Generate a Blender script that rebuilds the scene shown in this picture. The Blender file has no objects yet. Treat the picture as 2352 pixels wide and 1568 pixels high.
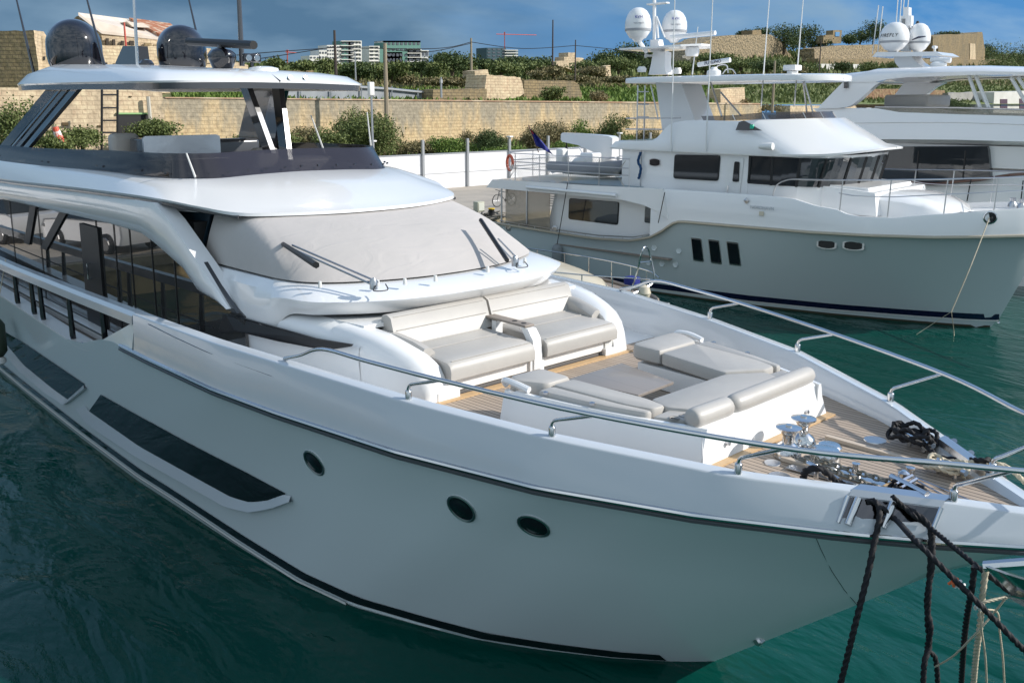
import bpy, math, random
import numpy as np
from mathutils import Vector, Matrix, noise
random.seed(7); rng = np.random.default_rng(7)
sc = bpy.context.scene; C = sc.collection
R = math.radians
# ---------------------------------------------------------------- camera
CAMH = 6.0; CAMY = -7.726; PITCH = R(10.870); YAW = R(42.633); FPX = 2083.0; CYP = 640.0
Fw = Vector((-math.cos(YAW), math.sin(YAW), 0))
cd = bpy.data.cameras.new('camera'); cam = bpy.data.objects.new('camera', cd); C.objects.link(cam)
cam.location = (0, CAMY, CAMH)
cam.rotation_euler = (math.pi/2 - PITCH, 0, math.atan2(-Fw.x, Fw.y))
cd.sensor_width = 36; cd.lens = FPX/2352*36; cd.shift_y = -(784-CYP)/2352
cd.clip_start = 0.1; cd.clip_end = 6000
sc.camera = cam
# ---------------------------------------------------------------- light
AZ = R(41.7); EL = R(30.5)
SUN = Vector((math.cos(EL)*math.cos(AZ), math.cos(EL)*math.sin(AZ), math.sin(EL)))
sl = bpy.data.lights.new('sun', 'SUN'); so = bpy.data.objects.new('sun', sl); C.objects.link(so)
sl.energy = 2.5; sl.angle = R(0.6); sl.color = (1.0, 0.95, 0.88)
so.rotation_euler = SUN.to_track_quat('Z', 'Y').to_euler(); so.location = (0, 0, 60)
sc.view_settings.view_transform = 'Standard'; sc.view_settings.look = 'None'
sc.view_settings.exposure = 1.0; sc.view_settings.gamma = 1.0
w = bpy.data.worlds.new('World'); sc.world = w; w.use_nodes = True
nt = w.node_tree; nt.nodes.clear()
def N(nt, t, **k):
    n = nt.nodes.new(t)
    for a, b in k.items(): setattr(n, a, b)
    return n
sky = N(nt, 'ShaderNodeTexSky', sky_type='NISHITA', sun_disc=False, sun_elevation=EL, sun_rotation=math.atan2(SUN.x, SUN.y))
sky.air_density = 1.0; sky.dust_density = 0.6; sky.ozone_density = 1.6
mul = N(nt, 'ShaderNodeMixRGB', blend_type='MULTIPLY'); mul.inputs[0].default_value = 1
mul.inputs[2].default_value = (0.135, 0.130, 0.122, 1)
nt.links.new(sky.outputs[0], mul.inputs[1])
tc = N(nt, 'ShaderNodeTexCoord'); mp = N(nt, 'ShaderNodeMapping'); mp.inputs['Scale'].default_value = (1, 1, 3.2)
nt.links.new(tc.outputs['Generated'], mp.inputs[0])
n1 = N(nt, 'ShaderNodeTexNoise'); n1.inputs['Scale'].default_value = 3.1; n1.inputs['Detail'].default_value = 8; n1.inputs['Roughness'].default_value = .55
n1.inputs['Distortion'].default_value = .5
nt.links.new(mp.outputs[0], n1.inputs[0])
# direction to the right of the view: clear blue there, storm cloud to the left
dot = N(nt, 'ShaderNodeVectorMath', operation='DOT_PRODUCT'); dot.inputs[1].default_value = (.677, .736, 0)
nt.links.new(tc.outputs['Generated'], dot.inputs[0])
ma = N(nt, 'ShaderNodeMath', operation='MULTIPLY_ADD'); ma.inputs[1].default_value = -1.15; ma.inputs[2].default_value = 0.33
nt.links.new(dot.outputs['Value'], ma.inputs[0])
mb = N(nt, 'ShaderNodeMath', operation='ADD'); nt.links.new(ma.outputs[0], mb.inputs[0]); nt.links.new(n1.outputs[0], mb.inputs[1])
rmp = N(nt, 'ShaderNodeValToRGB'); rmp.color_ramp.elements[0].position = .42; rmp.color_ramp.elements[1].position = 1.0
nt.links.new(mb.outputs[0], rmp.inputs[0])
n2 = N(nt, 'ShaderNodeTexNoise'); n2.inputs['Scale'].default_value = 5.0; n2.inputs['Detail'].default_value = 6
nt.links.new(mp.outputs[0], n2.inputs[0])
cr = N(nt, 'ShaderNodeValToRGB')
cr.color_ramp.elements[0].position = .40; cr.color_ramp.elements[0].color = (.048, .098, .160, 1)
cr.color_ramp.elements[1].position = .62; cr.color_ramp.elements[1].color = (.105, .168, .235, 1)
nt.links.new(n2.outputs[0], cr.inputs[0])
# clear blue tint near the horizon on the right
mb2 = N(nt, 'ShaderNodeMixRGB'); mb2.inputs[0].default_value = .97
nt.links.new(mul.outputs[0], mb2.inputs[1])
cr2 = N(nt, 'ShaderNodeValToRGB')
cr2.color_ramp.elements[0].position = .47; cr2.color_ramp.elements[0].color = (.028, .125, .290, 1)
cr2.color_ramp.elements[1].position = .66; cr2.color_ramp.elements[1].color = (.150, .240, .340, 1)
nt.links.new(n1.outputs[0], cr2.inputs[0]); nt.links.new(cr2.outputs[0], mb2.inputs[2])
mx = N(nt, 'ShaderNodeMixRGB'); nt.links.new(rmp.outputs[0], mx.inputs[0]); nt.links.new(mb2.outputs[0], mx.inputs[1]); nt.links.new(cr.outputs[0], mx.inputs[2])
# above about 14 degrees the open sky (it lights the scene) takes over from the low cloud bank
sep = N(nt, 'ShaderNodeSeparateXYZ'); nt.links.new(tc.outputs['Generated'], sep.inputs[0])
mr = N(nt, 'ShaderNodeMapRange'); mr.inputs[1].default_value = .16; mr.inputs[2].default_value = .5
nt.links.new(sep.outputs[2], mr.inputs[0])
mx2 = N(nt, 'ShaderNodeMixRGB'); nt.links.new(mr.outputs[0], mx2.inputs[0]); nt.links.new(mx.outputs[0], mx2.inputs[1]); nt.links.new(mul.outputs[0], mx2.inputs[2])
# bright cloud added behind the viewer, out of view, to lift the shaded hull
dF = N(nt, 'ShaderNodeVectorMath', operation='DOT_PRODUCT'); dF.inputs[1].default_value = (-.736, .677, 0); nt.links.new(tc.outputs['Generated'], dF.inputs[0])
mF = N(nt, 'ShaderNodeMapRange'); mF.inputs[1].default_value = .25; mF.inputs[2].default_value = -.35; nt.links.new(dF.outputs['Value'], mF.inputs[0])
cB = N(nt, 'ShaderNodeValToRGB'); cB.color_ramp.elements[0].position = .38; cB.color_ramp.elements[0].color = (.15, .22, .29, 1)
cB.color_ramp.elements[1].position = .62; cB.color_ramp.elements[1].color = (.42, .48, .53, 1); nt.links.new(n1.outputs[0], cB.inputs[0])
mx3 = N(nt, 'ShaderNodeMixRGB'); nt.links.new(mF.outputs[0], mx3.inputs[0]); nt.links.new(mx2.outputs[0], mx3.inputs[1]); nt.links.new(cB.outputs[0], mx3.inputs[2])
bg = N(nt, 'ShaderNodeBackground'); bg.inputs[1].default_value = 1.0
nt.links.new(mx3.outputs[0], bg.inputs[0])
wo = N(nt, 'ShaderNodeOutputWorld'); nt.links.new(bg.outputs[0], wo.inputs[0])

# ---------------------------------------------------------------- measuring helpers (photo column/row -> point on a real plane)
_cp, _sp = math.cos(PITCH), math.sin(PITCH)
Rt = Vector((math.sin(YAW), math.cos(YAW), 0))
CAM = Vector((0, CAMY, CAMH))
def ray(u, v):
    x = (u-1176)/FPX; y = -(v-CYP)/FPX
    return Fw*(_cp+y*_sp) + Rt*x + Vector((0, 0, -_sp+y*_cp))
def az(u, v, z): r = ray(u, v); return CAM + r*((z-CAMH)/r.z)
def ay(u, v, y): r = ray(u, v); return CAM + r*((y-CAMY)/r.y)
def ax(u, v, x): r = ray(u, v); return CAM + r*(x/r.x)
def ad(u, v, d): r = ray(u, v); return CAM + r*(d/(r.x*Fw.x+r.y*Fw.y))
def lerp(a, b, t): return a+(b-a)*t
def tab(x, xs, ys): return float(np.interp(x, xs, ys))
def cr_(pts, n=6, closed=False):
    P = [Vector(p) for p in pts]; out = []
    m = len(P)
    rngi = range(m if closed else m-1)
    for i in rngi:
        if closed: p0, p1, p2, p3 = P[i-1], P[i], P[(i+1) % m], P[(i+2) % m]
        else: p0, p1, p2, p3 = P[max(i-1, 0)], P[i], P[i+1], P[min(i+2, m-1)]
        for k in range(n):
            t = k/n; t2 = t*t; t3 = t2*t
            out.append(0.5*((2*p1)+(p2-p0)*t+(2*p0-5*p1+4*p2-p3)*t2+(3*p1-p0-3*p2+p3)*t3))
    if not closed: out.append(P[-1].copy())
    return out

# ---------------------------------------------------------------- mesh builder
WM = {}
class MB:
    def __init__(s, frame=None): s.v = []; s.f = []; s.fr = frame
    def add(s, vs, fs):
        b = len(s.v); s.v += [tuple(p) for p in vs]; s.f += [tuple(i+b for i in f) for f in fs]; return s
    def box(s, a, b, bev=0):
        x0, y0, z0 = a; x1, y1, z1 = b
        x0, x1 = min(x0, x1), max(x0, x1); y0, y1 = min(y0, y1), max(y0, y1); z0, z1 = min(z0, z1), max(z0, z1)
        if bev <= 0:
            return s.add([(x0,y0,z0),(x1,y0,z0),(x1,y1,z0),(x0,y1,z0),(x0,y0,z1),(x1,y0,z1),(x1,y1,z1),(x0,y1,z1)],
                [(0,3,2,1),(4,5,6,7),(0,1,5,4),(1,2,6,5),(2,3,7,6),(3,0,4,7)])
        b = min(bev, (x1-x0)/2.1, (y1-y0)/2.1, (z1-z0)/2.1)
        rings = []
        def ring(z, i):
            r = []
            for cx, cy, a0 in ((x1-b, y1-b, 0), (x0+b, y1-b, 90), (x0+b, y0+b, 180), (x1-b, y0+b, 270)):
                for k in range(4):
                    a_ = R(a0+30*k); r.append((cx+(b-i)*math.cos(a_), cy+(b-i)*math.sin(a_), z))
            return r
        for a_ in (0, 30, 60, 90): rings.append(ring(z0+b-b*math.sin(R(90-a_)), b-b*math.cos(R(90-a_))))
        for a_ in (0, 30, 60, 90): rings.append(ring(z1-b+b*math.sin(R(a_)), b-b*math.cos(R(a_))))
        return s.rings(rings, True, True)
    def rings(s, rs, cap0=False, cap1=False, closed=True):
        b = len(s.v); n = len(rs[0])
        for r in rs: s.v += [tuple(p) for p in r]
        m = n if closed else n-1
        for i in range(len(rs)-1):
            for j in range(m):
                k = (j+1) % n
                s.f.append((b+i*n+j, b+i*n+k, b+(i+1)*n+k, b+(i+1)*n+j))
        if cap0: s.f.append(tuple(b+j for j in reversed(range(n))))
        if cap1: s.f.append(tuple(b+(len(rs)-1)*n+j for j in range(n)))
        return s
    def tube(s, path, r, n=8, cap=True, lobes=0, twist=0, depth=.22):
        P = [Vector(p) for p in path]; rs = []
        rr = r if hasattr(r, '__len__') else [r]*len(P)
        up = None; ang = 0
        for i, p in enumerate(P):
            t = (P[min(i+1, len(P)-1)]-P[max(i-1, 0)])
            if t.length < 1e-9: t = Vector((0, 0, 1))
            t.normalize()
            if up is None:
                up = Vector((0, 0, 1)) if abs(t.z) < .9 else Vector((1, 0, 0))
            a = up - t*up.dot(t)
            if a.length < 1e-6: a = t.orthogonal()
            a.normalize(); up = a; b_ = t.cross(a)
            if i: ang += twist*(P[i]-P[i-1]).length
            ring = []
            for k in range(n):
                th = 2*math.pi*k/n
                q = rr[i]*(1-depth+depth*abs(math.cos(lobes*th/2))) if lobes else rr[i]
                ring.append(p+a*math.cos(th+ang)*q+b_*math.sin(th+ang)*q)
            rs.append(ring)
        return s.rings(rs, cap, cap)
    def rev(s, c, prof, n=20, axis=None, cap=True):
        c = Vector(c); M = Matrix.Identity(3)
        if axis is not None: M = Vector(axis).normalized().to_track_quat('Z', 'Y').to_matrix()
        rs = [[c+M@Vector((r*math.cos(2*math.pi*k/n), r*math.sin(2*math.pi*k/n), z)) for k in range(n)] for r, z in prof]
        return s.rings(rs, cap, cap)
    def prism(s, out, off):
        off = Vector(off); o = [Vector(p) for p in out]; n = len(o)
        return s.rings([o, [p+off for p in o]], True, True)
    def grid(s, G):
        b = len(s.v); n = len(G[0])
        for r in G: s.v += [tuple(p) for p in r]
        for i in range(len(G)-1):
            for j in range(n-1): s.f.append((b+i*n+j, b+i*n+j+1, b+(i+1)*n+j+1, b+(i+1)*n+j))
        return s
    def slab(s, G, off):
        off = Vector(off) if not callable(off) else off
        T = [[Vector(p) for p in r] for r in G]; B = [[p+(off(p) if callable(off) else off) for p in r] for r in T]
        s.grid(T); s.grid([list(reversed(r)) for r in B])
        edge = T[0] + [r[-1] for r in T[1:]] + list(reversed(T[-1][:-1])) + [r[0] for r in reversed(T[1:-1])]
        eb = B[0] + [r[-1] for r in B[1:]] + list(reversed(B[-1][:-1])) + [r[0] for r in reversed(B[1:-1])]
        return s.rings([eb, edge])
    def loft(s, rails, mirror=False):
        s.grid(rails)
        if mirror: s.grid([[(p[0], -p[1], p[2]) for p in reversed(r)] for r in rails])
        return s
    def build(s, name, mat, parent=None, label=None, cat=None, group=None, kind=None, smooth=35, merge=True):
        fr = s.fr or Matrix.Identity(4)
        M = fr
        if parent is not None: M = WM[parent].inverted() @ fr
        base = Vector((0, 0, 0))
        vs = [M @ Vector(p) for p in s.v]
        if parent is None and vs:
            a = np.array([tuple(v) for v in vs]); base = Vector(((a[:,0].min()+a[:,0].max())/2, (a[:,1].min()+a[:,1].max())/2, a[:,2].min()))
            vs = [v-base for v in vs]
        me = bpy.data.meshes.new(name)
        me.from_pydata([tuple(v) for v in vs], [], s.f); me.validate()
        if merge:
            import bmesh
            bm = bmesh.new(); bm.from_mesh(me); bmesh.ops.remove_doubles(bm, verts=bm.verts, dist=1e-4)
            bmesh.ops.recalc_face_normals(bm, faces=bm.faces); bm.to_mesh(me); bm.free()
        if smooth:
            me.shade_smooth(); me.set_sharp_from_angle(angle=R(smooth))
        for m in (mat if isinstance(mat, (list, tuple)) else [mat]): me.materials.append(m)
        o = bpy.data.objects.new(name, me); C.objects.link(o)
        if parent is not None: o.parent = parent; WM[o] = WM[parent]
        else: o.location = base; WM[o] = Matrix.Translation(base)
        tag(o, label, cat, group, kind)
        return o
def tag(o, label=None, cat=None, group=None, kind=None):
    for k, v in (('label', label), ('category', cat), ('group', group), ('kind', kind)):
        if v: o[k] = v
    return o
def thing(name, loc, label, cat, rz=0, group=None, kind=None):
    o = bpy.data.objects.new(name, None); C.objects.link(o); o.empty_display_size = .3
    o.location = loc; o.rotation_euler = (0, 0, rz)
    WM[o] = Matrix.Translation(Vector(loc)) @ Matrix.Rotation(rz, 4, 'Z')
    return tag(o, label, cat, group, kind)
def copy_tree(o, loc, rz=0, label=None, scale=None):
    r = o.copy(); C.objects.link(r); r.location = loc; r.rotation_euler = (0, 0, rz)
    if scale: r.scale = scale
    if label: r['label'] = label
    for ch in [c for c in list(C.objects) if c.parent == o]:
        c = ch.copy(); C.objects.link(c); c.parent = r
        for g in [q for q in list(C.objects) if q.parent == ch]:
            d = g.copy(); C.objects.link(d); d.parent = c
    return r

# ---------------------------------------------------------------- materials
def mat(name, col=(.5,.5,.5), rough=.5, metal=0, coat=0, spec=.5, bump=None, var=None, trans=0, alpha=1, emit=None):
    """bump=(scale,strength,distance), var=(scale, colour2, low, high)"""
    m = bpy.data.materials.new(name); m.use_nodes = True; nt = m.node_tree; b = nt.nodes['Principled BSDF']
    b.inputs['Base Color'].default_value = (*col, 1); b.inputs['Roughness'].default_value = rough; b.inputs['Metallic'].default_value = metal
    b.inputs['Coat Weight'].default_value = coat; b.inputs['Coat Roughness'].default_value = .04; b.inputs['Specular IOR Level'].default_value = spec
    b.inputs['Transmission Weight'].default_value = trans; b.inputs['Alpha'].default_value = alpha
    geo = N(nt, 'ShaderNodeNewGeometry')
    if var:
        t = N(nt, 'ShaderNodeTexNoise'); t.inputs['Scale'].default_value = var[0]; t.inputs['Detail'].default_value = 6; t.inputs['Roughness'].default_value = .6
        nt.links.new(geo.outputs['Position'], t.inputs[0])
        r = N(nt, 'ShaderNodeValToRGB'); r.color_ramp.elements[0].position = var[2]; r.color_ramp.elements[1].position = var[3]
        r.color_ramp.elements[0].color = (*col, 1); r.color_ramp.elements[1].color = (*var[1], 1)
        nt.links.new(t.outputs[0], r.inputs[0]); nt.links.new(r.outputs[0], b.inputs['Base Color'])
    if bump:
        t = N(nt, 'ShaderNodeTexNoise'); t.inputs['Scale'].default_value = bump[0]; t.inputs['Detail'].default_value = 5
        nt.links.new(geo.outputs['Position'], t.inputs[0])
        bp = N(nt, 'ShaderNodeBump'); bp.inputs['Strength'].default_value = bump[1]; bp.inputs['Distance'].default_value = bump[2]
        nt.links.new(t.outputs[0], bp.inputs['Height']); nt.links.new(bp.outputs[0], b.inputs['Normal'])
    return m
GEL = mat('white_gelcoat', (.80,.80,.80), .22, coat=.6, bump=(.6, .05, .02))
GELM = mat('satin_white', (.74,.74,.73), .45)
HGREY = mat('silver_grey_paint', (.62,.69,.71), .2, coat=.35, bump=(.35, .06, .03))
SIDE = mat('pale_silver_gelcoat', (.52,.56,.60), .18, coat=.5, bump=(.5, .06, .03))
GLASS = mat('dark_glass', (.012,.014,.017), .03, spec=.9, coat=.3)
GLASSM = mat('mirror_tinted_glass', (.15,.145,.14), .015, metal=.75, spec=1.0, bump=(.25,.03,.02))
TINT = mat('smoked_acrylic', (.03,.026,.032), .05, spec=.8, alpha=.80)
CHROME = mat('polished_steel', (.62,.62,.62), .14, metal=1)
STEEL = mat('brushed_steel', (.55,.55,.56), .28, metal=1)
BLK = mat('gloss_black', (.008,.008,.012), .08, coat=1)
BLKM = mat('matt_black', (.012,.012,.013), .5)
DGREY = mat('dark_grey_trim', (.06,.063,.07), .25, coat=.4)
NAVY = mat('navy_paint', (.006,.008,.035), .2, coat=.4)
CUSH = mat('taupe_vinyl', (.45,.43,.40), .45, bump=(7,.25,.012), var=(1.5,(.41,.39,.365),.35,.7))
RUBW = mat('white_rubber', (.7,.7,.68), .5)
ROPEB = mat('black_rope', (.008,.008,.011), .75, bump=(120,.5,.004))
ROPEC = mat('cream_rope', (.55,.48,.36), .85, bump=(120,.5,.004))
WALLW = mat('white_panel', (.72,.72,.74), .6, var=(.3,(.66,.67,.70),.4,.7))
GALV = mat('galvanised_steel', (.42,.43,.44), .4, metal=.7)
CREAM = mat('cream_gelcoat', (.62,.56,.44), .3, coat=.3, var=(2,(.55,.49,.38),.4,.7))
RED = mat('red_fabric', (.55,.04,.03), .7)
BLUEF = mat('blue_fabric', (.012,.02,.20), .7, bump=(9,.5,.03))
WOODR = mat('varnished_wood', (.10,.03,.015), .3, coat=.5)
def cover_mat():
    m = mat('taupe_canvas', (.475,.445,.425), .85, var=(1.2,(.445,.42,.40),.35,.7)); nt = m.node_tree; b = nt.nodes['Principled BSDF']
    geo = N(nt, 'ShaderNodeNewGeometry'); sx = N(nt, 'ShaderNodeSeparateXYZ'); nt.links.new(geo.outputs['Position'], sx.inputs[0])
    mp = N(nt, 'ShaderNodeMapping'); mp.inputs['Scale'].default_value = (2.2, .9, 1.2); mp.inputs['Rotation'].default_value = (0, .3, .6)
    nt.links.new(geo.outputs['Position'], mp.inputs[0])
    t = N(nt, 'ShaderNodeTexNoise'); t.inputs['Scale'].default_value = 1.6; t.inputs['Detail'].default_value = 4; t.inputs['Distortion'].default_value = 1.3
    nt.links.new(mp.outputs[0], t.inputs[0])
    wv = N(nt, 'ShaderNodeTexNoise'); wv.inputs['Scale'].default_value = 220; nt.links.new(geo.outputs['Position'], wv.inputs[0])
    bp = N(nt, 'ShaderNodeBump'); bp.inputs['Strength'].default_value = .35; bp.inputs['Distance'].default_value = .045
    nt.links.new(t.outputs[0], bp.inputs['Height'])
    bp2 = N(nt, 'ShaderNodeBump'); bp2.inputs['Strength'].default_value = .15; bp2.inputs['Distance'].default_value = .003
    nt.links.new(wv.outputs[0], bp2.inputs['Height']); nt.links.new(bp.outputs[0], bp2.inputs['Normal']); nt.links.new(bp2.outputs[0], b.inputs['Normal'])
    return m
COVER = cover_mat()
def plank_mat(name, c1, c2, seam, width, rot=0, seamw=.06, rough=.6, coat=0):
    m = mat(name, c1, rough, coat=coat); nt = m.node_tree; b = nt.nodes['Principled BSDF']
    geo = N(nt, 'ShaderNodeNewGeometry'); mp = N(nt, 'ShaderNodeMapping'); mp.inputs['Rotation'].default_value = (0, 0, rot)
    nt.links.new(geo.outputs['Position'], mp.inputs[0]); s = N(nt, 'ShaderNodeSeparateXYZ'); nt.links.new(mp.outputs[0], s.inputs[0])
    d = N(nt, 'ShaderNodeMath', operation='DIVIDE'); d.inputs[1].default_value = width; nt.links.new(s.outputs[1], d.inputs[0])
    fr = N(nt, 'ShaderNodeMath', operation='FRACT'); nt.links.new(d.outputs[0], fr.inputs[0])
    fl = N(nt, 'ShaderNodeMath', operation='FLOOR'); nt.links.new(d.outputs[0], fl.inputs[0])
    wn = N(nt, 'ShaderNodeTexWhiteNoise', noise_dimensions='1D'); nt.links.new(fl.outputs[0], wn.inputs['W'])
    mp2 = N(nt, 'ShaderNodeMapping'); mp2.inputs['Scale'].default_value = (3, 60, 1); nt.links.new(mp.outputs[0], mp2.inputs[0])
    t = N(nt, 'ShaderNodeTexNoise'); t.inputs['Scale'].default_value = 1; t.inputs['Detail'].default_value = 5; nt.links.new(mp2.outputs[0], t.inputs[0])
    av = N(nt, 'ShaderNodeMath', operation='ADD'); nt.links.new(wn.outputs[0], av.inputs[0]); nt.links.new(t.outputs[0], av.inputs[1])
    hv = N(nt, 'ShaderNodeMath', operation='MULTIPLY'); hv.inputs[1].default_value = .5; nt.links.new(av.outputs[0], hv.inputs[0])
    mx = N(nt, 'ShaderNodeMixRGB'); mx.inputs[1].default_value = (*c1, 1); mx.inputs[2].default_value = (*c2, 1); nt.links.new(hv.outputs[0], mx.inputs[0])
    lt = N(nt, 'ShaderNodeMath', operation='LESS_THAN'); lt.inputs[1].default_value = seamw; nt.links.new(fr.outputs[0], lt.inputs[0])
    m2 = N(nt, 'ShaderNodeMixRGB'); m2.inputs[2].default_value = (*seam, 1); nt.links.new(lt.outputs[0], m2.inputs[0]); nt.links.new(mx.outputs[0], m2.inputs[1])
    nt.links.new(m2.outputs[0], b.inputs['Base Color'])
    return m
TEAK = plank_mat('teak_deck', (.44,.35,.27), (.33,.26,.20), (.02,.017,.015), .07, 0, .15)
TEAKA = plank_mat('teak_deck_angled', (.44,.35,.27), (.33,.26,.20), (.03,.025,.022), .075, R(22), .10)
TEAKB = mat('pale_teak_margin', (.56,.38,.20), .5, var=(20,(.48,.32,.17),.3,.7))
TEAKG = mat('weathered_teak', (.30,.25,.21), .55, bump=(40,.2,.004), var=(9,(.22,.19,.165),.3,.7))
TABLE = plank_mat('grey_oak', (.27,.235,.205), (.19,.165,.145), (.17,.15,.13), .35, 0, .02, .35, .3)
def brick_mat(name, c1, c2, mortar, bw=.62, bh=.27, axis='x', dirt=(.12,.11,.09), dirtlo=.45, dirthi=.75, rowoff=.5, dsc=.35, topd=0):
    m = mat(name, c1, .9); nt = m.node_tree; b = nt.nodes['Principled BSDF']
    geo = N(nt, 'ShaderNodeNewGeometry'); s = N(nt, 'ShaderNodeSeparateXYZ'); nt.links.new(geo.outputs['Position'], s.inputs[0])
    # horizontal coordinate runs along the wall whichever way it faces
    ad_ = N(nt, 'ShaderNodeMath', operation='ADD'); nt.links.new(s.outputs[0], ad_.inputs[0]); nt.links.new(s.outputs[1], ad_.inputs[1])
    cb = N(nt, 'ShaderNodeCombineXYZ'); nt.links.new(ad_.outputs[0], cb.inputs[0]); nt.links.new(s.outputs[2], cb.inputs[1])
    br = N(nt, 'ShaderNodeTexBrick'); br.inputs['Scale'].default_value = 1; br.inputs['Brick Width'].default_value = bw; br.inputs['Row Height'].default_value = bh
    br.inputs['Mortar Size'].default_value = .03; br.inputs['Color1'].default_value = (*c1, 1); br.inputs['Color2'].default_value = (*c2, 1); br.inputs['Mortar'].default_value = (*mortar, 1)
    nt.links.new(cb.outputs[0], br.inputs[0])
    mp = N(nt, 'ShaderNodeMapping'); mp.inputs['Scale'].default_value = (1, 1, .22); nt.links.new(geo.outputs['Position'], mp.inputs[0])
    t = N(nt, 'ShaderNodeTexNoise'); t.inputs['Scale'].default_value = dsc*1.6; t.inputs['Detail'].default_value = 9; t.inputs['Roughness'].default_value = .72
    nt.links.new(mp.outputs[0], t.inputs[0])
    hz = N(nt, 'ShaderNodeMapRange'); hz.inputs[1].default_value = 3.2; hz.inputs[2].default_value = 6.4; hz.inputs[3].default_value = -.10*topd; hz.inputs[4].default_value = .13*topd
    nt.links.new(s.outputs[2], hz.inputs[0]); ah = N(nt, 'ShaderNodeMath', operation='ADD'); nt.links.new(t.outputs[0], ah.inputs[0]); nt.links.new(hz.outputs[0], ah.inputs[1])
    r = N(nt, 'ShaderNodeValToRGB'); r.color_ramp.elements[0].position = dirtlo; r.color_ramp.elements[1].position = dirthi; nt.links.new(ah.outputs[0], r.inputs[0])
    rm = N(nt, 'ShaderNodeMath', operation='MULTIPLY'); rm.inputs[1].default_value = .88; nt.links.new(r.outputs[0], rm.inputs[0])
    mx = N(nt, 'ShaderNodeMixRGB'); mx.inputs[2].default_value = (*dirt, 1); nt.links.new(rm.outputs[0], mx.inputs[0]); nt.links.new(br.outputs[0], mx.inputs[1])
    t2 = N(nt, 'ShaderNodeTexNoise'); t2.inputs['Scale'].default_value = 3; t2.inputs['Detail'].default_value = 8; nt.links.new(geo.outputs['Position'], t2.inputs[0])
    m3 = N(nt, 'ShaderNodeMixRGB', blend_type='OVERLAY'); m3.inputs[0].default_value = .55; nt.links.new(mx.outputs[0], m3.inputs[1]); nt.links.new(t2.outputs[0], m3.inputs[2])
    nt.links.new(m3.outputs[0], b.inputs['Base Color'])
    bp = N(nt, 'ShaderNodeBump'); bp.inputs['Strength'].default_value = .6; bp.inputs['Distance'].default_value = .06
    nt.links.new(br.outputs['Fac'], bp.inputs['Height']); bp.invert = True
    bp2 = N(nt, 'ShaderNodeBump'); bp2.inputs['Strength'].default_value = .5; bp2.inputs['Distance'].default_value = .12
    nt.links.new(t2.outputs[0], bp2.inputs['Height']); nt.links.new(bp.outputs[0], bp2.inputs['Normal']); nt.links.new(bp2.outputs[0], b.inputs['Normal'])
    return m
STONE = brick_mat('limestone_blocks', (.60,.45,.26), (.56,.42,.235), (.47,.35,.20), dirt=(.31,.275,.21), dirtlo=.43, dirthi=.60, topd=1)
STONEL = brick_mat('pale_limestone_blocks', (.67,.53,.35), (.63,.49,.32), (.50,.38,.25), dirt=(.40,.32,.22), dirtlo=.42, dirthi=.68)
STONED = brick_mat('brown_and_shaded_limestone', (.34,.25,.13), (.28,.21,.11), (.16,.12,.07), dirt=(.15,.13,.09), dirtlo=.4, dirthi=.7)  # brown walls, and limestone fronts with their shade put into the colour
RUBBLE = mat('rubble_stone', (.40,.31,.19), .95, bump=(2.2,1.0,.5), var=(2.6,(.15,.13,.09),.42,.62))
PLASTER = mat('off_white_plaster', (.62,.61,.58), .8, var=(.4,(.52,.51,.47),.4,.7))
CONC = mat('worn_concrete', (.40,.35,.29), .85, bump=(6,.25,.02), var=(.5,(.29,.26,.22),.4,.65))
GROUND = mat('earth_and_scrub', (.16,.15,.06), .95, bump=(3,.8,.2), var=(.35,(.06,.085,.022),.4,.6))
SCRUB = mat('green_slope', (.13,.17,.045), .95, bump=(1.4,1.0,.4), var=(.22,(.17,.15,.07),.45,.68))
ROOFT = mat('pale_roofing', (.62,.55,.48), .8, var=(.8,(.52,.44,.36),.4,.7))
RUST = mat('rusty_roof_tiles', (.36,.13,.06), .9, var=(1.2,(.55,.42,.30),.5,.62))
def leafmat(name, c, c2):
    m = mat(name, c, .65, var=(1.1, c2, .38, .66)); b = m.node_tree.nodes['Principled BSDF']; b.inputs['Specular IOR Level'].default_value = .25
    return m
LEAF = [leafmat('olive_foliage', (.15,.18,.06), (.09,.12,.035)), leafmat('deep_foliage', (.085,.115,.04), (.05,.08,.025)),
        leafmat('dry_foliage', (.23,.19,.095), (.14,.13,.06)), leafmat('fresh_foliage', (.15,.22,.045), (.09,.15,.03))]
BARK = mat('bark', (.10,.075,.05), .9, bump=(20,.5,.02))
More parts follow.
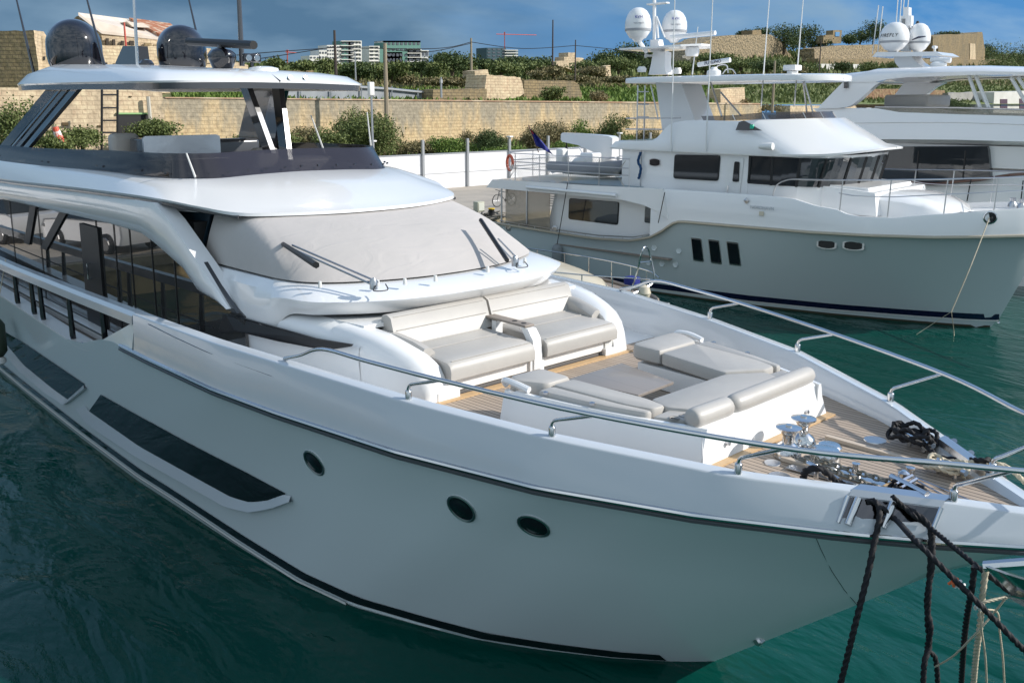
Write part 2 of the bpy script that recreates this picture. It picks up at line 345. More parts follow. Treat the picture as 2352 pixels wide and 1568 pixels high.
def water_mat():
    m = mat('harbour_water', (.003,.070,.056), .035, spec=.24); nt = m.node_tree; b = nt.nodes['Principled BSDF']
    b.inputs['IOR'].default_value = 1.33
    geo = N(nt, 'ShaderNodeNewGeometry')
    mp = N(nt, 'ShaderNodeMapping'); mp.inputs['Rotation'].default_value = (0, 0, R(25)); mp.inputs['Scale'].default_value = (1.0, 2.1, 1)
    nt.links.new(geo.outputs['Position'], mp.inputs[0])
    t = N(nt, 'ShaderNodeTexNoise'); t.inputs['Scale'].default_value = .55; t.inputs['Detail'].default_value = 3; t.inputs['Distortion'].default_value = .8; nt.links.new(mp.outputs[0], t.inputs[0])
    t2 = N(nt, 'ShaderNodeTexNoise'); t2.inputs['Scale'].default_value = 4.5; t2.inputs['Detail'].default_value = 4; nt.links.new(mp.outputs[0], t2.inputs[0])
    bp = N(nt, 'ShaderNodeBump'); bp.inputs['Strength'].default_value = .35; bp.inputs['Distance'].default_value = .30; nt.links.new(t.outputs[0], bp.inputs['Height'])
    bp2 = N(nt, 'ShaderNodeBump'); bp2.inputs['Strength'].default_value = .22; bp2.inputs['Distance'].default_value = .045; nt.links.new(t2.outputs[0], bp2.inputs['Height'])
    nt.links.new(bp.outputs[0], bp2.inputs['Normal']); nt.links.new(bp2.outputs[0], b.inputs['Normal'])
    t3 = N(nt, 'ShaderNodeTexNoise'); t3.inputs['Scale'].default_value = .12; t3.inputs['Detail'].default_value = 3; nt.links.new(geo.outputs['Position'], t3.inputs[0])
    r = N(nt, 'ShaderNodeValToRGB'); r.color_ramp.elements[0].position = .35; r.color_ramp.elements[1].position = .7
    r.color_ramp.elements[0].color = (.0006,.040,.030,1); r.color_ramp.elements[1].color = (.001,.062,.050,1)
    nt.links.new(t3.outputs[0], r.inputs[0]); nt.links.new(r.outputs[0], b.inputs['Base Color'])
    return m
WATER = water_mat()
# ================================================================ MAIN YACHT
YA = thing('motor_yacht', (-13, 0, 0), 'large silver-grey flybridge motor yacht with taupe windshield cover in the foreground', 'yacht')
GX = [-27,-20,-15,-12.2,-10.5,-9,-7.13,-5.54,-4.03,-2.65,-2.25,-2.02]; GH = [2.98,3.12,3.15,3.14,3.06,2.91,2.57,2.13,1.41,.41,.14,.0]
GZX = [-27,-19,-12.2,-9,-7.13,-5.54,-4.03,-2.65,-2]; GZ = [2.9,2.97,3.13,3.15,3.09,3.03,2.93,2.84,2.80]
def G(x): return tab(x, GX, GH)
def ZG(x): return tab(x, GZX, GZ)
RX = [-27,-20,-14,-12.2,-10.3,-9,-7.13,-5.54,-4.23,-3.2,-2.66,-2.16,-1.95]; RHf = [3.1,3.25,3.29,3.27,3.2,3.05,2.74,2.30,1.70,1.07,.68,.27,0]
WU = [0,.15,.39,.82,1.41,2.05,2.77,3.69,4.62,6.08,7.54,9.27,12,15.5,22]; WH = [0,.18,.42,.80,1.23,1.65,1.97,2.34,2.53,2.64,2.72,2.82,2.85,2.84,2.75]
def xs_(z): return tab(z, [-.6,0,1.1,1.95,2.58,2.9], [-5.7,-5.11,-3.85,-2.88,-1.95,-1.8])
def ZT(x): return tab(x, [-27,-20,-15.2,-14.6,-14.05,-13.7], [2.3,2.2,2.08,2.22,2.47,2.56])
def Yh(x, z):
    u = max(0, xs_(z)-x); t = min(1, max(0, z/2.58))
    u2 = u*(1+.18*(1-t)*min(1, 1))
    wv = tab(u, WU, WH); rv = tab(-1.95-u, RX, RHf)
    return lerp(wv, rv, t**1.15)*(1 if z >= 0 else .85)
hb = MB()
us = [0,.08,.2,.35,.55,.8]+[1.1+.35*i for i in range(34)]+[13.5+.8*i for i in range(16)]
ts = [-.2,0,.08,.2,.34,.48,.62,.76,.88,.96,1]
gridS = []
for t in ts:
    row = []
    for u in us:
        z = t*2.58; x = xs_(z)-u
        z = t*ZT(x) if t > 0 else z
        x = xs_(z)-u; row.append((x, -Yh(x, z), z))
    gridS.append(row)
hb.grid(gridS); hb.grid([[(x, -y, z) for x, y, z in reversed(r)] for r in gridS])
hb.add([(r[-1][0], s*r[-1][1], r[-1][2]) for s in (1, -1) for r in gridS], [tuple(list(range(len(ts)))+list(range(2*len(ts)-1, len(ts)-1, -1)))])
HULL = hb.build('hull', HGREY, YA, smooth=50)
def hull_hit(u, v, off=0.0):
    r = ray(u, v); y = -2.8; p = None
    for _ in range(40):
        p = CAM + r*((y-CAMY)/r.y); ny = -Yh(p.x, min(2.58, max(0, p.z)))-off
        y = .5*y+.5*ny
    return Vector((p.x, ny, p.z))
def hull_patch(px, off=.012, n=1):
    return [hull_hit(u, v, off) for u, v in px]
# boot stripe and thin waterline stripe
for nm, za, zb, m, xf in (('boot_stripe', .17, .30, BLK, -5.45), ('waterline_stripe', .085, .125, RUBW, -7.6), ('antifouling', -.12, .075, BLKM, -5.6)):
    q = MB()
    for s in (-1, 1):
        rows = []
        for k in range(140):
            x = -26.5 + (xf+26.5)*k/139; dz = -.020*max(0, (x+13))
            a, b = za+dz, zb+dz
            rows.append([(x, s*(Yh(x, a)+.013), a), (x, s*(Yh(x, b)+.013), b)])
        q.grid(rows if s > 0 else [list(reversed(r)) for r in rows])
    q.build(nm, m, YA, smooth=60)
# rub rail
for s in (-1, 1):
    pth = [(x, s*(tab(x, RX, RHf)+.012), 2.575) for x in np.linspace(-13.2, -1.97, 60)]
    MB().tube(pth, .028, 8).build('rub_rail', CHROME, YA)
    MB().tube([(x, y+s*.004, z-.05) for x, y, z in pth], .024, 6).build('rub_rail_base', DGREY, YA)
# bulwark (outer face, cap and inner face)
XB = list(np.linspace(-12.76, -3.4, 40))+[-3.2,-3,-2.8,-2.65,-2.5,-2.35,-2.2,-2.1,-2.0]
def DK(x): return tab(x, [-13,-8.1,-4.8,-2.3], [2.60,2.62,2.70,2.76])
for s in (-1, 1):
    rows = []
    for x in XB:
        g, z, r = G(x), ZG(x), tab(x, RX, RHf)
        xo = x+.04
        rows.append([(xo, s*r, 2.585), (xo, s*(r-.015), 2.66), (x, s*(min(g+.088, r-.012) if r > .03 else 0), z-.022), (x, s*(min(g+.082, r-.015) if r > .03 else 0), z-.008), (x, s*(min(g+.068, r-.02) if r > .03 else 0), z), (x, s*max(0, g-.07), z), (x, s*max(0, g-.085), z-.02), (x, s*max(0, g-.12), DK(x)-.02)])
    q = MB(); q.grid(rows if s < 0 else [list(reversed(r)) for r in rows])
    # slanted after end running down to the side gate
    a = rows[0]; e = [(-13.98, s*3.285, 2.50), (-13.7, s*3.27, 2.58), (-12.76, s*a[3][1]*s, a[3][2])]
    pr = [(-12.8, s*3.27, 2.585), (-14.0, s*3.275, 2.50), (-13.3, s*3.24, 2.78), (-12.8, s*3.20, 2.985)]
    MB().prism(pr, (0, -s*.1, 0)).build('bulwark_end', HGREY, YA, smooth=0)
    q.build('bulwark', SIDE, YA, smooth=38)
    # raised cap carried aft on black posts
    rows = []
    for x in np.linspace(-26.5, -12.80, 30):
        g, z = G(x), ZG(x)
        rows.append([(x, s*(g+.10), z-.17), (x, s*(g+.09), z-.05), (x, s*(g+.04), z), (x, s*(g-.08), z), (x, s*(g-.10), z-.15)])
    q = MB().rings(rows, True, True); q.build('side_rail_cap', SIDE, YA, smooth=38)
    for px in ((30,640),(68,660),(88,670),(155,700),(232,735),(-40,610),(-70,600)):
        x = ay(px[0], px[1], -3.14).x
        MB().tube([(x, s*3.10, ZT(x)-.05), (x+.02, s*3.12, ZG(x)-.12)], [.05, .035], 6).build('side_rail_post', BLK, YA)
    MB().tube([(x, s*3.08, 2.42) for x in np.linspace(-26, -13.9, 12)], .016, 6).build('side_rail_bar', DGREY, YA)
# side gate fairlead
MB().tube(cr_([ay(183,797,-3.1), ay(184,790,-3.1), ay(190,788,-3.08), ay(196,800,-3.08)], 4), .018, 6).tube([ay(200,803,-3.1), ay(200,790,-3.1)], .022, 8).build('side_fairlead', CHROME, YA)
# decks
q = MB(); q.slab([[(x, s*(G(x)-.10), DK(x)) for s in (-1, 1)] for x in np.linspace(-12.3, -8.16, 8)], (0, 0, -.1)); q.build('side_deck', GEL, YA)
q = MB(); q.slab([[(x, s*max(.004, G(x)-.10), DK(x)+.002) for s in (-1, 1)] for x in list(np.linspace(-8.15, -2.6, 22))+[-2.4, -2.25]], (0, 0, -.1)); q.build('foredeck', TEAK, YA)
q = MB(); q.slab([[(x, s*2.87, 1.86) for s in (-1, 1)] for x in (-26.5, -14.3, -12.3)], (0, 0, -.08)); q.build('aft_side_deck', TEAKG, YA)
q = MB()
for s in (-1, 1): q.slab([[(x, s*(Yh(x, ZT(x))-.004), ZT(x)+.003), (x, s*2.9, ZT(x)+.003)] for x in np.linspace(-26.5, -14.9, 24)], (0, 0, -.03))
for s in (-1, 1): q.box((-26.5, s*2.88, 1.8), (-14.3, s*2.9, 2.1))
q.build('side_deck_coaming', GEL, YA)
MB().prism([(-12.3, -2.9, 1.9), (-12.3, 2.9, 1.9), (-12.3, 3.0, 2.6), (-12.3, -3.0, 2.6)], (.1, 0, 0)).build('side_deck_step', GEL, YA)
# teak margins
MB().box((-7.96,-1.78,2.625),(-7.84,1.78,2.645)).build('teak_margin', TEAKB, YA)
MB().box((-4.62,-1.16,2.705),(-4.50,1.16,2.725)).build('teak_margin', TEAKB, YA)
for x0,x1,y0,y1 in ((-4.2,-2.5,.38,.44),(-4.2,-2.5,-.44,-.38),(-4.20,-4.10,-.38,.38)): MB().box((x0,y0,2.725),(x1,y1,DK(x1)+.006)).build('king_plank', mat('pale_teak_plank',(.52,.43,.34),.55), YA, smooth=0)
# ---- trunk cabin forward of the windshield
TB = [(-13.2,2.15),(-12.0,2.20),(-11.3,2.27),(-10.6,2.24),(-9.6,2.14),(-8.85,2.03)]
rl = lambda dx, dy, z: [(x+dx*0, -(y+dy), z) for x, y in TB]
base = cr_([(x, -(y-.02), 2.60) for x, y in TB], 4)
a1 = cr_([(x, -(y+.02), 3.12 if x < -9 else 3.06-.1*(x+9)) for x, y in TB], 4)
a2 = cr_([(x, -(y), 3.25 if x < -9 else 3.2-.16*(x+9)) for x, y in TB], 4)
a3 = cr_([(x, -(y-.08), 3.34 if x < -9 else 3.27-.2*(x+9)) for x, y in TB], 4)
a4 = cr_([(x, -(y-.22), 3.38 if x < -9 else 3.29-.2*(x+9)) for x, y in TB], 4)
a5 = [(min(p.x, -8.9), -1.60 if p.x > -9.6 else -1.9, 3.41) for p in a4]
q = MB().loft([base, a1, a2, a3, a4], True)
# top panel aft of sofa
q.slab([[(x, s*(tab(x, [t[0] for t in TB], [t[1] for t in TB])-.21), tab(x,[-13.2,-9,-8.9],[3.38,3.38,3.37])+ (.03 if s == 0 else 0)) for s in (-1, -.5, 0, .5, 1)] for x in (-13.2, -11, -10, -9.5, -9.02)], (0, 0, -.05))
# solid sofa arms
for s in (-1, 1):
    for x0, x1 in ((0, 0),):
        r1 = []
        for x, yo, yi, zt in ((-9.35,2.115,1.80,3.375),(-9.05,2.07,1.66,3.36),(-8.7,2.005,1.60,3.32),(-8.4,1.93,1.56,3.25),(-8.18,1.86,1.51,3.18),(-8.03,1.80,1.47,3.08),(-7.95,1.765,1.46,2.96),(-7.91,1.74,1.46,2.80)):
            r1.append([(x, s*(yo-.02), 2.60), (x, s*yo, zt-.22), (x, s*(yo-.05), zt-.05), (x, s*(yo-.13), zt), (x, s*(yi+.08), zt), (x, s*yi, zt-.06), (x, s*yi, 2.60)])
        q.rings(r1, True, True)
TRUNK = q.build('coachroof', GEL, YA, smooth=45)
# dark side strip tapering forward
for s in (-1, 1):
    P3 = [ay(u, v, -2.245) for u, v in ((440,700),(533,722),(560,723),(650,752),(720,778),(788,795),(785,800),(740,806),(650,782),(558,757),(486,772),(440,762))]
    P3 = [Vector((p.x, s*-(tab(p.x, [t[0] for t in TB], [t[1] for t in TB])+.07), p.z)) for p in P3]
    MB().prism(P3, (0, -s*.03, 0)).build('side_trim_panel', BLKM, YA, smooth=0)
# ---- windshield coaming with brow
foot = [(-13.4,2.16,3.06),(-12.4,2.20,3.06),(-11.4,2.285,3.06),(-10.6,2.265,3.10),(-10.25,2.16,3.36),(-9.75,2.02,3.42),(-9.30,1.42,3.43),(-9.1,.75,3.44),(-9.06,0,3.44)]
brow0 = [(-13.4,2.15,3.26),(-12.4,2.21,3.28),(-11.4,2.29,3.28),(-10.7,2.30,3.34),(-10.25,2.27,3.52),(-9.62,2.12,3.58),(-9.12,1.42,3.58),(-8.9,.75,3.59),(-8.86,0,3.59)]
brow = [(-13.4,2.14,3.42),(-12.4,2.21,3.44),(-11.4,2.28,3.44),(-10.75,2.30,3.50),(-10.25,2.29,3.60),(-9.60,2.12,3.62),(-9.10,1.42,3.62),(-8.88,.75,3.63),(-8.83,0,3.63)]
brow2 = [(-13.4,2.12,3.60),(-12.4,2.19,3.61),(-11.4,2.25,3.62),(-10.8,2.25,3.64),(-10.3,2.23,3.66),(-9.70,2.06,3.66),(-9.2,1.39,3.66),(-8.96,.74,3.665),(-8.92,0,3.665)]
cb0 = [(-13.4,2.1,3.70),(-12.4,2.13,3.71),(-11.5,2.14,3.73),(-10.9,2.13,3.74),(-10.5,2.10,3.745),(-9.98,1.86,3.75),(-9.62,1.3,3.75),(-9.42,.65,3.75),(-9.37,0,3.75)]
cin = [(x-.3, max(0, y-.1), z) for x, y, z in cb0]
fl = lambda L: cr_([(x, -y, z) for x, y, z in L], 6)
MB().loft([fl(L) for L in (foot, brow0, brow, brow2, cb0, cin)], True).build('windshield_coaming', GEL, YA, smooth=32)
# ---- windshield cover
cb = [(-12.86,2.10,3.74),(-11.5,2.12,3.76),(-10.52,2.08,3.77),(-9.99,1.84,3.775),(-9.64,1.28,3.775),(-9.44,.64,3.775),(-9.39,0,3.775)]
ct = [(-12.80,1.88,4.50),(-12.25,1.84,4.47),(-11.9,1.76,4.45),(-11.66,1.5,4.44),(-11.46,1.1,4.44),(-11.32,.55,4.44),(-11.28,0,4.44)]
A, B = fl(cb), fl(ct); rows = []
for k in range(9):
    t = k/8; rows.append([a.lerp(b, t)+Vector((.10*math.sin(math.pi*t), -.05*math.sin(math.pi*t) if i < 14 else 0, .05*math.sin(math.pi*t))) for i, (a, b) in enumerate(zip(A, B))])
COV = MB().loft(rows, True).build('windshield_cover', COVER, YA, smooth=70)
for u, v in ((565,608),(650,634),(868,652),(1000,641),(1120,620),(1205,600),(735,655),(930,648)):
    p = az(u, v, 3.79); MB().rev(p, [(.001,.05),(.02,.05),(.025,-.03)], 8).build('cover_fastener', RUBW, COV)
# dark windows beside the cover
for s in (-1, 1):
    pa = [Vector((-13.35, s*2.10, 4.60)), Vector((-12.5, s*1.90, 4.52)), Vector((-12.84, s*2.05, 3.72)), Vector((-13.0, s*2.11, 3.70))]
    pa = [ay(358,468,-2.25), ay(484,492,-1.95), ay(457,598,-2.16), ay(452,600,-2.18)]
    pa = [Vector((p.x, -s*abs(p.y), p.z)) for p in pa]
    MB().prism([Vector((p.x, s*abs(p.y), p.z)) for p in pa], (0, -s*.04, 0)).build('front_side_window', mat('deep_tinted_glass', (.012,.03,.045), .35, spec=.3), YA, smooth=0)
# inner dark core so that no light comes through behind glass and cover
MB().box((-26, -2.2, 2.0), (-12.9, 2.2, 4.3)).build('cabin_core', BLKM, YA)
MB().box((-12.9, -1.75, 3.0), (-11.7, 1.75, 4.25)).build('cover_light_block', BLKM, YA)
# wipers
def wiper(b, t0, t1, nm):
    W_ = MB(); b = Vector(b)
    for d in (0, .09):
        W_.tube([b+Vector((0, d*.8, d*.3)), (Vector(t0)*.5+Vector(t1)*.5)+Vector((0, d, 0))], .014, 6)
    W_.rev(b, [(.05,-.05),(.05,.05),(.03,.09),(.001,.09)], 10)
    A_ = W_.build('wiper', CHROME if 0 else STEEL, YA)
    MB().tube([t0, t1], .032, 6).build('wiper_blade', BLKM, A_)
    MB().tube(cr_([b+Vector((.05,0,0)), b+Vector((.12,-.08,-.04)), b+Vector((.15,.1,-.05)), b+Vector((.04,.15,0))], 4), .008, 5).build('washer_hose', BLKM, A_)
def on_cover(u, v, off=.06):
    # front face of the cover, between its foot and the roof lip
    r = ray(u, v); z = 4.0
    for _ in range(60):
        p = CAM+r*((z-CAMH)/r.z)
        y = abs(p.y); t = min(1, max(0, (z-3.775)/.665))
        xf = lerp(tab(y,[0,.64,1.28,1.84,2.08],[-9.39,-9.44,-9.64,-9.99,-10.52]), tab(y,[0,.55,1.1,1.5,1.76],[-11.28,-11.32,-11.46,-11.66,-11.9]), t)
        z += (-(p.x-xf))*-.12
        z = min(4.5, max(3.7, z))
    p = CAM+r*((z-CAMH)/r.z)
    return p+Vector((off*.4, 0, off+.05))
wiper(az(858,655,3.82), on_cover(620,556), on_cover(724,636), 'a')
wiper(az(1183,603,3.82), az(1104,505,4.32), az(1165,598,3.90), 'b')
# ---- saloon glass on the sides
for s in (-1, 1):
    MB().prism([(-26.4,s*2.32,1.87),(-11.2,s*2.32,1.87),(-11.2,s*2.32,3.2),(-12.5,s*2.32,3.62),(-13.4,s*2.32,4.1),(-26.4,s*2.32,4.14)], (0,-s*.04,0)).build('saloon_window', GLASSM, YA, smooth=0)
    for u0 in (1180, 930, 1395, 1650, 250):
        pass
    for u in (222, 262, 297, 345, 395, 92, 30):
        x = ay(u, 560, -2.34).x; MB().box((x-.012, s*2.325, 1.9), (x+.012, s*2.332, 4.05)).build('window_joint', BLKM, YA, smooth=0)
    xa, xb = ay(186, 560, -2.36).x, ay(226, 560, -2.36).x
    MB().box((xa, s*2.325, 1.88), (xb, s*2.36, 3.86)).build('side_door_frame', BLKM, YA, smooth=0)
    xh = ay(206, 640, -2.4).x; zh = ay(206, 640, -2.4).z
    MB().tube([(xh, s*2.36, zh), (xh, s*2.42, zh), (xh, s*2.42, zh+.28), (xh, s*2.36, zh+.28)], .016, 6).build('door_handle', CHROME, YA)
    for (a, b) in (((78,480),(62,560)), ((152,490),(100,572))):
        p0, p1 = ay(a[0], a[1], -2.34), ay(b[0], b[1], -2.34)
        MB().prism([(p0.x-.2, s*2.33, p0.z+.1), (p0.x+.2, s*2.33, p0.z+.1), (p1.x+.2, s*2.33, p1.z), (p1.x-.2, s*2.33, p1.z)], (0, s*.02, 0)).build('window_pillar', BLKM, YA, smooth=0)
    MB().box((-26.3, s*2.325, 1.87), (-14.6, s*2.55, 2.02), .02).build('side_step', GEL, YA)
    # white wing running forward and down from the flybridge side
    WU_ = [(-200,390,2.6),(0,414,2.6),(200,437,2.6),(360,468,2.58),(407,535,2.50),(455,603,2.44),(500,668,2.40),(528,709,2.38)]
    WL_ = [(-200,420,2.6),(0,456,2.6),(150,490,2.6),(250,513,2.6),(330,538,2.58),(372,578,2.54),(410,612,2.50),(441,664,2.46),(480,686,2.42),(524,709,2.385)]
    def rs_(L):
        P_ = [ay(u, v, -y) for u, v, y in L]; P_[0].x = -26.5; d = [0]
        for a, b in zip(P_[:-1], P_[1:]): d.append(d[-1]+(b-a).length)
        return [Vector([float(np.interp(t, d, [p[i] for p in P_])) for i in range(3)]) for t in np.linspace(0, d[-1], 34)]
    up, lo = rs_(WU_), rs_(WL_)
    rows = []
    for a, b in zip(up, lo):
        yo = abs(a.y)
        m_ = a.lerp(b, .45)
        rows.append([(b.x, s*(yo-.25), b.z-.01), (b.x, s*(yo-.06), b.z-.02), (b.x, s*(yo-.03), b.z+.01), (m_.x, s*(yo+.045), m_.z), (a.x, s*(yo), a.z), (a.x, s*(yo-.25), a.z)])
    MB().rings(rows, True, True).build('side_wing', GEL, YA, smooth=40)
    # white front corner below the windshield side
    pc = [ay(470,602,-2.34), ay(530,708,-2.34), ay(545,712,-2.34), ay(700,748,-2.3), ay(640,690,-2.3), ay(560,640,-2.34)]
for s in (-1, 1):
    P_ = [ay(u, v, -2.36) for u, v in ((450,598),(468,602),(500,655),(545,720),(520,712),(486,655))]
    MB().prism([Vector((p.x, s*2.36, p.z)) for p in P_], (0, -s*.06, 0)).build('window_trim', DGREY, YA, smooth=0)
# ---- flybridge moulding and roof
eave = [(-26.5,2.62,4.42),(-21.8,2.64,4.41),(-16.5,2.64,4.56),(-13.6,2.52,4.60),(-12.6,2.22,4.52),(-11.95,1.95,4.46),(-11.55,1.35,4.45),(-11.30,.65,4.45),(-11.24,0,4.45)]
eav2 = [(x+(-.01 if i > 3 else 0), y+.03*(i < 5), z+.045) for i, (x, y, z) in enumerate(eave)]
sh = [(-26.5,2.56,4.70),(-21.8,2.58,4.70),(-16.5,2.55,4.78),(-13.9,2.40,4.76),(-12.95,2.08,4.67),(-12.2,1.80,4.575),(-11.85,1.25,4.55),(-11.62,.6,4.55),(-11.56,0,4.55)]
md = [(-26.5,2.46,4.80),(-21.8,2.48,4.80),(-16.5,2.44,4.87),(-14.3,2.30,4.84),(-13.4,1.98,4.78),(-12.8,1.6,4.735),(-12.5,1.15,4.73),(-12.35,.6,4.74),(-12.3,0,4.745)]
fb = [(-26.5,2.34,4.80),(-21.3,2.34,4.78),(-16.5,2.32,4.87),(-14.5,2.16,4.86),(-13.75,1.86,4.865),(-13.50,1.5,4.87),(-13.50,1.0,4.89),(-13.55,.5,4.90),(-13.57,0,4.905)]
fi = [(x-.12, max(0, y-.12), z) for x, y, z in fb]
fd = [(x, y, 4.55) for x, y, z in fi]
MB().loft([fl(L) for L in (eave, eav2, sh, md, fb, fi, fd)], True).slab([[(x, s*2.1, 4.56) for s in (-1, 1)] for x in (-26.5, -14.2)], (0,0,-.08)).slab([[(x, s*w_, 4.455) for s in (-1, 1)] for x, w_ in ((-26.5,2.55),(-13.8,2.40),(-12.8,1.95),(-12.1,1.55),(-11.7,1.05),(-11.5,.6))], (0,0,-.03)).build('flybridge_deck', GEL, YA, smooth=50)
q = MB()
for s in (-1, 1):
    q.tube([(x, s*y, z-.02) for x, y, z in cr_(eave[:6], 5)], .028, 6)
q.build('eave_shadow_groove', DGREY, YA)
# smoked windscreen
wb = [(x-.02, max(0, y-.04), z-.01) for x, y, z in fb]
wt = [(-26.0,2.22,5.10),(-21.0,2.22,5.12),(-16.5,2.18,5.22),(-14.6,2.02,5.24),(-14.1,1.72,5.24),(-13.92,1.42,5.24),(-13.92,.95,5.25),(-13.95,.5,5.26),(-13.96,0,5.26)]
WSC = MB().slab([fl(wb), fl(wt)], (-.02, 0, -.01)).slab([[(x,-y,z) for x,y,z in fl(wb)], [(x,-y,z) for x,y,z in fl(wt)]], (-.02, 0, -.01)).build('flybridge_windscreen', TINT, YA, smooth=50)
bs = cr_([(x, y, z) for x, y, z in fb], 6)
q = MB()
for s in (-1, 1):
    for i in range(4, len(bs), 4):
        p = bs[i]; MB().rev((p.x, s*p.y, p.z+.09), [(.001,.0),(.018,.0),(.018,-.03)], 6, (1, s*.3, .3)).build('screen_stud', BLK, WSC)
# flybridge furniture seen over the screen
HE = MB().box((-17.9,-.75,4.57),(-17.4,1.25,5.32),.08).build('helm_console', DGREY, YA)
px0 = ax(330,303,-16.2); px1 = ax(510,350,-16.2)
MB().prism([(-16.25,px0.y,5.06),(-16.25,px0.y,5.42),(-16.28,px0.y+.05,5.45),(-16.28,px1.y-.05,5.45),(-16.25,px1.y,5.42),(-16.25,px1.y,5.06)], (-.06,0,0)).box((-16.2,px0.y-.05,5.02),(-16.0,px1.y+.05,5.07),.02).build('bar_hood', mat('satin_steel', (.62,.62,.63), .32, metal=1, bump=(1.2,.5,.05)), YA, smooth=40)
MB().box((-16.9,px0.y,4.57),(-16.3,px1.y,5.40),.03).build('wet_bar', DGREY, YA)
c0 = ax(250,307,-17.2); c1 = ax(318,350,-17.2)
MB().box((-17.35,c0.y,4.75),(-17.05,c1.y,c0.z),.09).box((-17.3,c0.y+.02,4.56),(-16.6,c1.y-.02,4.95),.08).build('helm_seat', CUSH, YA)
c0 = ax(600,338,-16); c1 = ax(632,352,-16)
MB().box((-16.3,c0.y-.1,4.8),(-16.0,c1.y+.1,c0.z-.02),.08).box((-16.4,.9,4.6),(-15.6,1.9,5.0),.08).build('lounge_seat', CUSH, YA)
for s in (-1, 1): MB().box((-22.5,s*1.9,4.57),(-18.7,s*1.2,4.95),.07).build('aft_lounge', CUSH, YA)
# ---- hardtop on two raked side fins and two front struts
L0 = [(-23.4,1.45,6.42),(-22.6,1.85,6.40),(-20.5,2.02,6.39),(-17,2.04,6.36),(-15.0,1.96,6.34),(-14.45,1.75,6.34),(-14.25,1.2,6.35),(-14.2,.6,6.36),(-14.18,0,6.36)]
Lm = [(x, y+.02, z+.03) for x, y, z in L0]
L1 = [(-23.1,1.4,6.56),(-22.3,1.75,6.62),(-20.5,1.92,6.66),(-17,1.92,6.58),(-15.2,1.84,6.52),(-14.75,1.66,6.50),(-14.52,1.15,6.50),(-14.47,.6,6.51),(-14.45,0,6.51)]
L2 = [(-22.4,1.1,6.72),(-21.6,1.45,6.79),(-20.2,1.62,6.80),(-17.4,1.62,6.68),(-15.7,1.55,6.60),(-15.3,1.35,6.58),(-15.1,1.0,6.58),(-15.0,.5,6.59),(-15.0,0,6.59)]
L3 = [(-21.5,0,6.82),(-21,0,6.84),(-20,0,6.84),(-17.6,0,6.72),(-16.2,0,6.65),(-16,0,6.64),(-15.8,0,6.64),(-15.6,0,6.63),(-15.5,0,6.62)]
L2e = [(-23.6,0,6.46)]
HT = MB().loft([fl(L) for L in (L0, Lm, L1, L2, L3)], True).build('hardtop', GEL, YA, smooth=40)
Lu = [(x, max(0, y-.10), z-.09) for x, y, z in L0]; Luc = [(x, 0, z-.06) for x, y, z in L0]
MB().loft([fl(L) for L in ([(x, y, z-.002) for x, y, z in L0], [(x, max(0,y-.015), z-.10) for x, y, z in L0], Lu)], True).build('hardtop_trim', DGREY, YA, smooth=40)
MB().loft([fl(L) for L in ([(x, y, z+.004) for x, y, z in Lu], [(x, y*.5, z+.03) for x, y, z in Lu], Luc)], True).build('hardtop_lining', mat('taupe_lining', (.34,.31,.27), .5), YA, smooth=40)
MB().box((-23.0,-1.2,6.40),(-22.4,1.2,6.5)).build('hardtop_tail', GEL, YA)
for s in (-1, 1):
    # raked glazed fin: louvred frame outside, smoked panel
    if s < 0: T0, T1, B0, B1 = -20.2, -18.2, -24.2, -21.9
    else: T0, T1, B0, B1 = -18.9, -17.3, -20.4, -18.6
    for a, b, mm, nm in ((0, .40, TINT, 'fin_glass'), (.40, .50, BLK, 'fin_frame'), (.55, .72, DGREY, 'fin_frame'), (.80, 1.0, BLK, 'fin_frame')) if s < 0 else ((0, .62, TINT, 'fin_glass'), (.62, 1.0, BLK, 'fin_frame')):
        xa0, xa1 = lerp(T0, T1, a), lerp(T0, T1, b); xb0, xb1 = lerp(B0, B1, a), lerp(B0, B1, b)
        MB().prism([(xa0, s*1.92, 6.35), (xa1, s*1.92, 6.35), (xb1, s*2.18, 4.82), (xb0, s*2.18, 4.78)], (0, -s*.09, 0)).build(nm, mm, YA, smooth=0)
for s, tp, bt in ((-1, (567,200), (622,352)), (1, (640,200), (660,366))):
    a = ax(tp[0], tp[1], -14.85); b = ax(bt[0], bt[1], -14.35)
    dirv = (b-a); rows = []
    for t in (0, .45, .46, 1):
        c = a+dirv*t; rows.append([c+Vector((dx, dy, 0)) for dx, dy in ((-.16,-.05),(.10,-.05),(.10,.05),(-.16,.05))])
    MB().rings(rows, True, True).build('front_strut', BLK, YA, smooth=0)
    c = a+dirv*.30; MB().prism([c+Vector((.105,-.045,0)), c+Vector((.105,.045,0)), b+Vector((.105,.045,0)), b+Vector((.105,-.045,0))], (.012,0,0)).build('strut_cap', CHROME, YA, smooth=0)
MB().rev(ay(665,180,-1.8), [(.03,-.02),(.03,.03),(.001,.03)], 8, (1,0,.4)).rev(ay(700,180,-1.0), [(.03,-.02),(.03,.03),(.001,.03)], 8, (1,0,.4)).build('hardtop_light', STEEL, HT)
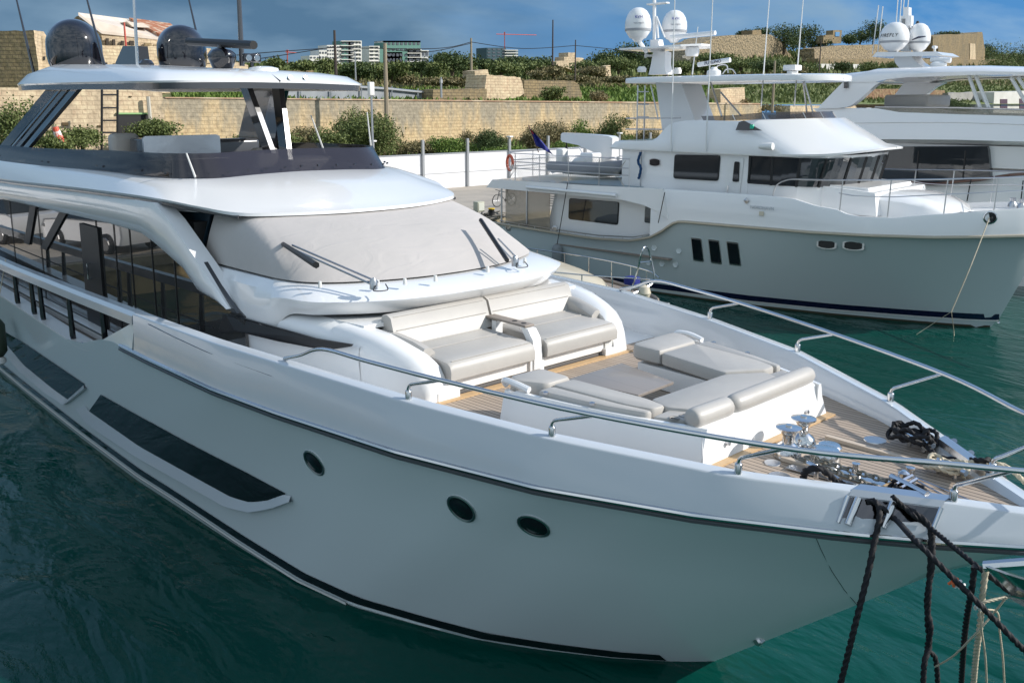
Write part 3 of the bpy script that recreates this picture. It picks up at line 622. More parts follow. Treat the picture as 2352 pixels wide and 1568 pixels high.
# domes, radar, lights, aerials on the hardtop
def dome(x, y, z, r, h, m, nm='satellite_dome', par=YA, band=None):
    pf = [(r*.90,0),(r*.97,h*.10),(r,h*.22),(r*1.0,h-r*1.0)]+[(r*math.cos(R(a)), h-r*1.0+r*1.0*math.sin(R(a))) for a in (12,25,38,50,62,73,82,90)]
    return MB().rev((x,y,z), pf, 32).build(nm, m, par, smooth=60)
p = ay(160,150,-.95); dome(-21.3,-1.0,6.78,.56,1.03,BLK)
dome(-20.4,1.0,6.80,.53,.95,BLK)
MB().prism([ay(262,152,0),ay(282,106,0),ay(316,106,0),ay(322,152,0)], (0,.22,0)).rev(ay(337,152,-.2), [(.15,-.1),(.15,.05),(.1,.12),(.001,.14)], 14).build('mast_base', BLK, YA, smooth=0)
P1, P2 = ay(316,152,-.1), ay(308,0,-.1); P2 = P1+(P2-P1)*1.5
MB().tube([P1, P2], .035, 8).build('mast_pole', CHROME, YA)
rd = Vector((-16.3,.0,6.66))
RAD = MB().rev(rd, [(.16,-.05),(.20,.04),(.25,.16),(.26,.24),(.20,.32),(.08,.36),(.06,.44),(.001,.44)], 16).build('radar_pedestal', BLK, YA, smooth=50)
ra, rb = ay(433,96,.0), ay(583,104,.0)
MB().tube([ra, rb], .075, 10).build('radar_scanner', BLKM, RAD)
q = MB(); a = ay(556,152,.35); b = ay(549,0,.35); b = a+(b-a)*1.5; q.tube([a, b], [.05,.04], 8).build('radio_pole', DGREY, YA)
q = MB(); c = ay(578,135,.35)
q.box((c.x-.03,c.y-.17,c.z-.07),(c.x+.05,c.y+.17,c.z+.09),.02); q.tube([c, (c.x,c.y,c.z-.25)], .03, 6); SP = q.build('searchlight', BLK, YA)
for dy in (-.08,.08): MB().rev((c.x+.055,c.y+dy,c.z+.01), [(.06,0),(.055,.01),(.001,.012)], 12, (1,0,0)).build('lamp_lens', CHROME, SP)
MB().rev(ay(605,157,.3), [(.28,-.06),(.26,.0),(.15,.03),(.001,.035)], 14).build('antenna_pod', GEL, YA)
for (u0,v0,u1,v1,y) in ((78,168,38,0,-1.8),(240,152,200,0,-1.2),(470,158,434,0,1.3)):
    a, b = ay(u0,v0,y), ay(u1,v1,y); b = a+(b-a)*1.4
    MB().tube([a, b], [.03,.014], 6).build('whip_antenna', BLK, YA)
for (u0,v0,u1,v1,x) in ((450,411,428,352,-13.75),(746,352,714,265,-15),(854,357,843,258,-15)):
    a, b = ax(u0,v0,x), ax(u1,v1,x); MB().tube([a, b], [.018,.012], 6).build('short_aerial', RUBW, YA)
# ---- portholes and hull windows
for (u, v, hw) in ((722,1062,.21),(1060,1167,.21),(1226,1207,.21)):
    c = hull_hit(u, v); n = Vector((0,0,0))
    e = .1; X_ = Vector((e, -(Yh(c.x+e, c.z)-Yh(c.x, c.z)), 0)).normalized(); Z_ = Vector((0, -(Yh(c.x, c.z+e)-Yh(c.x, c.z)), e)).normalized()
    n = X_.cross(Z_); n = -n if n.y > 0 else n
    RING = MB().rev(c+n*.004, [(.170,-.02),(.170,.008),(.155,.014),(.142,.008),(.142,-.02)], 36, n, cap=False).build('porthole', STEEL, YA, smooth=30)
    MB().rev(c+n*.006, [(.143,.003),(.10,.004),(.093,.008),(.001,.008)], 32, n).build('porthole_glass', BLK, RING, smooth=30)
def strip(top, bot, n=24, off=.014):
    def res(L):
        d = [0]
        for a, b in zip(L[:-1], L[1:]): d.append(d[-1]+math.hypot(b[0]-a[0], b[1]-a[1]))
        return [(float(np.interp(t, d, [q[0] for q in L])), float(np.interp(t, d, [q[1] for q in L]))) for t in np.linspace(0, d[-1], n)]
    T_, B_ = res(top), res(bot)
    return [[hull_hit(lerp(a[0],b[0],k/5), lerp(a[1],b[1],k/5), off) for k in range(6)] for a, b in zip(T_, B_)]
wt_ = [(231,906),(308,949),(440,1021),(560,1082),(656,1133)]
wb_ = [(204,944),(320,1025),(464,1105),(530,1141),(572,1153),(610,1150),(655,1134)]
lo_ = [(180,938),(205,972),(320,1048),(464,1128),(525,1162),(580,1174),(630,1165),(672,1149)]
MB().grid(strip(wt_, wb_)).build('hull_window', GLASS, YA, smooth=60)
Lg = strip([(196,932)]+wb_[0:]+[(668,1138)], lo_, 30, .012)
for r in Lg:
    for k, p in enumerate(r): p.y -= .05*k/5
MB().grid(Lg).grid([[r[-1], Vector((r[-1].x, r[-1].y+.055, r[-1].z-.012))] for r in Lg]).build('hull_window_ledge', SIDE, YA, smooth=30)
MB().grid(strip([(-20,735),(14,764),(54,787),(144,848),(194,882)], [(-20,760),(14,790),(54,838),(120,892),(155,917)], 20)).build('aft_hull_window', GLASS, YA, smooth=60)
Lg = strip([(-20,760),(14,790),(54,838),(120,892),(155,917),(192,884)], [(-20,775),(10,803),(48,850),(110,902),(152,929),(200,890)], 24, .012)
for r in Lg:
    for k, p in enumerate(r): p.y -= .05*k/5
MB().grid(Lg).grid([[r[-1], Vector((r[-1].x, r[-1].y+.055, r[-1].z-.012))] for r in Lg]).build('aft_hull_window_ledge', SIDE, YA, smooth=30)
c = hull_hit(1742,1470); MB().rev(c, [(.05,-.05),(.05,.03),(.03,.05),(.001,.05)], 10, (0,-1,0)).build('bow_eye', STEEL, YA)

def bw(u, v, off=0.0):
    r = ray(u, v); y = -1.5
    for _ in range(40):
        p = CAM + r*((y-CAMY)/r.y); t_ = min(1, max(0, (p.z-2.62)/.22)); y = .5*y-.5*(lerp(tab(p.x, RX, RHf), G(p.x)+.1, t_)+off)
    return CAM + r*((y-CAMY)/r.y)
MB().tube([hull_hit(u,v,.001) for u,v in ((1868,1220),(1885,1260),(1910,1310),(1940,1355),(1972,1392))], .004, 4).build('hull_seam', DGREY, YA)
MB().tube([bw(u,v,.0) for u,v in ((340,744),(396,772),(470,806),(545,835),(620,862),(700,890),(770,914))], .006, 4).build('bulwark_groove', DGREY, YA)
# ================================================================ FOREDECK FURNITURE (fixed parts of the yacht)
def cushion(mb, pts, z0, z1, r=.05, slope=0):
    """rounded slab from a plan outline; z1 may rise with slope per metre of x"""
    P = [Vector((p[0], p[1], 0)) for p in pts]
    c = sum(P, Vector())/len(P)
    def ins(d):
        out = []
        n = len(P)
        for i in range(n):
            e0 = (P[i]-P[i-1]).normalized(); e1 = (P[(i+1) % n]-P[i]).normalized()
            n0 = Vector((-e0.y, e0.x, 0)); n1 = Vector((-e1.y, e1.x, 0))
            if (c-P[i]).dot(n0) < 0 and (c-P[i]).dot(n1) < 0: n0, n1 = -n0, -n1
            b = (n0+n1); b = b/max(.25, b.length_squared)*2 if b.length > 1e-6 else n0
            out.append(P[i]+b*d)
        return out
    def sub(L):
        out = []; n = len(L)
        for i in range(n):
            a, b, c_ = L[i-1], L[i], L[(i+1) % n]
            r1 = min(r*1.1, (a-b).length*.4); r2 = min(r*1.1, (c_-b).length*.4)
            p0 = b+(a-b).normalized()*r1; p2 = b+(c_-b).normalized()*r2
            for t in (0, .5, 1): out.append((1-t)**2*p0+2*t*(1-t)*b+t*t*p2)
        return out
    rings = []
    for dz, d in ((0, r*.5), (r*.5, 0), (max(.01, z1-z0-r), 0), (z1-z0-r*.3, r*.3), (z1-z0, r)):
        rings.append([p+Vector((0, 0, z0+dz+(slope*(p.x-c.x) if dz > r else 0))) for p in sub(ins(d))])
    mb.rings(rings, True, True); return mb
SO = MB()
# twin sofa facing the bow
SO.box((-8.95,-1.5,2.62),(-8.0,1.5,2.84)).build('sofa_base', GEL, YA, smooth=0)
q = MB(); q.box((-7.99,-1.46,2.70),(-7.955,1.46,2.84),.01).box((-7.97,-1.60,2.625),(-7.90,-1.28,2.74)).box((-7.97,1.28,2.625),(-7.90,1.60,2.74)).box((-7.97,-.12,2.62),(-7.92,.12,2.84)).build('sofa_plinth', GEL, YA, smooth=0)
q = MB(); q.box((-7.985,-1.25,2.63),(-7.972,-.15,2.69)).box((-7.985,.15,2.63),(-7.972,1.25,2.69)).build('plinth_vent', DGREY, YA, smooth=0)
MB().box((-7.955,1.30,2.74),(-7.935,1.48,2.86),.008).build('socket_box', RUBW, YA)
for s in (-1, 1):
    q = MB()
    sec = lambda y, e=0: [(-8.98,y,2.86),(-8.98,y,3.13-e),(-8.5,y,3.115-e),(-8.06,y,3.10-e),(-7.92,y,3.09-e),(-7.865,y,3.055-e),(-7.845,y,2.99-e),(-7.85,y,2.87),(-7.90,y,2.845)]
    q.rings([sec(s*.11, .02), sec(s*.14), sec(s*1.40), sec(s*1.45, .02)], True, True)
    SC_ = q.build('sofa_seat', CUSH, YA, smooth=50)
    q = MB()
    for xx in (-8.72, -8.42): q.tube([(xx,s*.16,3.126+.0*xx+(.0 if xx<-8.6 else -.008)),(xx,s*1.4,3.126-(.0 if xx<-8.6 else .008))], .006, 5)
    q.build('seat_seam', CUSH, SC_)
    q = MB()
    sb = lambda y, d=0: [(-9.02+d,y,3.1),(-9.12+d,y,3.34),(-9.08+d,y,3.46),(-8.98+d,y,3.485),(-8.90+d,y,3.45),(-8.76,y,3.12),(-8.78,y,3.1)]
    q.rings([sb(s*.02,.02), sb(s*.06), sb(s*1.50), sb(s*1.56,.03), ], True, True); q.build('sofa_back', CUSH, YA, smooth=50)
    q = MB(); q.rings([[(x,s*(y+a),z+b) for a,b in ((-.1,-.12),(-.1,.03),(-.03,.09),(.05,.09),(.09,.02),(.09,-.12))] for x,y,z in ((-9.0,1.56,3.21),(-8.7,1.53,3.19),(-8.45,1.49,3.15),(-8.25,1.47,3.10))], True, True)
    q.build('side_bolster', CUSH, YA, smooth=50)
    for p_ in ([(-7.905,s*.14,3.088),(-7.905,s*.7,3.088),(-7.905,s*1.40,3.088)], [(-8.90,s*.06,3.455),(-8.90,s*1.5,3.455)], [(-8.83,s*.06,3.30),(-8.83,s*1.5,3.30)]): MB().tube(p_, .006, 5).build('sofa_piping', CUSH, YA)
AR = MB().rings([[(-8.02,-.07,z-.0),(-7.90,-.07,z),(-7.90,.07,z),(-8.02,.07,z)] for z in (2.72, 2.9)]+[[(-8.05,-.07,3.08),(-7.93,-.07,3.10),(-7.93,.07,3.10),(-8.05,.07,3.08)],[(-8.16,-.07,3.24),(-8.02,-.07,3.22),(-8.02,.07,3.22),(-8.16,.07,3.24)]], True, True).build('centre_armrest', GEL, YA, smooth=30)
MB().box((-8.72,-.06,3.0),(-8.64,.06,3.22)).build('armrest_bracket', GEL, AR, smooth=30)
MB().box((-8.98,-.085,3.235),(-8.06,.085,3.265),.012).build('armrest_board', TEAKG, AR)
for x in (-8.34,-8.17): MB().rev((x,0,3.262), [(.035,0),(.036,.006),(.03,.006),(.001,.004)], 14).build('cup_holder', BLKM, AR)
# U-shaped bow lounge
OUT = [(-6.86,1.58),(-6.55,1.62),(-6.1,1.54),(-5.6,1.43),(-5.1,1.28),(-4.62,1.10)]
q = MB()
for s in (-1, 1):
    P_ = cr_([(x, y, 0) for x, y in OUT], 4); rows = []
    for i, p in enumerate(P_):
        zt = 3.045+(.02 if i > 2 else -.02)
        t = i/(len(P_)-1)
        rows.append([(p.x, s*(p.y+.02), DK(p.x)-.01), (p.x, s*(p.y-.05), zt-.06), (p.x, s*(p.y-.07), zt), (p.x, s*(p.y-.115), zt+.0), (p.x, s*(p.y-.13), zt-.06), (p.x, s*(p.y-.13), DK(p.x)-.01)])
    q.rings(rows, True, True)
q.rings([[(x, s*y, z) for x, y, z in ((-4.58,1.12,2.70),(-4.66,1.06,3.05),(-4.74,1.04,3.07),(-4.9,1.0,2.70))] for s in (-1, 1)], True, True)
# corner posts and inner benches
for s in (-1, 1):
    q.prism([(-6.80,s*(.97 if s < 0 else .62),2.66),(-5.42,s*(.9 if s < 0 else .49),2.7),(-5.42,s*1.3,2.7),(-6.80,s*1.5,2.66)], (0,0,.26))
q.prism([(-5.44,-1.2,2.69),(-4.80,-1.0,2.69),(-4.80,1.0,2.69),(-5.44,1.2,2.69)], (0,0,.27))
BL = q.build('bow_lounge_base', GEL, YA, smooth=40)
for (y, z) in ((.72,2.83),(-.72,2.86),(-.64,2.88)):
    MB().rev((-4.585,y,z), [(.022,-.03),(.022,.008),(.001,.01)], 10, (1,0,.2)).build('bolt_cap', STEEL, BL)
q = MB()
for s in (-1, 1):
    a_, b_ = (.93, .86) if s < 0 else (.58, .45)
    cushion(q, [(-6.42,s*a_),(-5.46,s*b_),(-5.20,s*.90),(-5.22,s*1.08),(-5.48,s*1.16),(-6.42,s*1.24)], 2.97, 3.13, .035)
    cushion(q, [(-6.90,s*(a_+.06)),(-6.82,s*a_),(-6.44,s*a_),(-6.44,s*1.30),(-6.75,s*1.46),(-6.92,s*1.40)], 2.96, 3.15, .05)
    cushion(q, [(-6.40,s*1.26),(-5.55,s*1.17),(-5.2,s*1.1),(-5.2,s*1.19),(-5.6,s*1.32),(-6.40,s*1.47)], 2.97, 3.12, .03)
    cushion(q, [(-5.18,s*.86),(-4.84,s*.70),(-4.82,s*.98),(-5.16,s*1.16)], 2.96, 3.085, .03)
cushion(q, [(-5.44,-.84),(-5.17,-.92),(-4.88,-.74),(-4.88,.74),(-5.17,.83),(-5.44,.43)], 2.97, 3.12, .035)
CU = q.build('lounge_cushion', CUSH, YA, smooth=40)
q = MB()
for s in (-1, 1):
    for c_ in ((-4.95,.93),(-4.98,1.05)): q.rev((c_[0], s*c_[1], 3.083), [(.05,0),(.052,.008),(.042,.008),(.038,-.0),(.001,-.0)], 18)
q.build('lounge_cup_holder', mat('dark_vinyl', (.30,.275,.25), .5), YA)
for s, ys in ((-1, (-1.07, -.48)), (1, (-.46, 1.07))):
    q = MB(); rr = [.04,.08,.095,.10,.10,.095,.08,.04]; yy = [ys[0]+(ys[1]-ys[0])*t for t in (0,.015,.05,.15,.85,.95,.985,1)]
    q.tube([(-4.76-.02*abs(y), y, 3.13) for y in yy], rr, 14); q.build('roll_bolster', CUSH, YA, smooth=60)
for s in (-1, 1):
    MB().tube(cr_([(-6.92,s*1.44,3.05),(-6.88,s*1.5,3.12),(-6.7,s*1.52,3.13),(-6.5,s*1.5,3.1)], 4), .035, 8).build('lounge_handle', GEL, BL)
    MB().rev((-6.3,s*1.46,3.10), [(.03,0),(.03,.02),(.001,.03)], 8).rev((-5.75,s*1.36,3.10), [(.03,0),(.03,.02),(.001,.03)], 8).build('lounge_stud', STEEL, BL)
# table
tz = 2.99
T_ = [az(u, v, tz) for u, v in ((1305,870),(1428,833),(1548,876),(1466,907))]
q = MB(); cushion(q, [(p.x, p.y) for p in T_], tz-.035, tz, .008); q.build('table_top', TABLE, YA, smooth=30)
cx_, cy_ = sum(p.x for p in T_)/4, sum(p.y for p in T_)/4
MB().rev((cx_,cy_,2.68), [(.16,0),(.16,.015),(.05,.03),(.05,.27),(.12,.27)], 16).build('table_leg', STEEL, YA)
# ---- bow rail
FEET = [(-9.0,3.15,2.90),(-7.14,3.09,2.57),(-5.54,3.03,2.13),(-4.03,2.93,1.41),(-2.65,2.84,.41)]
for s in (-1, 1):
    pr = [(-9.05,s*2.90,3.17),(-8.75,s*2.86,3.26),(-8.3,s*2.84,3.42),(-7.6,s*2.74,3.415),(-6.6,s*2.53,3.39),(-5.1,s*2.11,3.345),(-3.5,s*1.47,3.315),(-2.6,s*.86,3.30),(-1.9,s*.42,3.30),(-1.55,s*.15,3.30),(-1.45,0,3.30)]
    MB().tube(cr_(pr, 6), .024, 10).build('bow_rail', CHROME, YA, smooth=80)
    for (x, z, y) in FEET[1:]:
        def ry(xx): return tab(xx, [p[0] for p in pr], [abs(p[1]) for p in pr])
        def rz_(xx): return tab(xx, [p[0] for p in pr], [p[2] for p in pr])
        x2 = x+.46
        st = [(x,s*y,z-.02),(x,s*y,z+.10),(x+.008,s*y,z+.125),(x+.028,s*y,z+.147),(x+.06,s*lerp(y,ry(x2),.1),z+.165),(x2,s*ry(x2),rz_(x2)-.01)]
        ST = MB().tube(st, .019, 8).build('stanchion', CHROME, YA, smooth=80)
        MB().rev((x,s*y,z-.02), [(.034,0),(.034,.10),(.030,.11),(.022,.115)], 14).build('stanchion_base', CHROME, ST, smooth=40)
# ---- windlass, chain locker, cleats
def winch(x, y, z, k=1.0):
    W_ = MB().rev((x,y,z), [(.13*k,0),(.13*k,.05*k),(.11*k,.10*k),(.055*k,.14*k),(.05*k,.20*k),(.075*k,.25*k),(.12*k,.275*k),(.12*k,.29*k),(.07*k,.30*k),(.03*k,.30*k),(.03*k,.315*k),(.001,.315*k)], 28)
    return W_.build('windlass_drum', CHROME, YA, smooth=40)
w1 = az(1808,1045,2.73); w2 = az(1842,1022,2.73)
winch(w1.x, w1.y, 2.72); winch(w2.x, w2.y, 2.72)
q = MB(); q.rev((w1.x+.33,w1.y+.10,2.72), [(.14,0),(.14,.10),(.12,.14),(.001,.15)], 24).rev((w2.x+.22,w2.y+.12,2.72), [(.12,0),(.12,.03),(.10,.05),(.001,.055)], 20).build('gypsy_cover', CHROME, YA, smooth=40)
LK0, LK1 = az(1830,1060,2.735), az(2075,1130,2.745)
dl = (LK1-LK0); dl.z = 0; pn = Vector((-dl.y, dl.x, 0)).normalized()
q = MB(); q.prism([LK0-pn*.22, LK1-pn*.16, LK1+pn*.16, LK0+pn*.22], (0,0,.006)); q.build('chain_plate', STEEL, YA, smooth=0)
e0 = dl.normalized()
for pa_ in (LK0+e0*.15, LK0+e0*.55): MB().rev(pa_+pn*.02+Vector((0,0,.0)), [(.05,0),(.05,.04),(.028,.05),(.028,.13),(.036,.14),(.001,.145)], 14).build('chain_stopper', CHROME, YA)
def chain(a, b, sag=.0, L=.075, r=.0105):
    q = MB(); n = int((b-a).length/(L*.72)); d = (b-a).normalized()
    for i in range(n):
        c = a.lerp(b, (i+.5)/n); up = Vector((0,0,1)) if i % 2 else pn.copy()
        up = (up-d*up.dot(d)).normalized(); ring = []
        for k in range(13):
            th = 2*math.pi*k/12
            ring.append(c+d*math.cos(th)*L*.5+up*math.sin(th)*L*.30)
        q.tube(ring, r, 5, cap=False)
    return q.build('anchor_chain', mat('galvanised_chain', (.22,.21,.18), .5, metal=.6), YA)
c0, c1 = az(1850,1048,2.80), az(2050,1108,2.79)
chain(c0, c1); chain(az(1835,1052,2.80), az(2015,1120,2.79))
q = MB()
for (a, b) in (((2058,1112),(2095,1092)),((2070,1120),(2105,1100))):
    q.tube([az(a[0],a[1],2.85), az(b[0],b[1],2.87)], .018, 6)
q.rev(az(2075,1100,2.80), [(.05,0),(.05,.06),(.02,.08),(.001,.08)], 10).rev(az(2090,1090,2.80), [(.04,0),(.04,.07),(.001,.08)], 10)
for a, b in (((2090,1105),(2180,1155)),((2100,1095),(2230,1150)),((2100,1100),(2200,1155))): q.tube([az(a[0],a[1],2.82), az(b[0],b[1],2.80)], .009, 5)
q.build('chain_tensioner', CHROME, YA)
q = MB(); q.prism([az(u,v,2.775) for u,v in ((2010,1125),(2060,1100),(2100,1108),(2050,1138))], (0,0,.01)); q.build('locker_lid', TEAKB, YA, smooth=0)
for u, v, r_ in ((2010,1010,.11),(1760+150,1045,.09),(1790,1092,.10),(1775,1060,.08)):
    c = az(u, v, 2.73); MB().rev((c.x,c.y,DK(c.x)+.003), [(r_,0),(r_*.95,.008),(.001,.009)], 24).build('deck_plate', STEEL, YA)
def cleat(c, d, k=1.0):
    d = Vector(d).normalized(); q = MB()
    for t in (-.09, .09): q.tube([c+d*t*k, c+d*t*k+Vector((0,0,.1*k))], .022*k, 8)
    q.tube([c+d*-.2*k+Vector((0,0,.1*k)), c+d*.2*k+Vector((0,0,.1*k))], .028*k, 10); q.build('mooring_cleat', CHROME, YA)
cl1 = az(2105,1030,2.75); cl2 = az(2175,1092,2.75); cl3 = az(1890,1108,2.75); cl4 = az(2085,1140,2.76)
for c in (cl1, cl2, cl3, cl4): cleat(c, (1,-.4,0))
# ---- bow fairleads (polished openings in the bulwark)
for s in (-1, 1):
    x0, x1 = -3.26, -2.68
    for (a, b) in ((x0, x1),):
        n_ = 8; top = []; q = MB()
        rows = []
        for i in range(n_+1):
            x = lerp(a, b, i/n_); g, z, r_ = G(x), ZG(x), tab(x, RX, RHf)
            rows.append([(x, s*(r_+.012), 2.62), (x, s*(r_-.0), 2.66), (x, s*(g+.115), z-.03), (x, s*(g+.06), z+.012), (x, s*(g-.08), z+.014), (x, s*(g-.10), z-.04)])
        q.grid([[r[i] for i in (2,3,4,5)] for r in rows]); FL = q.build('fairlead_cap', STEEL, YA, smooth=30)
        MB().grid([[r[0], r[1]] for r in rows]).build('fairlead_sill', CHROME, FL)
        rec = MB().grid([[Vector(lerp(Vector(r[1]), Vector(r[2]), .04))+Vector((0,s*.004,0)), Vector(lerp(Vector(r[1]), Vector(r[2]), .96))+Vector((0,s*.008,0))] for r in rows]).build('fairlead_opening', mat('dark_polished_steel', (.10,.10,.11), .12, metal=1), FL, smooth=0)
        for t in (.22, .62):
            r0 = rows[int(t*n_)]; p0 = Vector(r0[1])+Vector((0,s*.035,0)); p1 = Vector(r0[2])+Vector((0,s*.03,0))
            MB().tube([p0, p1], .032, 12).build('fairlead_roller', CHROME, FL)
        for i in (0, n_): MB().tube([Vector(rows[i][1])+Vector((0,s*.01,0)), Vector(rows[i][2])+Vector((0,s*.01,0))], .018, 8).build('fairlead_frame', CHROME, FL)
# anchor under the bow
q = MB(); A0 = ad(2272,1312,0) if 0 else None
sh0 = Vector((-1.75,.05,2.15))
def pcx(u, v, x): return ax(u, v, x)
a1_, a2_, a3_, a4_ = pcx(2262,1300,-2.0), pcx(2310,1318,-1.75), pcx(2400,1345,-1.5), pcx(2400,1395,-1.5)
q.prism([a1_, a2_, a3_, a4_, pcx(2330,1370,-1.75)], (.02,.03,.0)).prism([pcx(2305,1366,-1.8), pcx(2360,1372,-1.6), pcx(2420,1395,-1.5), pcx(2400,1420,-1.5)], (.02,.04,0))
q.tube([pcx(2262,1300,-2.05), pcx(2400,1290,-1.7)], .04, 8)
q.build('anchor', CHROME, YA, smooth=20)

# ================================================================ ROPES (things of their own)
def rope(name, pts, r, m, label, group=None, n=8, lobes=3, parent=None, sub=8):
    P = cr_(pts, n)
    L = sum((b-a).length for a, b in zip(P[:-1], P[1:])); k = max(20, int(L/(r*.9)))
    k = min(k, 700)
    d = [0]
    for a, b in zip(P[:-1], P[1:]): d.append(d[-1]+(b-a).length)
    S_ = np.linspace(0, d[-1], k)
    A_ = np.array([tuple(p) for p in P]); Q = np.stack([np.interp(S_, d, A_[:, i]) for i in range(3)], 1)
    o = MB().tube([Vector(x) for x in Q], r, 12, True, 3, 2*math.pi/(r*7.5), .38)
    return o.build(name, m, parent, label, 'rope' if parent is None else None, group, smooth=60)
fx = lambda u, v, x: ax(u, v, x)
GRP = None
ra_ = Vector(hull_hit(2015,1165,.1)) if 0 else az(2012,1158,2.80)
rope('mooring_rope', [bw(1992,1152,.03), bw(2008,1150,.07), bw(2019,1166,.10), bw(2019,1195,.12), fx(2006,1255,-2.98), fx(1995,1310,-2.97), fx(1965,1430,-3.0), fx(1930,1570,-3.1), fx(1905,1660,-3.2)], .028, ROPEB, 'thick black rope hanging from the bow fairlead, leftmost of those dropping to the water')
rope('mooring_rope', [bw(2004,1150,.04), bw(2024,1164,.09), bw(2060,1195,.15), fx(2100,1238,-2.5), fx(2200,1338,-2.15), fx(2290,1428,-1.9), fx(2352,1492,-1.75), fx(2460,1590,-1.6)], .024, ROPEB, 'black rope with orange and white whipping slanting down to the right')
rope('mooring_rope', [az(2050,1140,2.92), bw(2072,1160,.10), bw(2100,1185,.12), bw(2135,1210,.14), fx(2230,1288,-2.2), fx(2310,1352,-1.95), fx(2370,1400,-1.8), fx(2460,1480,-1.6)], .022, ROPEB, 'upper black rope running down past the anchor to the right edge')
rope('mooring_rope', [bw(2066,1158,.05), bw(2100,1176,.09), bw(2130,1200,.13), bw(2138,1225,.16), fx(2138,1270,-2.62), fx(2134,1340,-2.60), fx(2130,1420,-2.60), fx(2134,1480,-2.6), fx(2122,1530,-2.6), fx(2120,1640,-2.6)], .026, ROPEB, 'doubled black rope hanging straight down, tied with white twine near its end')
rope('mooring_rope', [fx(2142,1225,-2.64), fx(2141,1300,-2.59), fx(2128,1380,-2.63), fx(2138,1440,-2.57), fx(2130,1490,-2.62), fx(2150,1520,-2.6), fx(2156,1650,-2.6)], .024, ROPEB, 'second strand of the doubled black rope, splitting off at its lower end')
rope('mooring_rope', [fx(2238,1300,-2.1), fx(2232,1350,-2.12), fx(2220,1420,-2.2), fx(2212,1500,-2.3), fx(2204,1640,-2.5)], .024, ROPEB, 'thin black rope hanging beside the cream rope under the bow')
rope('mooring_rope', [fx(2265,1300,-2.05), fx(2256,1370,-2.07), fx(2250,1440,-2.1), fx(2240,1520,-2.2), fx(2230,1650,-2.4)], .024, ROPEC, 'cream three-strand rope hanging under the bow beside the anchor')
for i, (L_, lb) in enumerate((([(2250,1400,-2.05),(2255,1450,-2.05),(2264,1520,-2.1),(2268,1640,-2.2)], 'thin cream cord dropping from the knot, left of two'), ([(2255,1400,-2.05),(2290,1405,-2.0),(2296,1450,-2.0),(2304,1520,-2.0),(2310,1640,-2.1)], 'thin cream cord dropping from the knot, right of two'),
    ([(2148,1530,-2.6),(2190,1505,-2.4),(2240,1455,-2.1),(2280,1410,-2.0),(2312,1370,-1.9)], 'slack thin cord between the doubled black rope and the anchor'), ([(2240,1395,-2.05),(2262,1382,-2.0),(2318,1370,-1.9)], 'thick white cord lashed round the slanting black rope'))):
    rope('cord', [fx(*p) for p in L_], .008 if i < 3 else .013, ROPEC, lb)
for (u, v, x, m, nm, lb) in ((2192,1333,-2.2,mat('orange_tape',(.75,.16,.05),.7),'tape_knot','ragged orange tape tied on the slanting black rope'),(2206,1344,-2.16,RUBW,'tape_knot','ragged white tape next to the orange tape on a black rope'),(2142,1282,-2.62,RUBW,'tape_knot','small white tie on the doubled black rope'),(2250,1392,-2.03,RUBW,'lashing','white lashing where the cords cross the black rope')):
    c = fx(u, v, x); q = MB()
    for k in range(5):
        d_ = Vector(rng.normal(size=3)).normalized(); q.tube(cr_([c-d_*.03, c+Vector(rng.normal(size=3))*.012, c+d_*.045], 3), .011, 5)
    q.build(nm, m, None, lb, 'rope tie')
def coil(c, rad, turns, r, m, name, label, h=.03, tall=0):
    pts = []
    for i in range(int(turns*10)):
        a = 2*math.pi*i/10; k = rad*(1-.35*math.sin(i*.7)*.3)*(.75+.25*math.sin(i*.37))
        pts.append(c+Vector((math.cos(a)*k*1.25, math.sin(a)*k*.8, .02+h*i/10+abs(math.sin(i*1.1))*tall)))
    return rope(name, pts, r, m, label, n=3)
coil(cl1+Vector((-.03,.0,0)), .19, 3.6, .025, ROPEB, 'coiled_rope', 'black rope heaped over the cleat by the far bulwark', .03, .10)
coil(cl2, .15, 2.8, .024, ROPEC, 'coiled_rope', 'cream rope wound round the foremost cleat', .025, .06)
rope('coiled_rope', [az(1845,1102,2.78), az(1850,1082,2.92), az(1880,1075,2.98), az(1905,1090,2.92), az(1920,1105,2.84), az(1960,1120,2.82), az(2010,1135,2.82)], .034, ROPEB, 'black rope looping over the near bulwark edge behind the fairlead')
coil(cl4+Vector((0,0,-.02)), .12, 2.6, .022, ROPEB, 'coiled_rope', 'black rope bundled on the cleat behind the near fairlead', .02, .05)
rope('mooring_rope', [cl1+Vector((.1,-.05,.08)), az(2160,1050,2.80), az(2210,1055,2.82), az(2262,1058,2.92), Vector((-2.72,.68,2.80)), Vector((-2.3,.9,2.2)), Vector((-1.2,1.6,.6)), Vector((-.9,1.9,-.2))], .028, ROPEB, 'black rope running from the far cleat out through the far fairlead')
rope('mooring_rope', [cl2+Vector((.05,.1,.1)), Vector((-2.75,.55,2.86)), Vector((-2.5,.70,2.75)), Vector((-1.9,1.2,1.8)), Vector((-1.2,1.8,.2)), Vector((-1.1,1.9,-.2))], .026, ROPEC, 'cream rope led over the far side of the bow')
# fender at the left edge
c = ay(-6,780,-3.42)
FE = thing('fender', (c.x,c.y,c.z-.3), 'dark green cylindrical fender hanging at the left edge of the picture', 'fender')
MB().rev((c.x,c.y,c.z-.32), [(.05,-.06),(.10,0),(.16,.08),(.16,.62),(.10,.72),(.05,.78)], 20).build('fender_body', mat('green_fender_cover', (.02,.035,.02), .6), FE)
MB().rev((c.x,c.y,c.z-.52), [(.05,0),(.12,.05),(.12,.13),(.06,.18)], 14).build('fender_end', RUBW, FE)
MB().tube([(c.x,c.y,c.z+.4),(c.x,c.y+.3,3.0)], .01, 5).build('fender_line', ROPEC, FE)
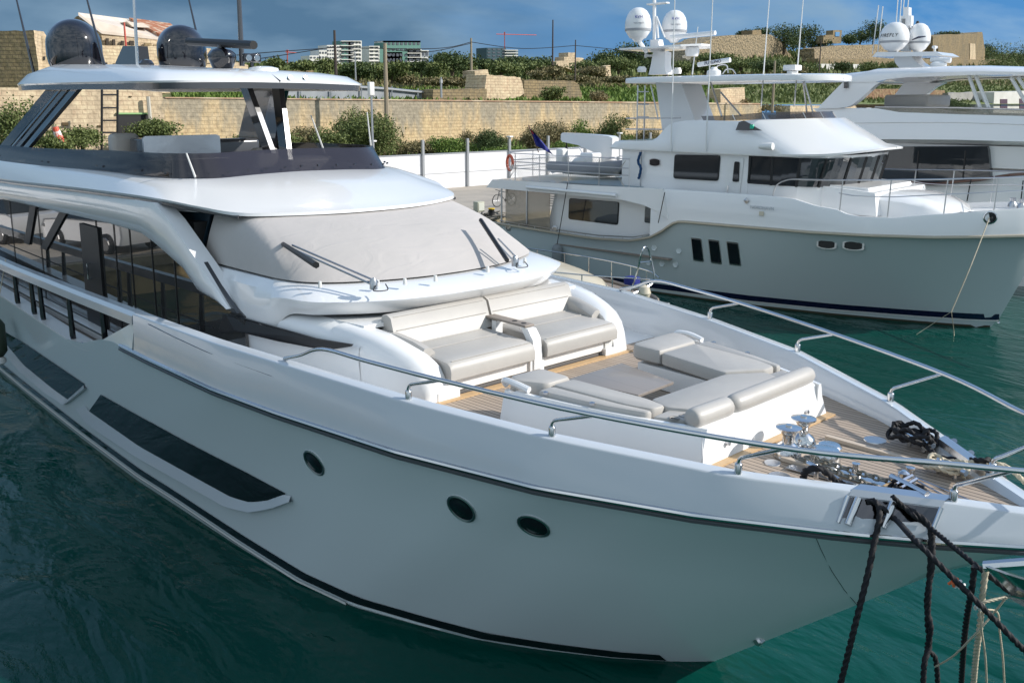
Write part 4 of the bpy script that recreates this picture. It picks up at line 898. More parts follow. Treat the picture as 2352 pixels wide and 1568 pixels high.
# ================================================================ TRAWLER YACHT (grey hull, white upperworks), heading 4 degrees off the first
def mk_frame(o, deg):
    F_ = Matrix.Translation(Vector(o)) @ Matrix.Rotation(R(deg), 4, 'Z'); I_ = F_.inverted(); cl = I_ @ CAM
    def loc(u, v, x=None, y=None, z=None):
        d = I_.to_3x3() @ ray(u, v)
        t = (x-cl.x)/d.x if x is not None else (y-cl.y)/d.y if y is not None else (z-cl.z)/d.z
        return cl + d*t
    return F_, loc
def text_mesh(s, size, M4, name, mat_, parent, frame=None, depth=.004, shear=0):
    cu = bpy.data.curves.new('lettering', 'FONT'); cu.body = s; cu.size = size; cu.extrude = depth; cu.align_x = 'CENTER'; cu.align_y = 'CENTER'; cu.shear = shear
    ob = bpy.data.objects.new('lettering', cu); C.objects.link(ob); dg = bpy.context.evaluated_depsgraph_get(); dg.update()
    me = bpy.data.meshes.new_from_object(ob.evaluated_get(dg)); vs = [M4 @ v.co for v in me.vertices]; fs = [tuple(p.vertices) for p in me.polygons]
    bpy.data.objects.remove(ob)
    q = MB(frame); q.add(vs, fs); return q.build(name, mat_, parent, smooth=0, merge=False)
NF, NL = mk_frame((-8.9, 18.3, 0), 4)
TR = thing('trawler_yacht', (-8.9, 18.3, 0), 'white trawler yacht with grey hull and blue boot stripe moored beyond the foreground yacht', 'yacht', R(4))
NM = lambda: MB(NF)
TX = [-17,-14.1,-9.7,-6.4,-3.9,-1.74,-.7,-.3,0]; TW = [2.75,2.72,2.5,2.16,1.57,.83,.42,.22,0]
DX = [-17,-12,-6,-4,-2.5,-1,0,.8,1.2,1.45]; DHf = [2.85,2.92,2.9,2.86,2.68,2.15,1.55,.90,.45,0]
def tD(x): return tab(x, DX, DHf)
def tcap(x): return tab(x, [-17,-13,-11.4,-10,-9.3,-8.8,-8.5,-8.2,-4,-1,1.45], [1.72,1.62,1.60,1.68,1.85,2.12,2.36,2.46,2.52,2.60,2.72])
def txs(z): return tab(z, [-.5,0,.17,1.45,2.5,3.5], [-.1,0,.15,.66,1.05,1.45])
def tY(x, z):
    u = max(0, txs(z)-x); t = min(1, max(0, z/2.6))
    return lerp(tab(-u, TX, TW), tab(1.45-u, DX, DHf), t**1.1)
us4 = [0,.06,.15,.3,.5,.8]+[1.1+.45*i for i in range(36)]
q = NM(); rows = []
for t in (-.2,0,.1,.25,.4,.55,.7,.85,1):
    r = []
    for u in us4:
        z = t*2.5; x = txs(z)-u; z = t*tcap(x) if t > 0 else z; x = txs(z)-u; r.append((x, -tY(x, z), z))
    rows.append(r)
q.grid(rows); q.grid([[(x,-y,z) for x,y,z in reversed(r)] for r in rows])
q.add([(r[-1][0], s*r[-1][1], r[-1][2]) for s in (1,-1) for r in rows], [tuple(list(range(9))+list(range(17,8,-1)))])
q.build('hull', mat('slate_grey_paint', (.47,.54,.55), .25, coat=.3), TR, smooth=50)
def tstripe(nm, za, zb, m, x1):
    q = NM()
    for s in (-1, 1):
        g = []
        for k in range(50):
            x = -16.2+(x1+16.2)*k/49; d = .09*max(0, (x+12)/12)**1.5
            g.append([(x, s*(tY(x, a)+.008), a) for a in (za+d, zb+d)])
        q.grid(g)
    q.build(nm, m, TR, smooth=60)
tstripe('boot_stripe', .15, .32, NAVY, .2); tstripe('stripe_line', .115, .14, RUBW, .18)
MB(NF).grid([[(x, -tY(x,z)-.01, z) for z in (-.1,.06)] for x in np.linspace(-16,0,30)]).build('waterline_growth', mat('weed_growth', (.035,.03,.015), .9), TR, smooth=0)
q = NM()
for s in (-1, 1): q.tube([(x, s*(tD(x)+.02), tcap(x)+.015) for x in np.linspace(-16.5, 1.43, 90)], .045, 6)
q.build('rub_rail', mat('pale_metal_cap', (.50,.45,.36), .35, metal=.4), TR)
def ttop(x): return tab(x, [-8.9,-5.4,-4.6,-3.9,-3.35,-3.1,-2.8,-1.9,-1.5,-1.1,1.45], [3.42,3.45,3.42,3.26,3.20,3.10,3.06,3.07,3.14,3.20,3.50])
q = NM()
for s in (-1, 1):
    g = []
    for x in list(np.linspace(-9.3, .9, 70))+[1.1,1.25,1.38,1.45]:
        d = tD(x); zb = tcap(x)+.04; g.append([(x, s*(d+.01), zb), (x, s*(d+.005), zb+.12), (x, s*max(0,d-.03), ttop(x)-.04), (x, s*max(0,d-.05), ttop(x)), (x, s*max(0,d-.13), ttop(x)), (x, s*max(0,d-.14), ttop(x)-.5)])
    q.grid(g)
q.build('bulwark', GEL, TR, smooth=40)
q = NM(); q.slab([[(x, s*max(0,tD(x)-.12), ttop(x)-.16 if x > -3.2 else 2.9) for s in (-1,0,1)] for x in np.linspace(-8.5, 1.3, 30)], (0,0,-.05)); q.build('foredeck', GELM, TR, smooth=30)
q = NM(); q.slab([[(x, s*(tD(x)-.08), 1.25) for s in (-1,1)] for x in (-16.5,-8.6)], (0,0,-.05)); q.build('aft_deck', TEAKG, TR, smooth=0)
# upper deck overhang aft with curved drop to the bulwark
q = NM()
for s in (-1, 1):
    P_ = [(-16.6,3.0),(-16.35,3.22),(-16.0,3.34),(-12,3.34),(-8.9,3.42),(-8.9,2.50),(-9.15,2.62),(-9.6,2.82),(-10.2,2.93),(-12,2.97)]
    P_ = [(-16.6,3.0),(-16.3,3.25),(-15.9,3.33),(-12,3.36),(-8.85,3.43),(-8.62,2.50),(-8.75,2.56),(-9.1,2.74),(-9.6,2.88),(-10.4,2.98),(-12,2.99)]
    q.prism([(x, s*2.93, z) for x, z in P_], (0, -s*.12, 0))
q.slab([[(x, s*2.85, 3.30) for s in (-1,1)] for x in (-16.3,-8.8)], (0,0,-.08)); q.prism([(-16.6,-2.9,3.0),(-16.3,-2.9,3.3),(-16.3,2.9,3.3),(-16.6,2.9,3.0)], (.05,0,0))
q.build('upper_deck', GEL, TR, smooth=30)
q = NM(); q.slab([[(x, s*2.7, 3.385) for s in (-1,1)] for x in (-13.2,-10.0)], (0,0,-.02)); q.build('deck_tiles', mat('grey_deck_paint',(.26,.33,.36),.6), TR, smooth=0)
# house
q = NM(); q.prism([(-14.15,-2.4,1.25),(-13.7,-2.4,2.97),(-8.5,-2.4,2.97),(-8.5,-2.4,1.25)], (0,4.8,0)); q.build('deckhouse', GEL, TR, smooth=30)
def rrect(p, r=.08, n=3):
    out = []; L_ = [Vector(a) for a in p]
    for i in range(4):
        a, b, c_ = L_[i-1], L_[i], L_[(i+1)%4]; p0 = b+(a-b).normalized()*r; p2 = b+(c_-b).normalized()*r
        for k in range(n+1):
            t = k/n; out.append((1-t)**2*p0+2*t*(1-t)*b+t*t*p2)
    return out
def window(pxs, y, par=TR, r=.09, nm='window', glass=GLASS, fr_=BLKM, off=.02, rim=.03):
    P_ = [NL(u, v, y=y) for u, v in pxs]; c_ = sum(P_, Vector())/4
    o = rrect(P_, r); i = [c_+(p-c_)*(1-rim) for p in o]
    q = NM(); q.prism([p+Vector((0,-off,0)) for p in o], (0,.03,0)); w_ = q.build(nm, fr_, par, smooth=0)
    q = NM(); q.prism([p+Vector((0,-off-.012,0)) for p in i], (0,.02,0)); q.build('pane', glass, w_, smooth=0); return w_
TGL = mat('tinted_window_glass', (.03,.035,.04), .04, spec=1.0, metal=.25)
window([(1308,455),(1423,464),(1420,517),(1306,503)], -2.4, glass=TGL)
window([(1483,469),(1499,471),(1497,513),(1481,511)], -2.4, r=.05, glass=TGL)
q = NM()
for k in range(6):
    a = NL(1268+k*-1+ (0 if k < 3 else -2*(k-2)), 446+k*5.2, y=-2.42); q.box((a.x-.06,a.y-.03,a.z-.01),(a.x+.22,a.y+.02,a.z+.02))
q.build('side_vent', GELM, TR, smooth=0)
# clear curtain and posts on the aft deck
CURT = mat('clear_curtain', (.42,.36,.28), .12, alpha=.55)
a, b = NL(1151,431,y=-2.6), NL(1262,515,y=-2.6)
q = NM(); q.prism([(-15.9,-2.62,1.6),(-13.75,-2.62,1.6),(-13.75,-2.62,2.98),(-15.9,-2.62,2.98)], (0,.02,0)); q.build('clear_curtain', CURT, TR, smooth=0)
for u in (1152, 1210):
    p = NL(u, 480, y=-2.66); NM().tube([(p.x,-2.66,1.6),(p.x,-2.66,3.0)], .035, 8).build('curtain_post', STEEL, TR)
q = NM(); a, b = NL(1210,430,y=-3.02), NL(1415,449,y=-3.02); q.tube([a, b], .055, 10); q.build('rolled_awning', GEL, TR)
q = NM(); q.tube([(x,-(tD(x)-.04), tcap(x)+.12) for x in np.linspace(-16,-9.3,30)], .018, 6)
for x in np.linspace(-15.8,-9.6,9): q.tube([(x,-(tD(x)-.04),tcap(x)),(x,-(tD(x)-.04),tcap(x)+.12)], .014, 5)
q.build('cap_rail', STEEL, TR)
# pilothouse
q = NM()
pl = [(-10.1,2.32),(-4.75,2.30),(-4.25,2.0),(-3.85,1.3),(-3.75,0)]
def prow(L, z, dx=0): return [(x+(dx if i > 1 else 0), -y, z) for i, (x, y) in enumerate(L)]
q.loft([prow(pl, 2.9), prow(pl, 3.72)], True); q.loft([prow(pl, 4.5, .2), prow(pl, 4.6, .22)], True); q.box((-10.1,-2.32,2.9),(-6.3,2.32,4.56)).prism([(-10.05,-2.3,3.0),(-10.05,2.3,3.0),(-10.05,2.3,4.6),(-10.05,-2.3,4.6)], (-.1,0,0))
q.build('pilothouse', GEL, TR, smooth=30)
pw = [(-6.3,2.315),(-4.75,2.30),(-4.25,2.0),(-3.85,1.3),(-3.75,0)]
def prw(z, dx): return cr_([(x+(dx if i > 1 else dx*.4 if i == 1 else 0), -y, z) for i, (x, y) in enumerate(pw)], 3)
PW = NM().loft([prw(3.71, 0), prw(4.52, .2)], True).build('windshield', TGL, TR, smooth=0)
q = NM()
for s in (-1, 1):
    for (x, y) in ((-5.55,2.33),(-4.78,2.32),(-4.25,2.02),(-3.86,1.32),(-3.78,.45)):
        dx = .2 if x > -4.7 else .08 if x > -5 else 0
        NM().tube([(x+.01,s*y,3.7),(x+.01+dx,s*y,4.52)], .04, 4).build('windshield_mullion', BLKM, PW)
window([(1550,355),(1655,357),(1650,416),(1547,410)], -2.34, glass=TGL); 
D0 = [NL(u,v,y=-2.34) for u,v in ((1672,361),(1709,364),(1699,446),(1663,444))]
q = NM(); q.prism([p+Vector((0,-.012,0)) for p in rrect(D0, .06)], (0,.02,0)); DR = q.build('side_door', GELM, TR, smooth=0)
window([(1688,371),(1699,372),(1697,418),(1683,417)], -2.36, DR, r=.04, nm='door_window', glass=TGL)
NM().tube([NL(1672,426,y=-2.4),NL(1670,442,y=-2.4)], .012, 5).build('door_handle', CHROME, DR)
NM().tube([NL(1724,362,y=-2.345),NL(1718,418,y=-2.345)], .03, 4).tube([NL(1718,418,y=-2.345),NL(1800,425,y=-2.345)], .03, 4).build('window_trim', BLKM, TR)
# oval port on the aft bulkhead side
def oval(u, v, rx, rz, y, par=TR, nm='porthole'):
    c_ = NL(u, v, y=y); n_ = 20
    pts = lambda k: [(c_.x+k*rx*max(-1,min(1,1.25*math.cos(a)))*1.0, c_.y, c_.z+k*rz*math.sin(a)) for a in [2*math.pi*i/n_ for i in range(n_)]]
    NM().prism([(x,y_-.03,z) for x,y_,z in pts(1.15)], (0,.05,0)).build(nm, STEEL, par, smooth=0)
    return NM().prism([(x,y_-.04,z) for x,y_,z in pts(.95)], (0,.05,0)).build('pane', BLK, par, smooth=0)
p = NL(1505,375,y=-2.4)
q = NM(); q.box((-10.9,-2.3,3.3),(-10.0,-.6,4.6)); q.build('stair_house', GEL, TR, smooth=0)
oval(1505,373,.2,.12,-2.31)
for u in (1593+12,1645,1685):
    P_ = [hullc for hullc in ()]
for (u0,v0,u1,v1) in ((1594,544,1617,600),(1633,548,1657,606),(1674,553,1700,610)):
    yy = -2.62; P_ = [NL(u0,v0,y=yy),NL(u1,v0+3,y=yy),NL(u1-1,v1+2,y=yy),NL(u0-1,v1-2,y=yy)]
    P_ = [Vector((p.x, -tY(p.x, p.z)-.02, p.z)) for p in P_]
    q = NM(); q.prism(rrect(P_, .04), (0,.04,0)); w_ = q.build('hull_window', STEEL, TR, smooth=0)
    c_ = sum(P_, Vector())/4; q = NM(); q.prism([c_+(p-c_)*.88+Vector((0,-.012,0)) for p in rrect(P_, .04)], (0,.03,0)); q.build('pane', BLK, w_, smooth=0)
for (u, v) in ((1899,561),(1957,565)):
    c_ = NL(u, v, y=-2.6); yy = -tY(c_.x, c_.z)
    sl = (tY(c_.x+.2,c_.z)-tY(c_.x-.2,c_.z))/.4
    mk = lambda k, o_: [(c_.x+k*.24*max(-1,min(1,1.3*math.cos(a))), yy-sl*(k*.24*max(-1,min(1,1.3*math.cos(a))))-o_, c_.z+k*.12*math.sin(a)) for a in [2*math.pi*i/20 for i in range(20)]]
    w_ = NM().prism(mk(1.12,.03), (0,.06,0)).build('hull_porthole', STEEL, TR, smooth=0); NM().prism(mk(.9,.045), (0,.06,0)).build('pane', BLKM, w_, smooth=0)
for (u,v) in ((1165,522),(1273,527)):
    c_ = NL(u, v, y=-2.9); NM().rev((c_.x,-tY(c_.x,c_.z)-.0,c_.z), [(.13,0),(.13,.03),(.09,.04),(.085,.02),(.001,.02)], 16, (0,-1,0)).build('hawse_pipe', STEEL, TR)
for (u,v) in ((1508,568),(1563,575),(1492,602),(1522,605),(1552,607)):
    c_ = NL(u,v,y=-2.6); NM().rev((c_.x,-tY(c_.x,c_.z),c_.z), [(.1,0),(.1,.02),(.06,.01),(.001,.01)], 6, (0,-1,0)).build('side_vent', HGREY, TR, smooth=0)
# flybridge brow moulding
e_ = [(-11.3,2.42,4.56),(-10.0,2.44,4.56),(-6,2.44,4.54),(-4.7,2.36,4.56),(-3.9,1.98,4.60),(-3.2,1.15,4.70),(-2.95,.5,4.74),(-2.92,0,4.75)]
e2 = [(x,y+.02,z+.06) for x,y,z in e_]; 
e3 = [(-11.15,2.36,4.80),(-10.0,2.40,4.86),(-6.6,2.40,4.98),(-5.4,2.30,4.86),(-4.6,1.88,4.80),(-3.75,1.10,4.86),(-3.4,.5,4.88),(-3.35,0,4.88)]
e4 = [(-11.0,2.25,4.83),(-9.7,2.34,4.88),(-8.9,2.26,5.46),(-6.9,2.12,5.52),(-6.0,1.85,5.56),(-5.0,1.05,5.60),(-4.7,.5,5.60),(-4.65,0,5.60)]
e5 = [(-11.0,2.1,4.83),(-9.7,2.16,4.86),(-8.9,2.06,5.44),(-7.0,1.96,5.50),(-6.2,1.68,5.54),(-5.3,.95,5.58),(-5.0,.45,5.58),(-4.95,0,5.58)]
fn = lambda L: cr_([(x,-y,z) for x,y,z in L], 5)
NM().loft([fn([(x,max(0,y-.2),z+.02) for x,y,z in e_]), fn(e_), fn(e2), fn(e3), fn(e4), fn(e5)], True).slab([[(x,s*2.2,4.84) for s in (-1,1)] for x in (-11.1,-6.5)], (0,0,-.1)).build('flybridge_moulding', GEL, TR, smooth=40)
P_ = [NL(u,v,y=-2.2) for u,v in ((1697,299),(1703,281),(1714,277),(1757,300))]
P_ = [Vector((p.x, -2.42+.12*(p.z-5.0), p.z)) for p in P_]
NM().prism(P_, (0,.05,0)).build('nav_light_recess', BLK, TR, smooth=0)
c_ = NL(1728,291,y=-2.37); NM().box((c_.x-.05,c_.y-.05,c_.z-.06),(c_.x+.05,c_.y+.02,c_.z+.06)).build('green_nav_light', mat('green_lens', (.0,.45,.28), .2), TR)
c_ = NL(1768,337,y=-2.62); NM().rev((c_.x-.32,c_.y,c_.z), [(.07,0),(.09,.1),(.11,.40),(.10,.42),(.001,.42)], 16, (1,0,.02)).build('ship_horn', GELM, TR, smooth=40)
fw = [(-8.0,2.1,5.5),(-7.0,1.98,5.53),(-6.15,1.72,5.57),(-5.25,.98,5.60),(-4.95,.45,5.60),(-4.9,0,5.60)]
NM().loft([fn(fw), fn([(x-.12,max(0,y-.03),z+.15+.04*(i>1)) for i,(x,y,z) in enumerate(fw)])], True).build('fly_windscreen', TINT, TR, smooth=60)
q = NM()
for s in (-1,1):
    for x,y,z in fw[1:5]: q.tube([(x+.01,-s*y,z),(x-.11,-s*(y-.03),z+.17)], .014, 4)
q.build('screen_frame', STEEL, TR)
# hardtop, pylons, struts
ht = [(-11.4,0,0),(-11.3,1.4,0),(-11.0,1.85,0),(-9,2.0,0),(-6.6,1.95,0),(-5.4,1.6,0),(-4.8,1.0,0),(-4.6,.4,0),(-4.6,0,0)]
q = NM(); q.loft([fn([(x*.97-.2,y*.85,6.74) for x,y,z in ht]), fn([(x,y,6.68) for x,y,z in ht]), fn([(x,y+.01,6.74) for x,y,z in ht]), fn([(x,y-.02 if y else 0,6.84) for x,y,z in ht]), fn([(x*.97-.2,y*.8,6.88) for x,y,z in ht]), fn([(x*.9-.6,0,6.89) for x,y,z in ht])], True)
q.loft([fn([(x*.97-.2,y*.85,6.74) for x,y,z in ht]), fn([(x*.9-.6,0,6.75) for x,y,z in ht])], True).build('hardtop', GEL, TR, smooth=40)
a, b, c_, d_ = [NL(u,v,y=-.7) for u,v in ((1506,190),(1565,192),(1600,285),(1526,335))]
q = NM(); q.prism([(p.x, -.7, p.z) for p in (a,b,c_,d_)], (0,1.2,0)); q.build('hardtop_pylon', GEL, TR, smooth=0)
for s in (-1, 1):
    for t, bt in (((1632,190),(1658,268)),((1655,212),(1702,266))) if s < 0 else (((1845,188),(1853,258)),((1848,188),(1868,262))):
        a, b = NL(*t,y=s*1.3), NL(*bt,y=s*1.7); NM().tube([a, b], .03, 6).build('hardtop_strut', STEEL, TR)
q = NM()
a, b = NL(1465,196,y=-1.9), NL(1462,345,y=-1.9)
for y in (-1.9,-1.5): q.tube([(a.x,y,a.z),(b.x,y,4.8)], .025, 6)
a2, b2 = NL(1495,196,y=-1.9), NL(1512,275,y=-1.9); q.tube([a2,b2], .025, 6)
for z in (5.2,5.6,6.0,6.4): q.tube([(a.x,-1.9,z),(a.x+.5-(z-5)*.05,-1.9,z)], .018, 6)
for z in (5.55,5.2): q.tube([(-11.0,-2.0,z),(-8.9,-2.0,z+.03)], .02, 6)
q.build('fly_ladder', STEEL, TR)
# mast
q = NM()
def mp_(u, v, y=0): return NL(u, v, y=y)
q.rings([[(p.x+dx, dy, p.z) for dx, dy in ((-w,-d),(w,-d),(w,d),(-w,d))] for p, w, d in ((mp_(1518,172),.36,.22),(mp_(1518,150),.28,.2),(mp_(1521,121),.25,.18),(mp_(1510,118),.2,.16),(mp_(1508,92),.16,.14))], True, True)
MS = q.build('mast', GEL, TR, smooth=20)
a, b = mp_(1458,118), mp_(1622,112)
q = NM(); q.prism([(a.x,-.9,a.z),(b.x-.4,-.9,a.z+.02),(b.x,-.3,a.z+.06),(b.x,.3,a.z+.06),(b.x-.4,.9,a.z+.02),(a.x,.9,a.z)], (0,0,.06)); q.build('mast_platform', GEL, MS, smooth=0)
a = mp_(1503,92); b = mp_(1503,-40); NM().tube([a, b], .06, 8).tube([mp_(1512,88),mp_(1508,38)], .04, 6).tube([mp_(1527,86),mp_(1509,40)], .03, 6).build('mast_pole', GEL, MS)
q = NM(); c_ = mp_(1517,8); q.box((c_.x-.5,-.1,c_.z-.03),(c_.x+.3,.1,c_.z+.02)); q.build('mast_spreader', GEL, MS)
def wdome(fr, c_, r, h, par, name='satellite_dome'):
    pf = [(r*.25,-h*.1),(r*.45,0),(r*.62,h*.03),(r*.96,h*.25),(r*.985,h*.32),(r,h*.45),(r*.97,h*.58),(r*.86,h*.74),(r*.66,h*.88),(r*.40,h*.965),(r*.2,h*.993),(.001,h)]
    D_ = MB(fr).rev(c_, pf, 28).build(name, GEL, par, smooth=60)
    MB(fr).rev((c_[0],c_[1],c_[2]), [(r*.968,h*.245),(r*.992,h*.25),(r*.997,h*.32),(r*.975,h*.325)], 28, cap=False).build('dome_band', mat('grey_band',(.33,.34,.36),.5), D_)
    return D_
c1_ = mp_(1465,90,-.9); k = 2083/28.
w1_ = wdome(NF, (c1_.x,c1_.y,c1_.z), .44, 1.02, TR); NM().tube([mp_(1465,92,-.9), mp_(1485,120,-.5)], .07, 8).build('dome_bracket', GEL, TR)
c2_ = mp_(1548,92,.9); w2_ = wdome(NF, (c2_.x,c2_.y,c2_.z), .44, 1.0, TR)
for c_, dm in ((c1_, w1_), (c2_, w2_)):
    # small blue lettering high on each dome, facing the camera side
    ang = R(-52)
    for i_, (txt, sz, zz, m_) in enumerate((('KVH', .13, .68, mat('blue_lettering',(.01,.02,.30),.5)), ('TRACVISION', .06, .48, mat('grey_lettering',(.25,.26,.3),.5)))):
        rr_ = .44*(.94 if i_ == 0 else .99)
        o_ = Vector((c_.x+math.cos(ang)*rr_*1.0, c_.y+math.sin(ang)*rr_, c_.z+zz))
        M4 = Matrix.Translation(o_) @ Matrix.Rotation(ang+math.pi/2, 4, 'Z') @ Matrix.Rotation(R(78 if i_ == 0 else 88), 4, 'X')
        text_mesh(txt, sz, M4, 'lettering', m_, dm, NF)
def radar(fr, loc, a, b, base, par, txt=None):
    q = MB(fr); q.rev(base, [(.2,-.28),(.24,-.14),(.22,0),(.12,.05),(.08,.12),(.001,.12)], 14); RD = q.build('radar_pedestal', GEL, par, smooth=50)
    MB(fr).tube([a, b], .075, 10).build('radar_scanner', GEL, RD); return RD
a, b = mp_(1540,86), mp_(1643,76); m0 = mp_(1590,110); RD1 = radar(NF, NL, a, b, (m0.x,0,m0.z), TR)
a, b = mp_(1604,149,-.4), mp_(1677,138,-.4); m0 = mp_(1640,163,-.4); RD2 = radar(NF, NL, a, b, (m0.x,-.4,m0.z), TR)
mid = (a+b)/2; dv = (b-a).normalized()
M4 = Matrix.Translation(mid+Vector((0,-.082,0))) @ Matrix(((dv.x,0,0,0),(dv.y,0,-1,0),(dv.z,1,0,0),(0,0,0,1)))
text_mesh('FURUNO', .15, M4, 'lettering', mat('black_lettering',(.01,.01,.05),.5), RD2, NF)
q = NM(); q.rev(mp_(1488,128), [(.03,-.2),(.04,0),(.09,.1),(.001,.1)], 12, (-1,-.3,0)); q.build('horn', GELM, MS)
q = NM(); q.rev(mp_(1500,128), [(.03,-.2),(.04,0),(.09,.1),(.001,.1)], 12, (1,-.3,0)); q.build('horn', GELM, MS)
q = NM(); q.rev(mp_(1575,130), [(.04,-.15),(.05,0),(.12,.14),(.001,.10)], 14, (1,-.4,0)); q.build('horn', CREAM, MS)
q = NM(); q.rev(mp_(1556,170), [(.12,0),(.14,.1),(.1,.2),(.001,.2)], 12); q.rev(NL(1474,166,y=-1), [(.14,0),(.16,.1),(.1,.18),(.001,.18)], 12); q.build('camera_light', GELM, TR)
q = NM(); q.tube(cr_([mp_(1645,168,-.2),mp_(1648,152,-.2),mp_(1668,150,-.2),mp_(1672,168,-.2)],4), .02, 5).tube(cr_([mp_(1660,170,-.2),mp_(1668,160,-.2),mp_(1682,160,-.2),mp_(1690,170,-.2)],4), .02, 5); q.build('hardtop_hoop', STEEL, TR)
c_ = NL(1915-90,160,y=-.5); q = NM(); a = NL(1820,172,y=-.5); q.box((a.x-.08,-.7,a.z),(a.x+.08,-.3,a.z+.1)).box((a.x-.2,-.75,a.z+.12),(a.x+.2,-.3,a.z+.28),.03); q.build('searchlight', GELM, TR)
for (t, bt, y) in (((1637,0),(1621,348),-2.5),((1550,0),(1541,348),-2.5),((1767,0),(1748,245),1.4),((1845,0),(1824,245),1.4),((1603,62),(1590,172),0)):
    a, b = NL(*t,y=y), NL(*bt,y=y); a = b+(a-b)*(1.15 if t[1] == 0 else 1)
    NM().tube([b, a], [.028,.014], 6).build('whip_antenna', GELM, TR)
# foredeck trunk, hatches, rails
q = NM(); q.prism([(-4.3,-1.9,3.0),(-2.6,-1.9,3.0),(-2.75,-1.75,3.62),(-4.2,-1.9,3.74)], (0,3.8,0)); q.prism([(-4.3,-1.75,3.6),(-3.0,-1.5,3.6),(-3.05,-1.5,3.72),(-4.3,-1.8,3.78)], (0,3.2,0))
q.rings([[(x,-w,2.9),(x,-w*.97,z-.14),(x,-w*.86,z-.02),(x,-w*.5,z+.02),(x,0,z+.035),(x,w*.5,z+.02),(x,w*.86,z-.02),(x,w*.97,z-.14),(x,w,2.9)] for x,w,z in ((-3.6,1.62,3.58),(-2.7,1.58,3.56),(-2.1,1.5,3.52),(-1.6,1.38,3.42),(-1.2,1.2,3.26),(-.95,1.0,3.08))], True, True, False); q.build('fore_cabin', GEL, TR, smooth=40)
for (u,v,sx) in ((2195,502,.42),(2252,491,.42),(2320,500,.36),(2170+110,510,.3)):
    c_ = NL(u,v,z=3.15); c_.y = max(c_.y, -tD(c_.x)+.95)
    q = NM(); q.box((c_.x-sx,c_.y-.35,3.0),(c_.x+sx,c_.y+.35,3.13)); H_ = q.build('deck_hatch', GELM, TR, smooth=0)
    q = NM(); q.box((c_.x-sx+.05,c_.y-.3,3.131),(c_.x+sx-.05,c_.y+.3,3.16)); q.build('hatch_glass', BLK, H_, smooth=0)
q = NM()
for k in range(4):
    c_ = Vector((.1+.3*k, .5-(k%2)*.3, 3.28)); q.rev(c_, [(.12,0),(.1,.1),(.05,.15),(.09,.25),(.001,.26)], 12)
q.build('anchor_windlass', STEEL, TR, smooth=40)
for s in (-1, 1):
    q = NM(); rp = [(-5.25,s*2.75,3.42),(-5.15,s*2.75,3.75),(-4.8,s*2.75,3.93),(-4.3,s*2.75,3.96)]+[(x,s*max(0,tD(x)-.1),3.96+.05*(x+4)) for x in np.linspace(-3.6,1.2,12)]+[(1.4,0,4.25)]
    q.tube(cr_(rp,4), .02, 6); q.build('deck_rail', STEEL, TR)
    q = NM(); q.tube([(x,s*(tD(x)-.1),(ttop(x)+3.96+.05*(x+4))/2+.05) for x in np.linspace(-3.35,1.15,14)], .014, 6); q.build('deck_rail_bar', STEEL, TR)
    for x in (-3.3,-2.1,-.85,.15,.9):
        NM().tube([(x,s*(tD(x)-.1),ttop(x)-.05),(x+.03,s*(tD(x)-.1),3.96+.05*(x+4))], .018, 6).build('rail_post', STEEL, TR)
c_ = NL(2266,502,y=-1.75)
HX = c_.x; hy = -tD(HX)
q = NM(); n_ = Vector((.45,-1,0)).normalized()
q.rev((HX, hy-.01, c_.z), [(.17,-.02),(.17,.02),(.14,.03),(.12,.01)], 24, n_, cap=False); q.build('bow_hawse', CHROME, TR)
NM().rev((HX, hy-.02, c_.z), [(.13,-.03),(.001,-.03)], 20, n_).build('hawse_opening', BLK, TR, smooth=0)
NM().rev(NL(2290,741,y=-.05), [(.001,0),(.05,.02),(.05,.06),(.001,.08)], 10, (1,0,0)).build('bow_eye', CHROME, TR)
# lettering on the bulwark
c_ = NL(1750,478,y=-2.93); text_mesh('NORDHAVN', .13, Matrix.Translation((c_.x,-2.925,c_.z)) @ Matrix.Rotation(R(90),4,'X'), 'lettering', mat('pale_lettering',(.45,.47,.5),.4,metal=.3), TR, NF)
NM().box((c_.x-.08,-2.93,c_.z-.22),(c_.x+.06,-2.91,c_.z-.10)).build('builder_plate', CREAM, TR); a = NL(1714,461,y=-2.93); NM().rev((a.x,-2.9,a.z), [(.001,0),(.1,.02),(.001,.04)], 4, (0,-1,0)).build('emblem', STEEL, TR, smooth=0)
# aft upper deck: rails, crane
q = NM(); rr_ = []
path_ = [(-10.3,-2.7),(-12,-2.75),(-14,-2.78),(-15.6,-2.7),(-16.1,-2.2),(-16.2,0),(-16.1,2.2),(-15.6,2.7),(-14,2.78),(-10.3,2.75)]
for z in (3.98,4.28,3.75): q.tube([Vector((x,y,z)) for x,y in path_], .018, 6)
q.build('upper_rail', STEEL, TR)
for x,y in [(-10.3,-2.7),(-11.5,-2.74),(-12.8,-2.76),(-14.1,-2.78),(-15.3,-2.74),(-16.1,-2.2),(-16.2,-.8),(-16.2,.8),(-16.1,2.2),(-14.6,2.76),(-13,2.77),(-11.5,2.76)]:
    NM().tube([(x,y,3.32),(x,y,4.28)], .018, 6).build('rail_post', STEEL, TR)
def netting():
    q = NM()
    for s in (-1, 1):
        n_ = 46
        for i in range(-8, n_):
            x0 = -15.4+i*.1; pts = []
            for k in (0, 1):
                x = x0+(.9*k if s > 0 else .9*(1-k)); pts.append((min(-10.4,max(-15.6,x)), -2.77, 3.34+.9*k))
            if abs(pts[0][0]-pts[1][0]) > .5: q.tube(pts, .005, 3, cap=False)
    return q.build('rail_netting', mat('net_cord', (.42,.40,.35), .8), TR, smooth=0)
netting()
p0 = NL(1395,400,y=.6); q = NM(); q.tube([(p0.x,.6,3.3),(p0.x,.6,4.15)], [.30,.26], 18)
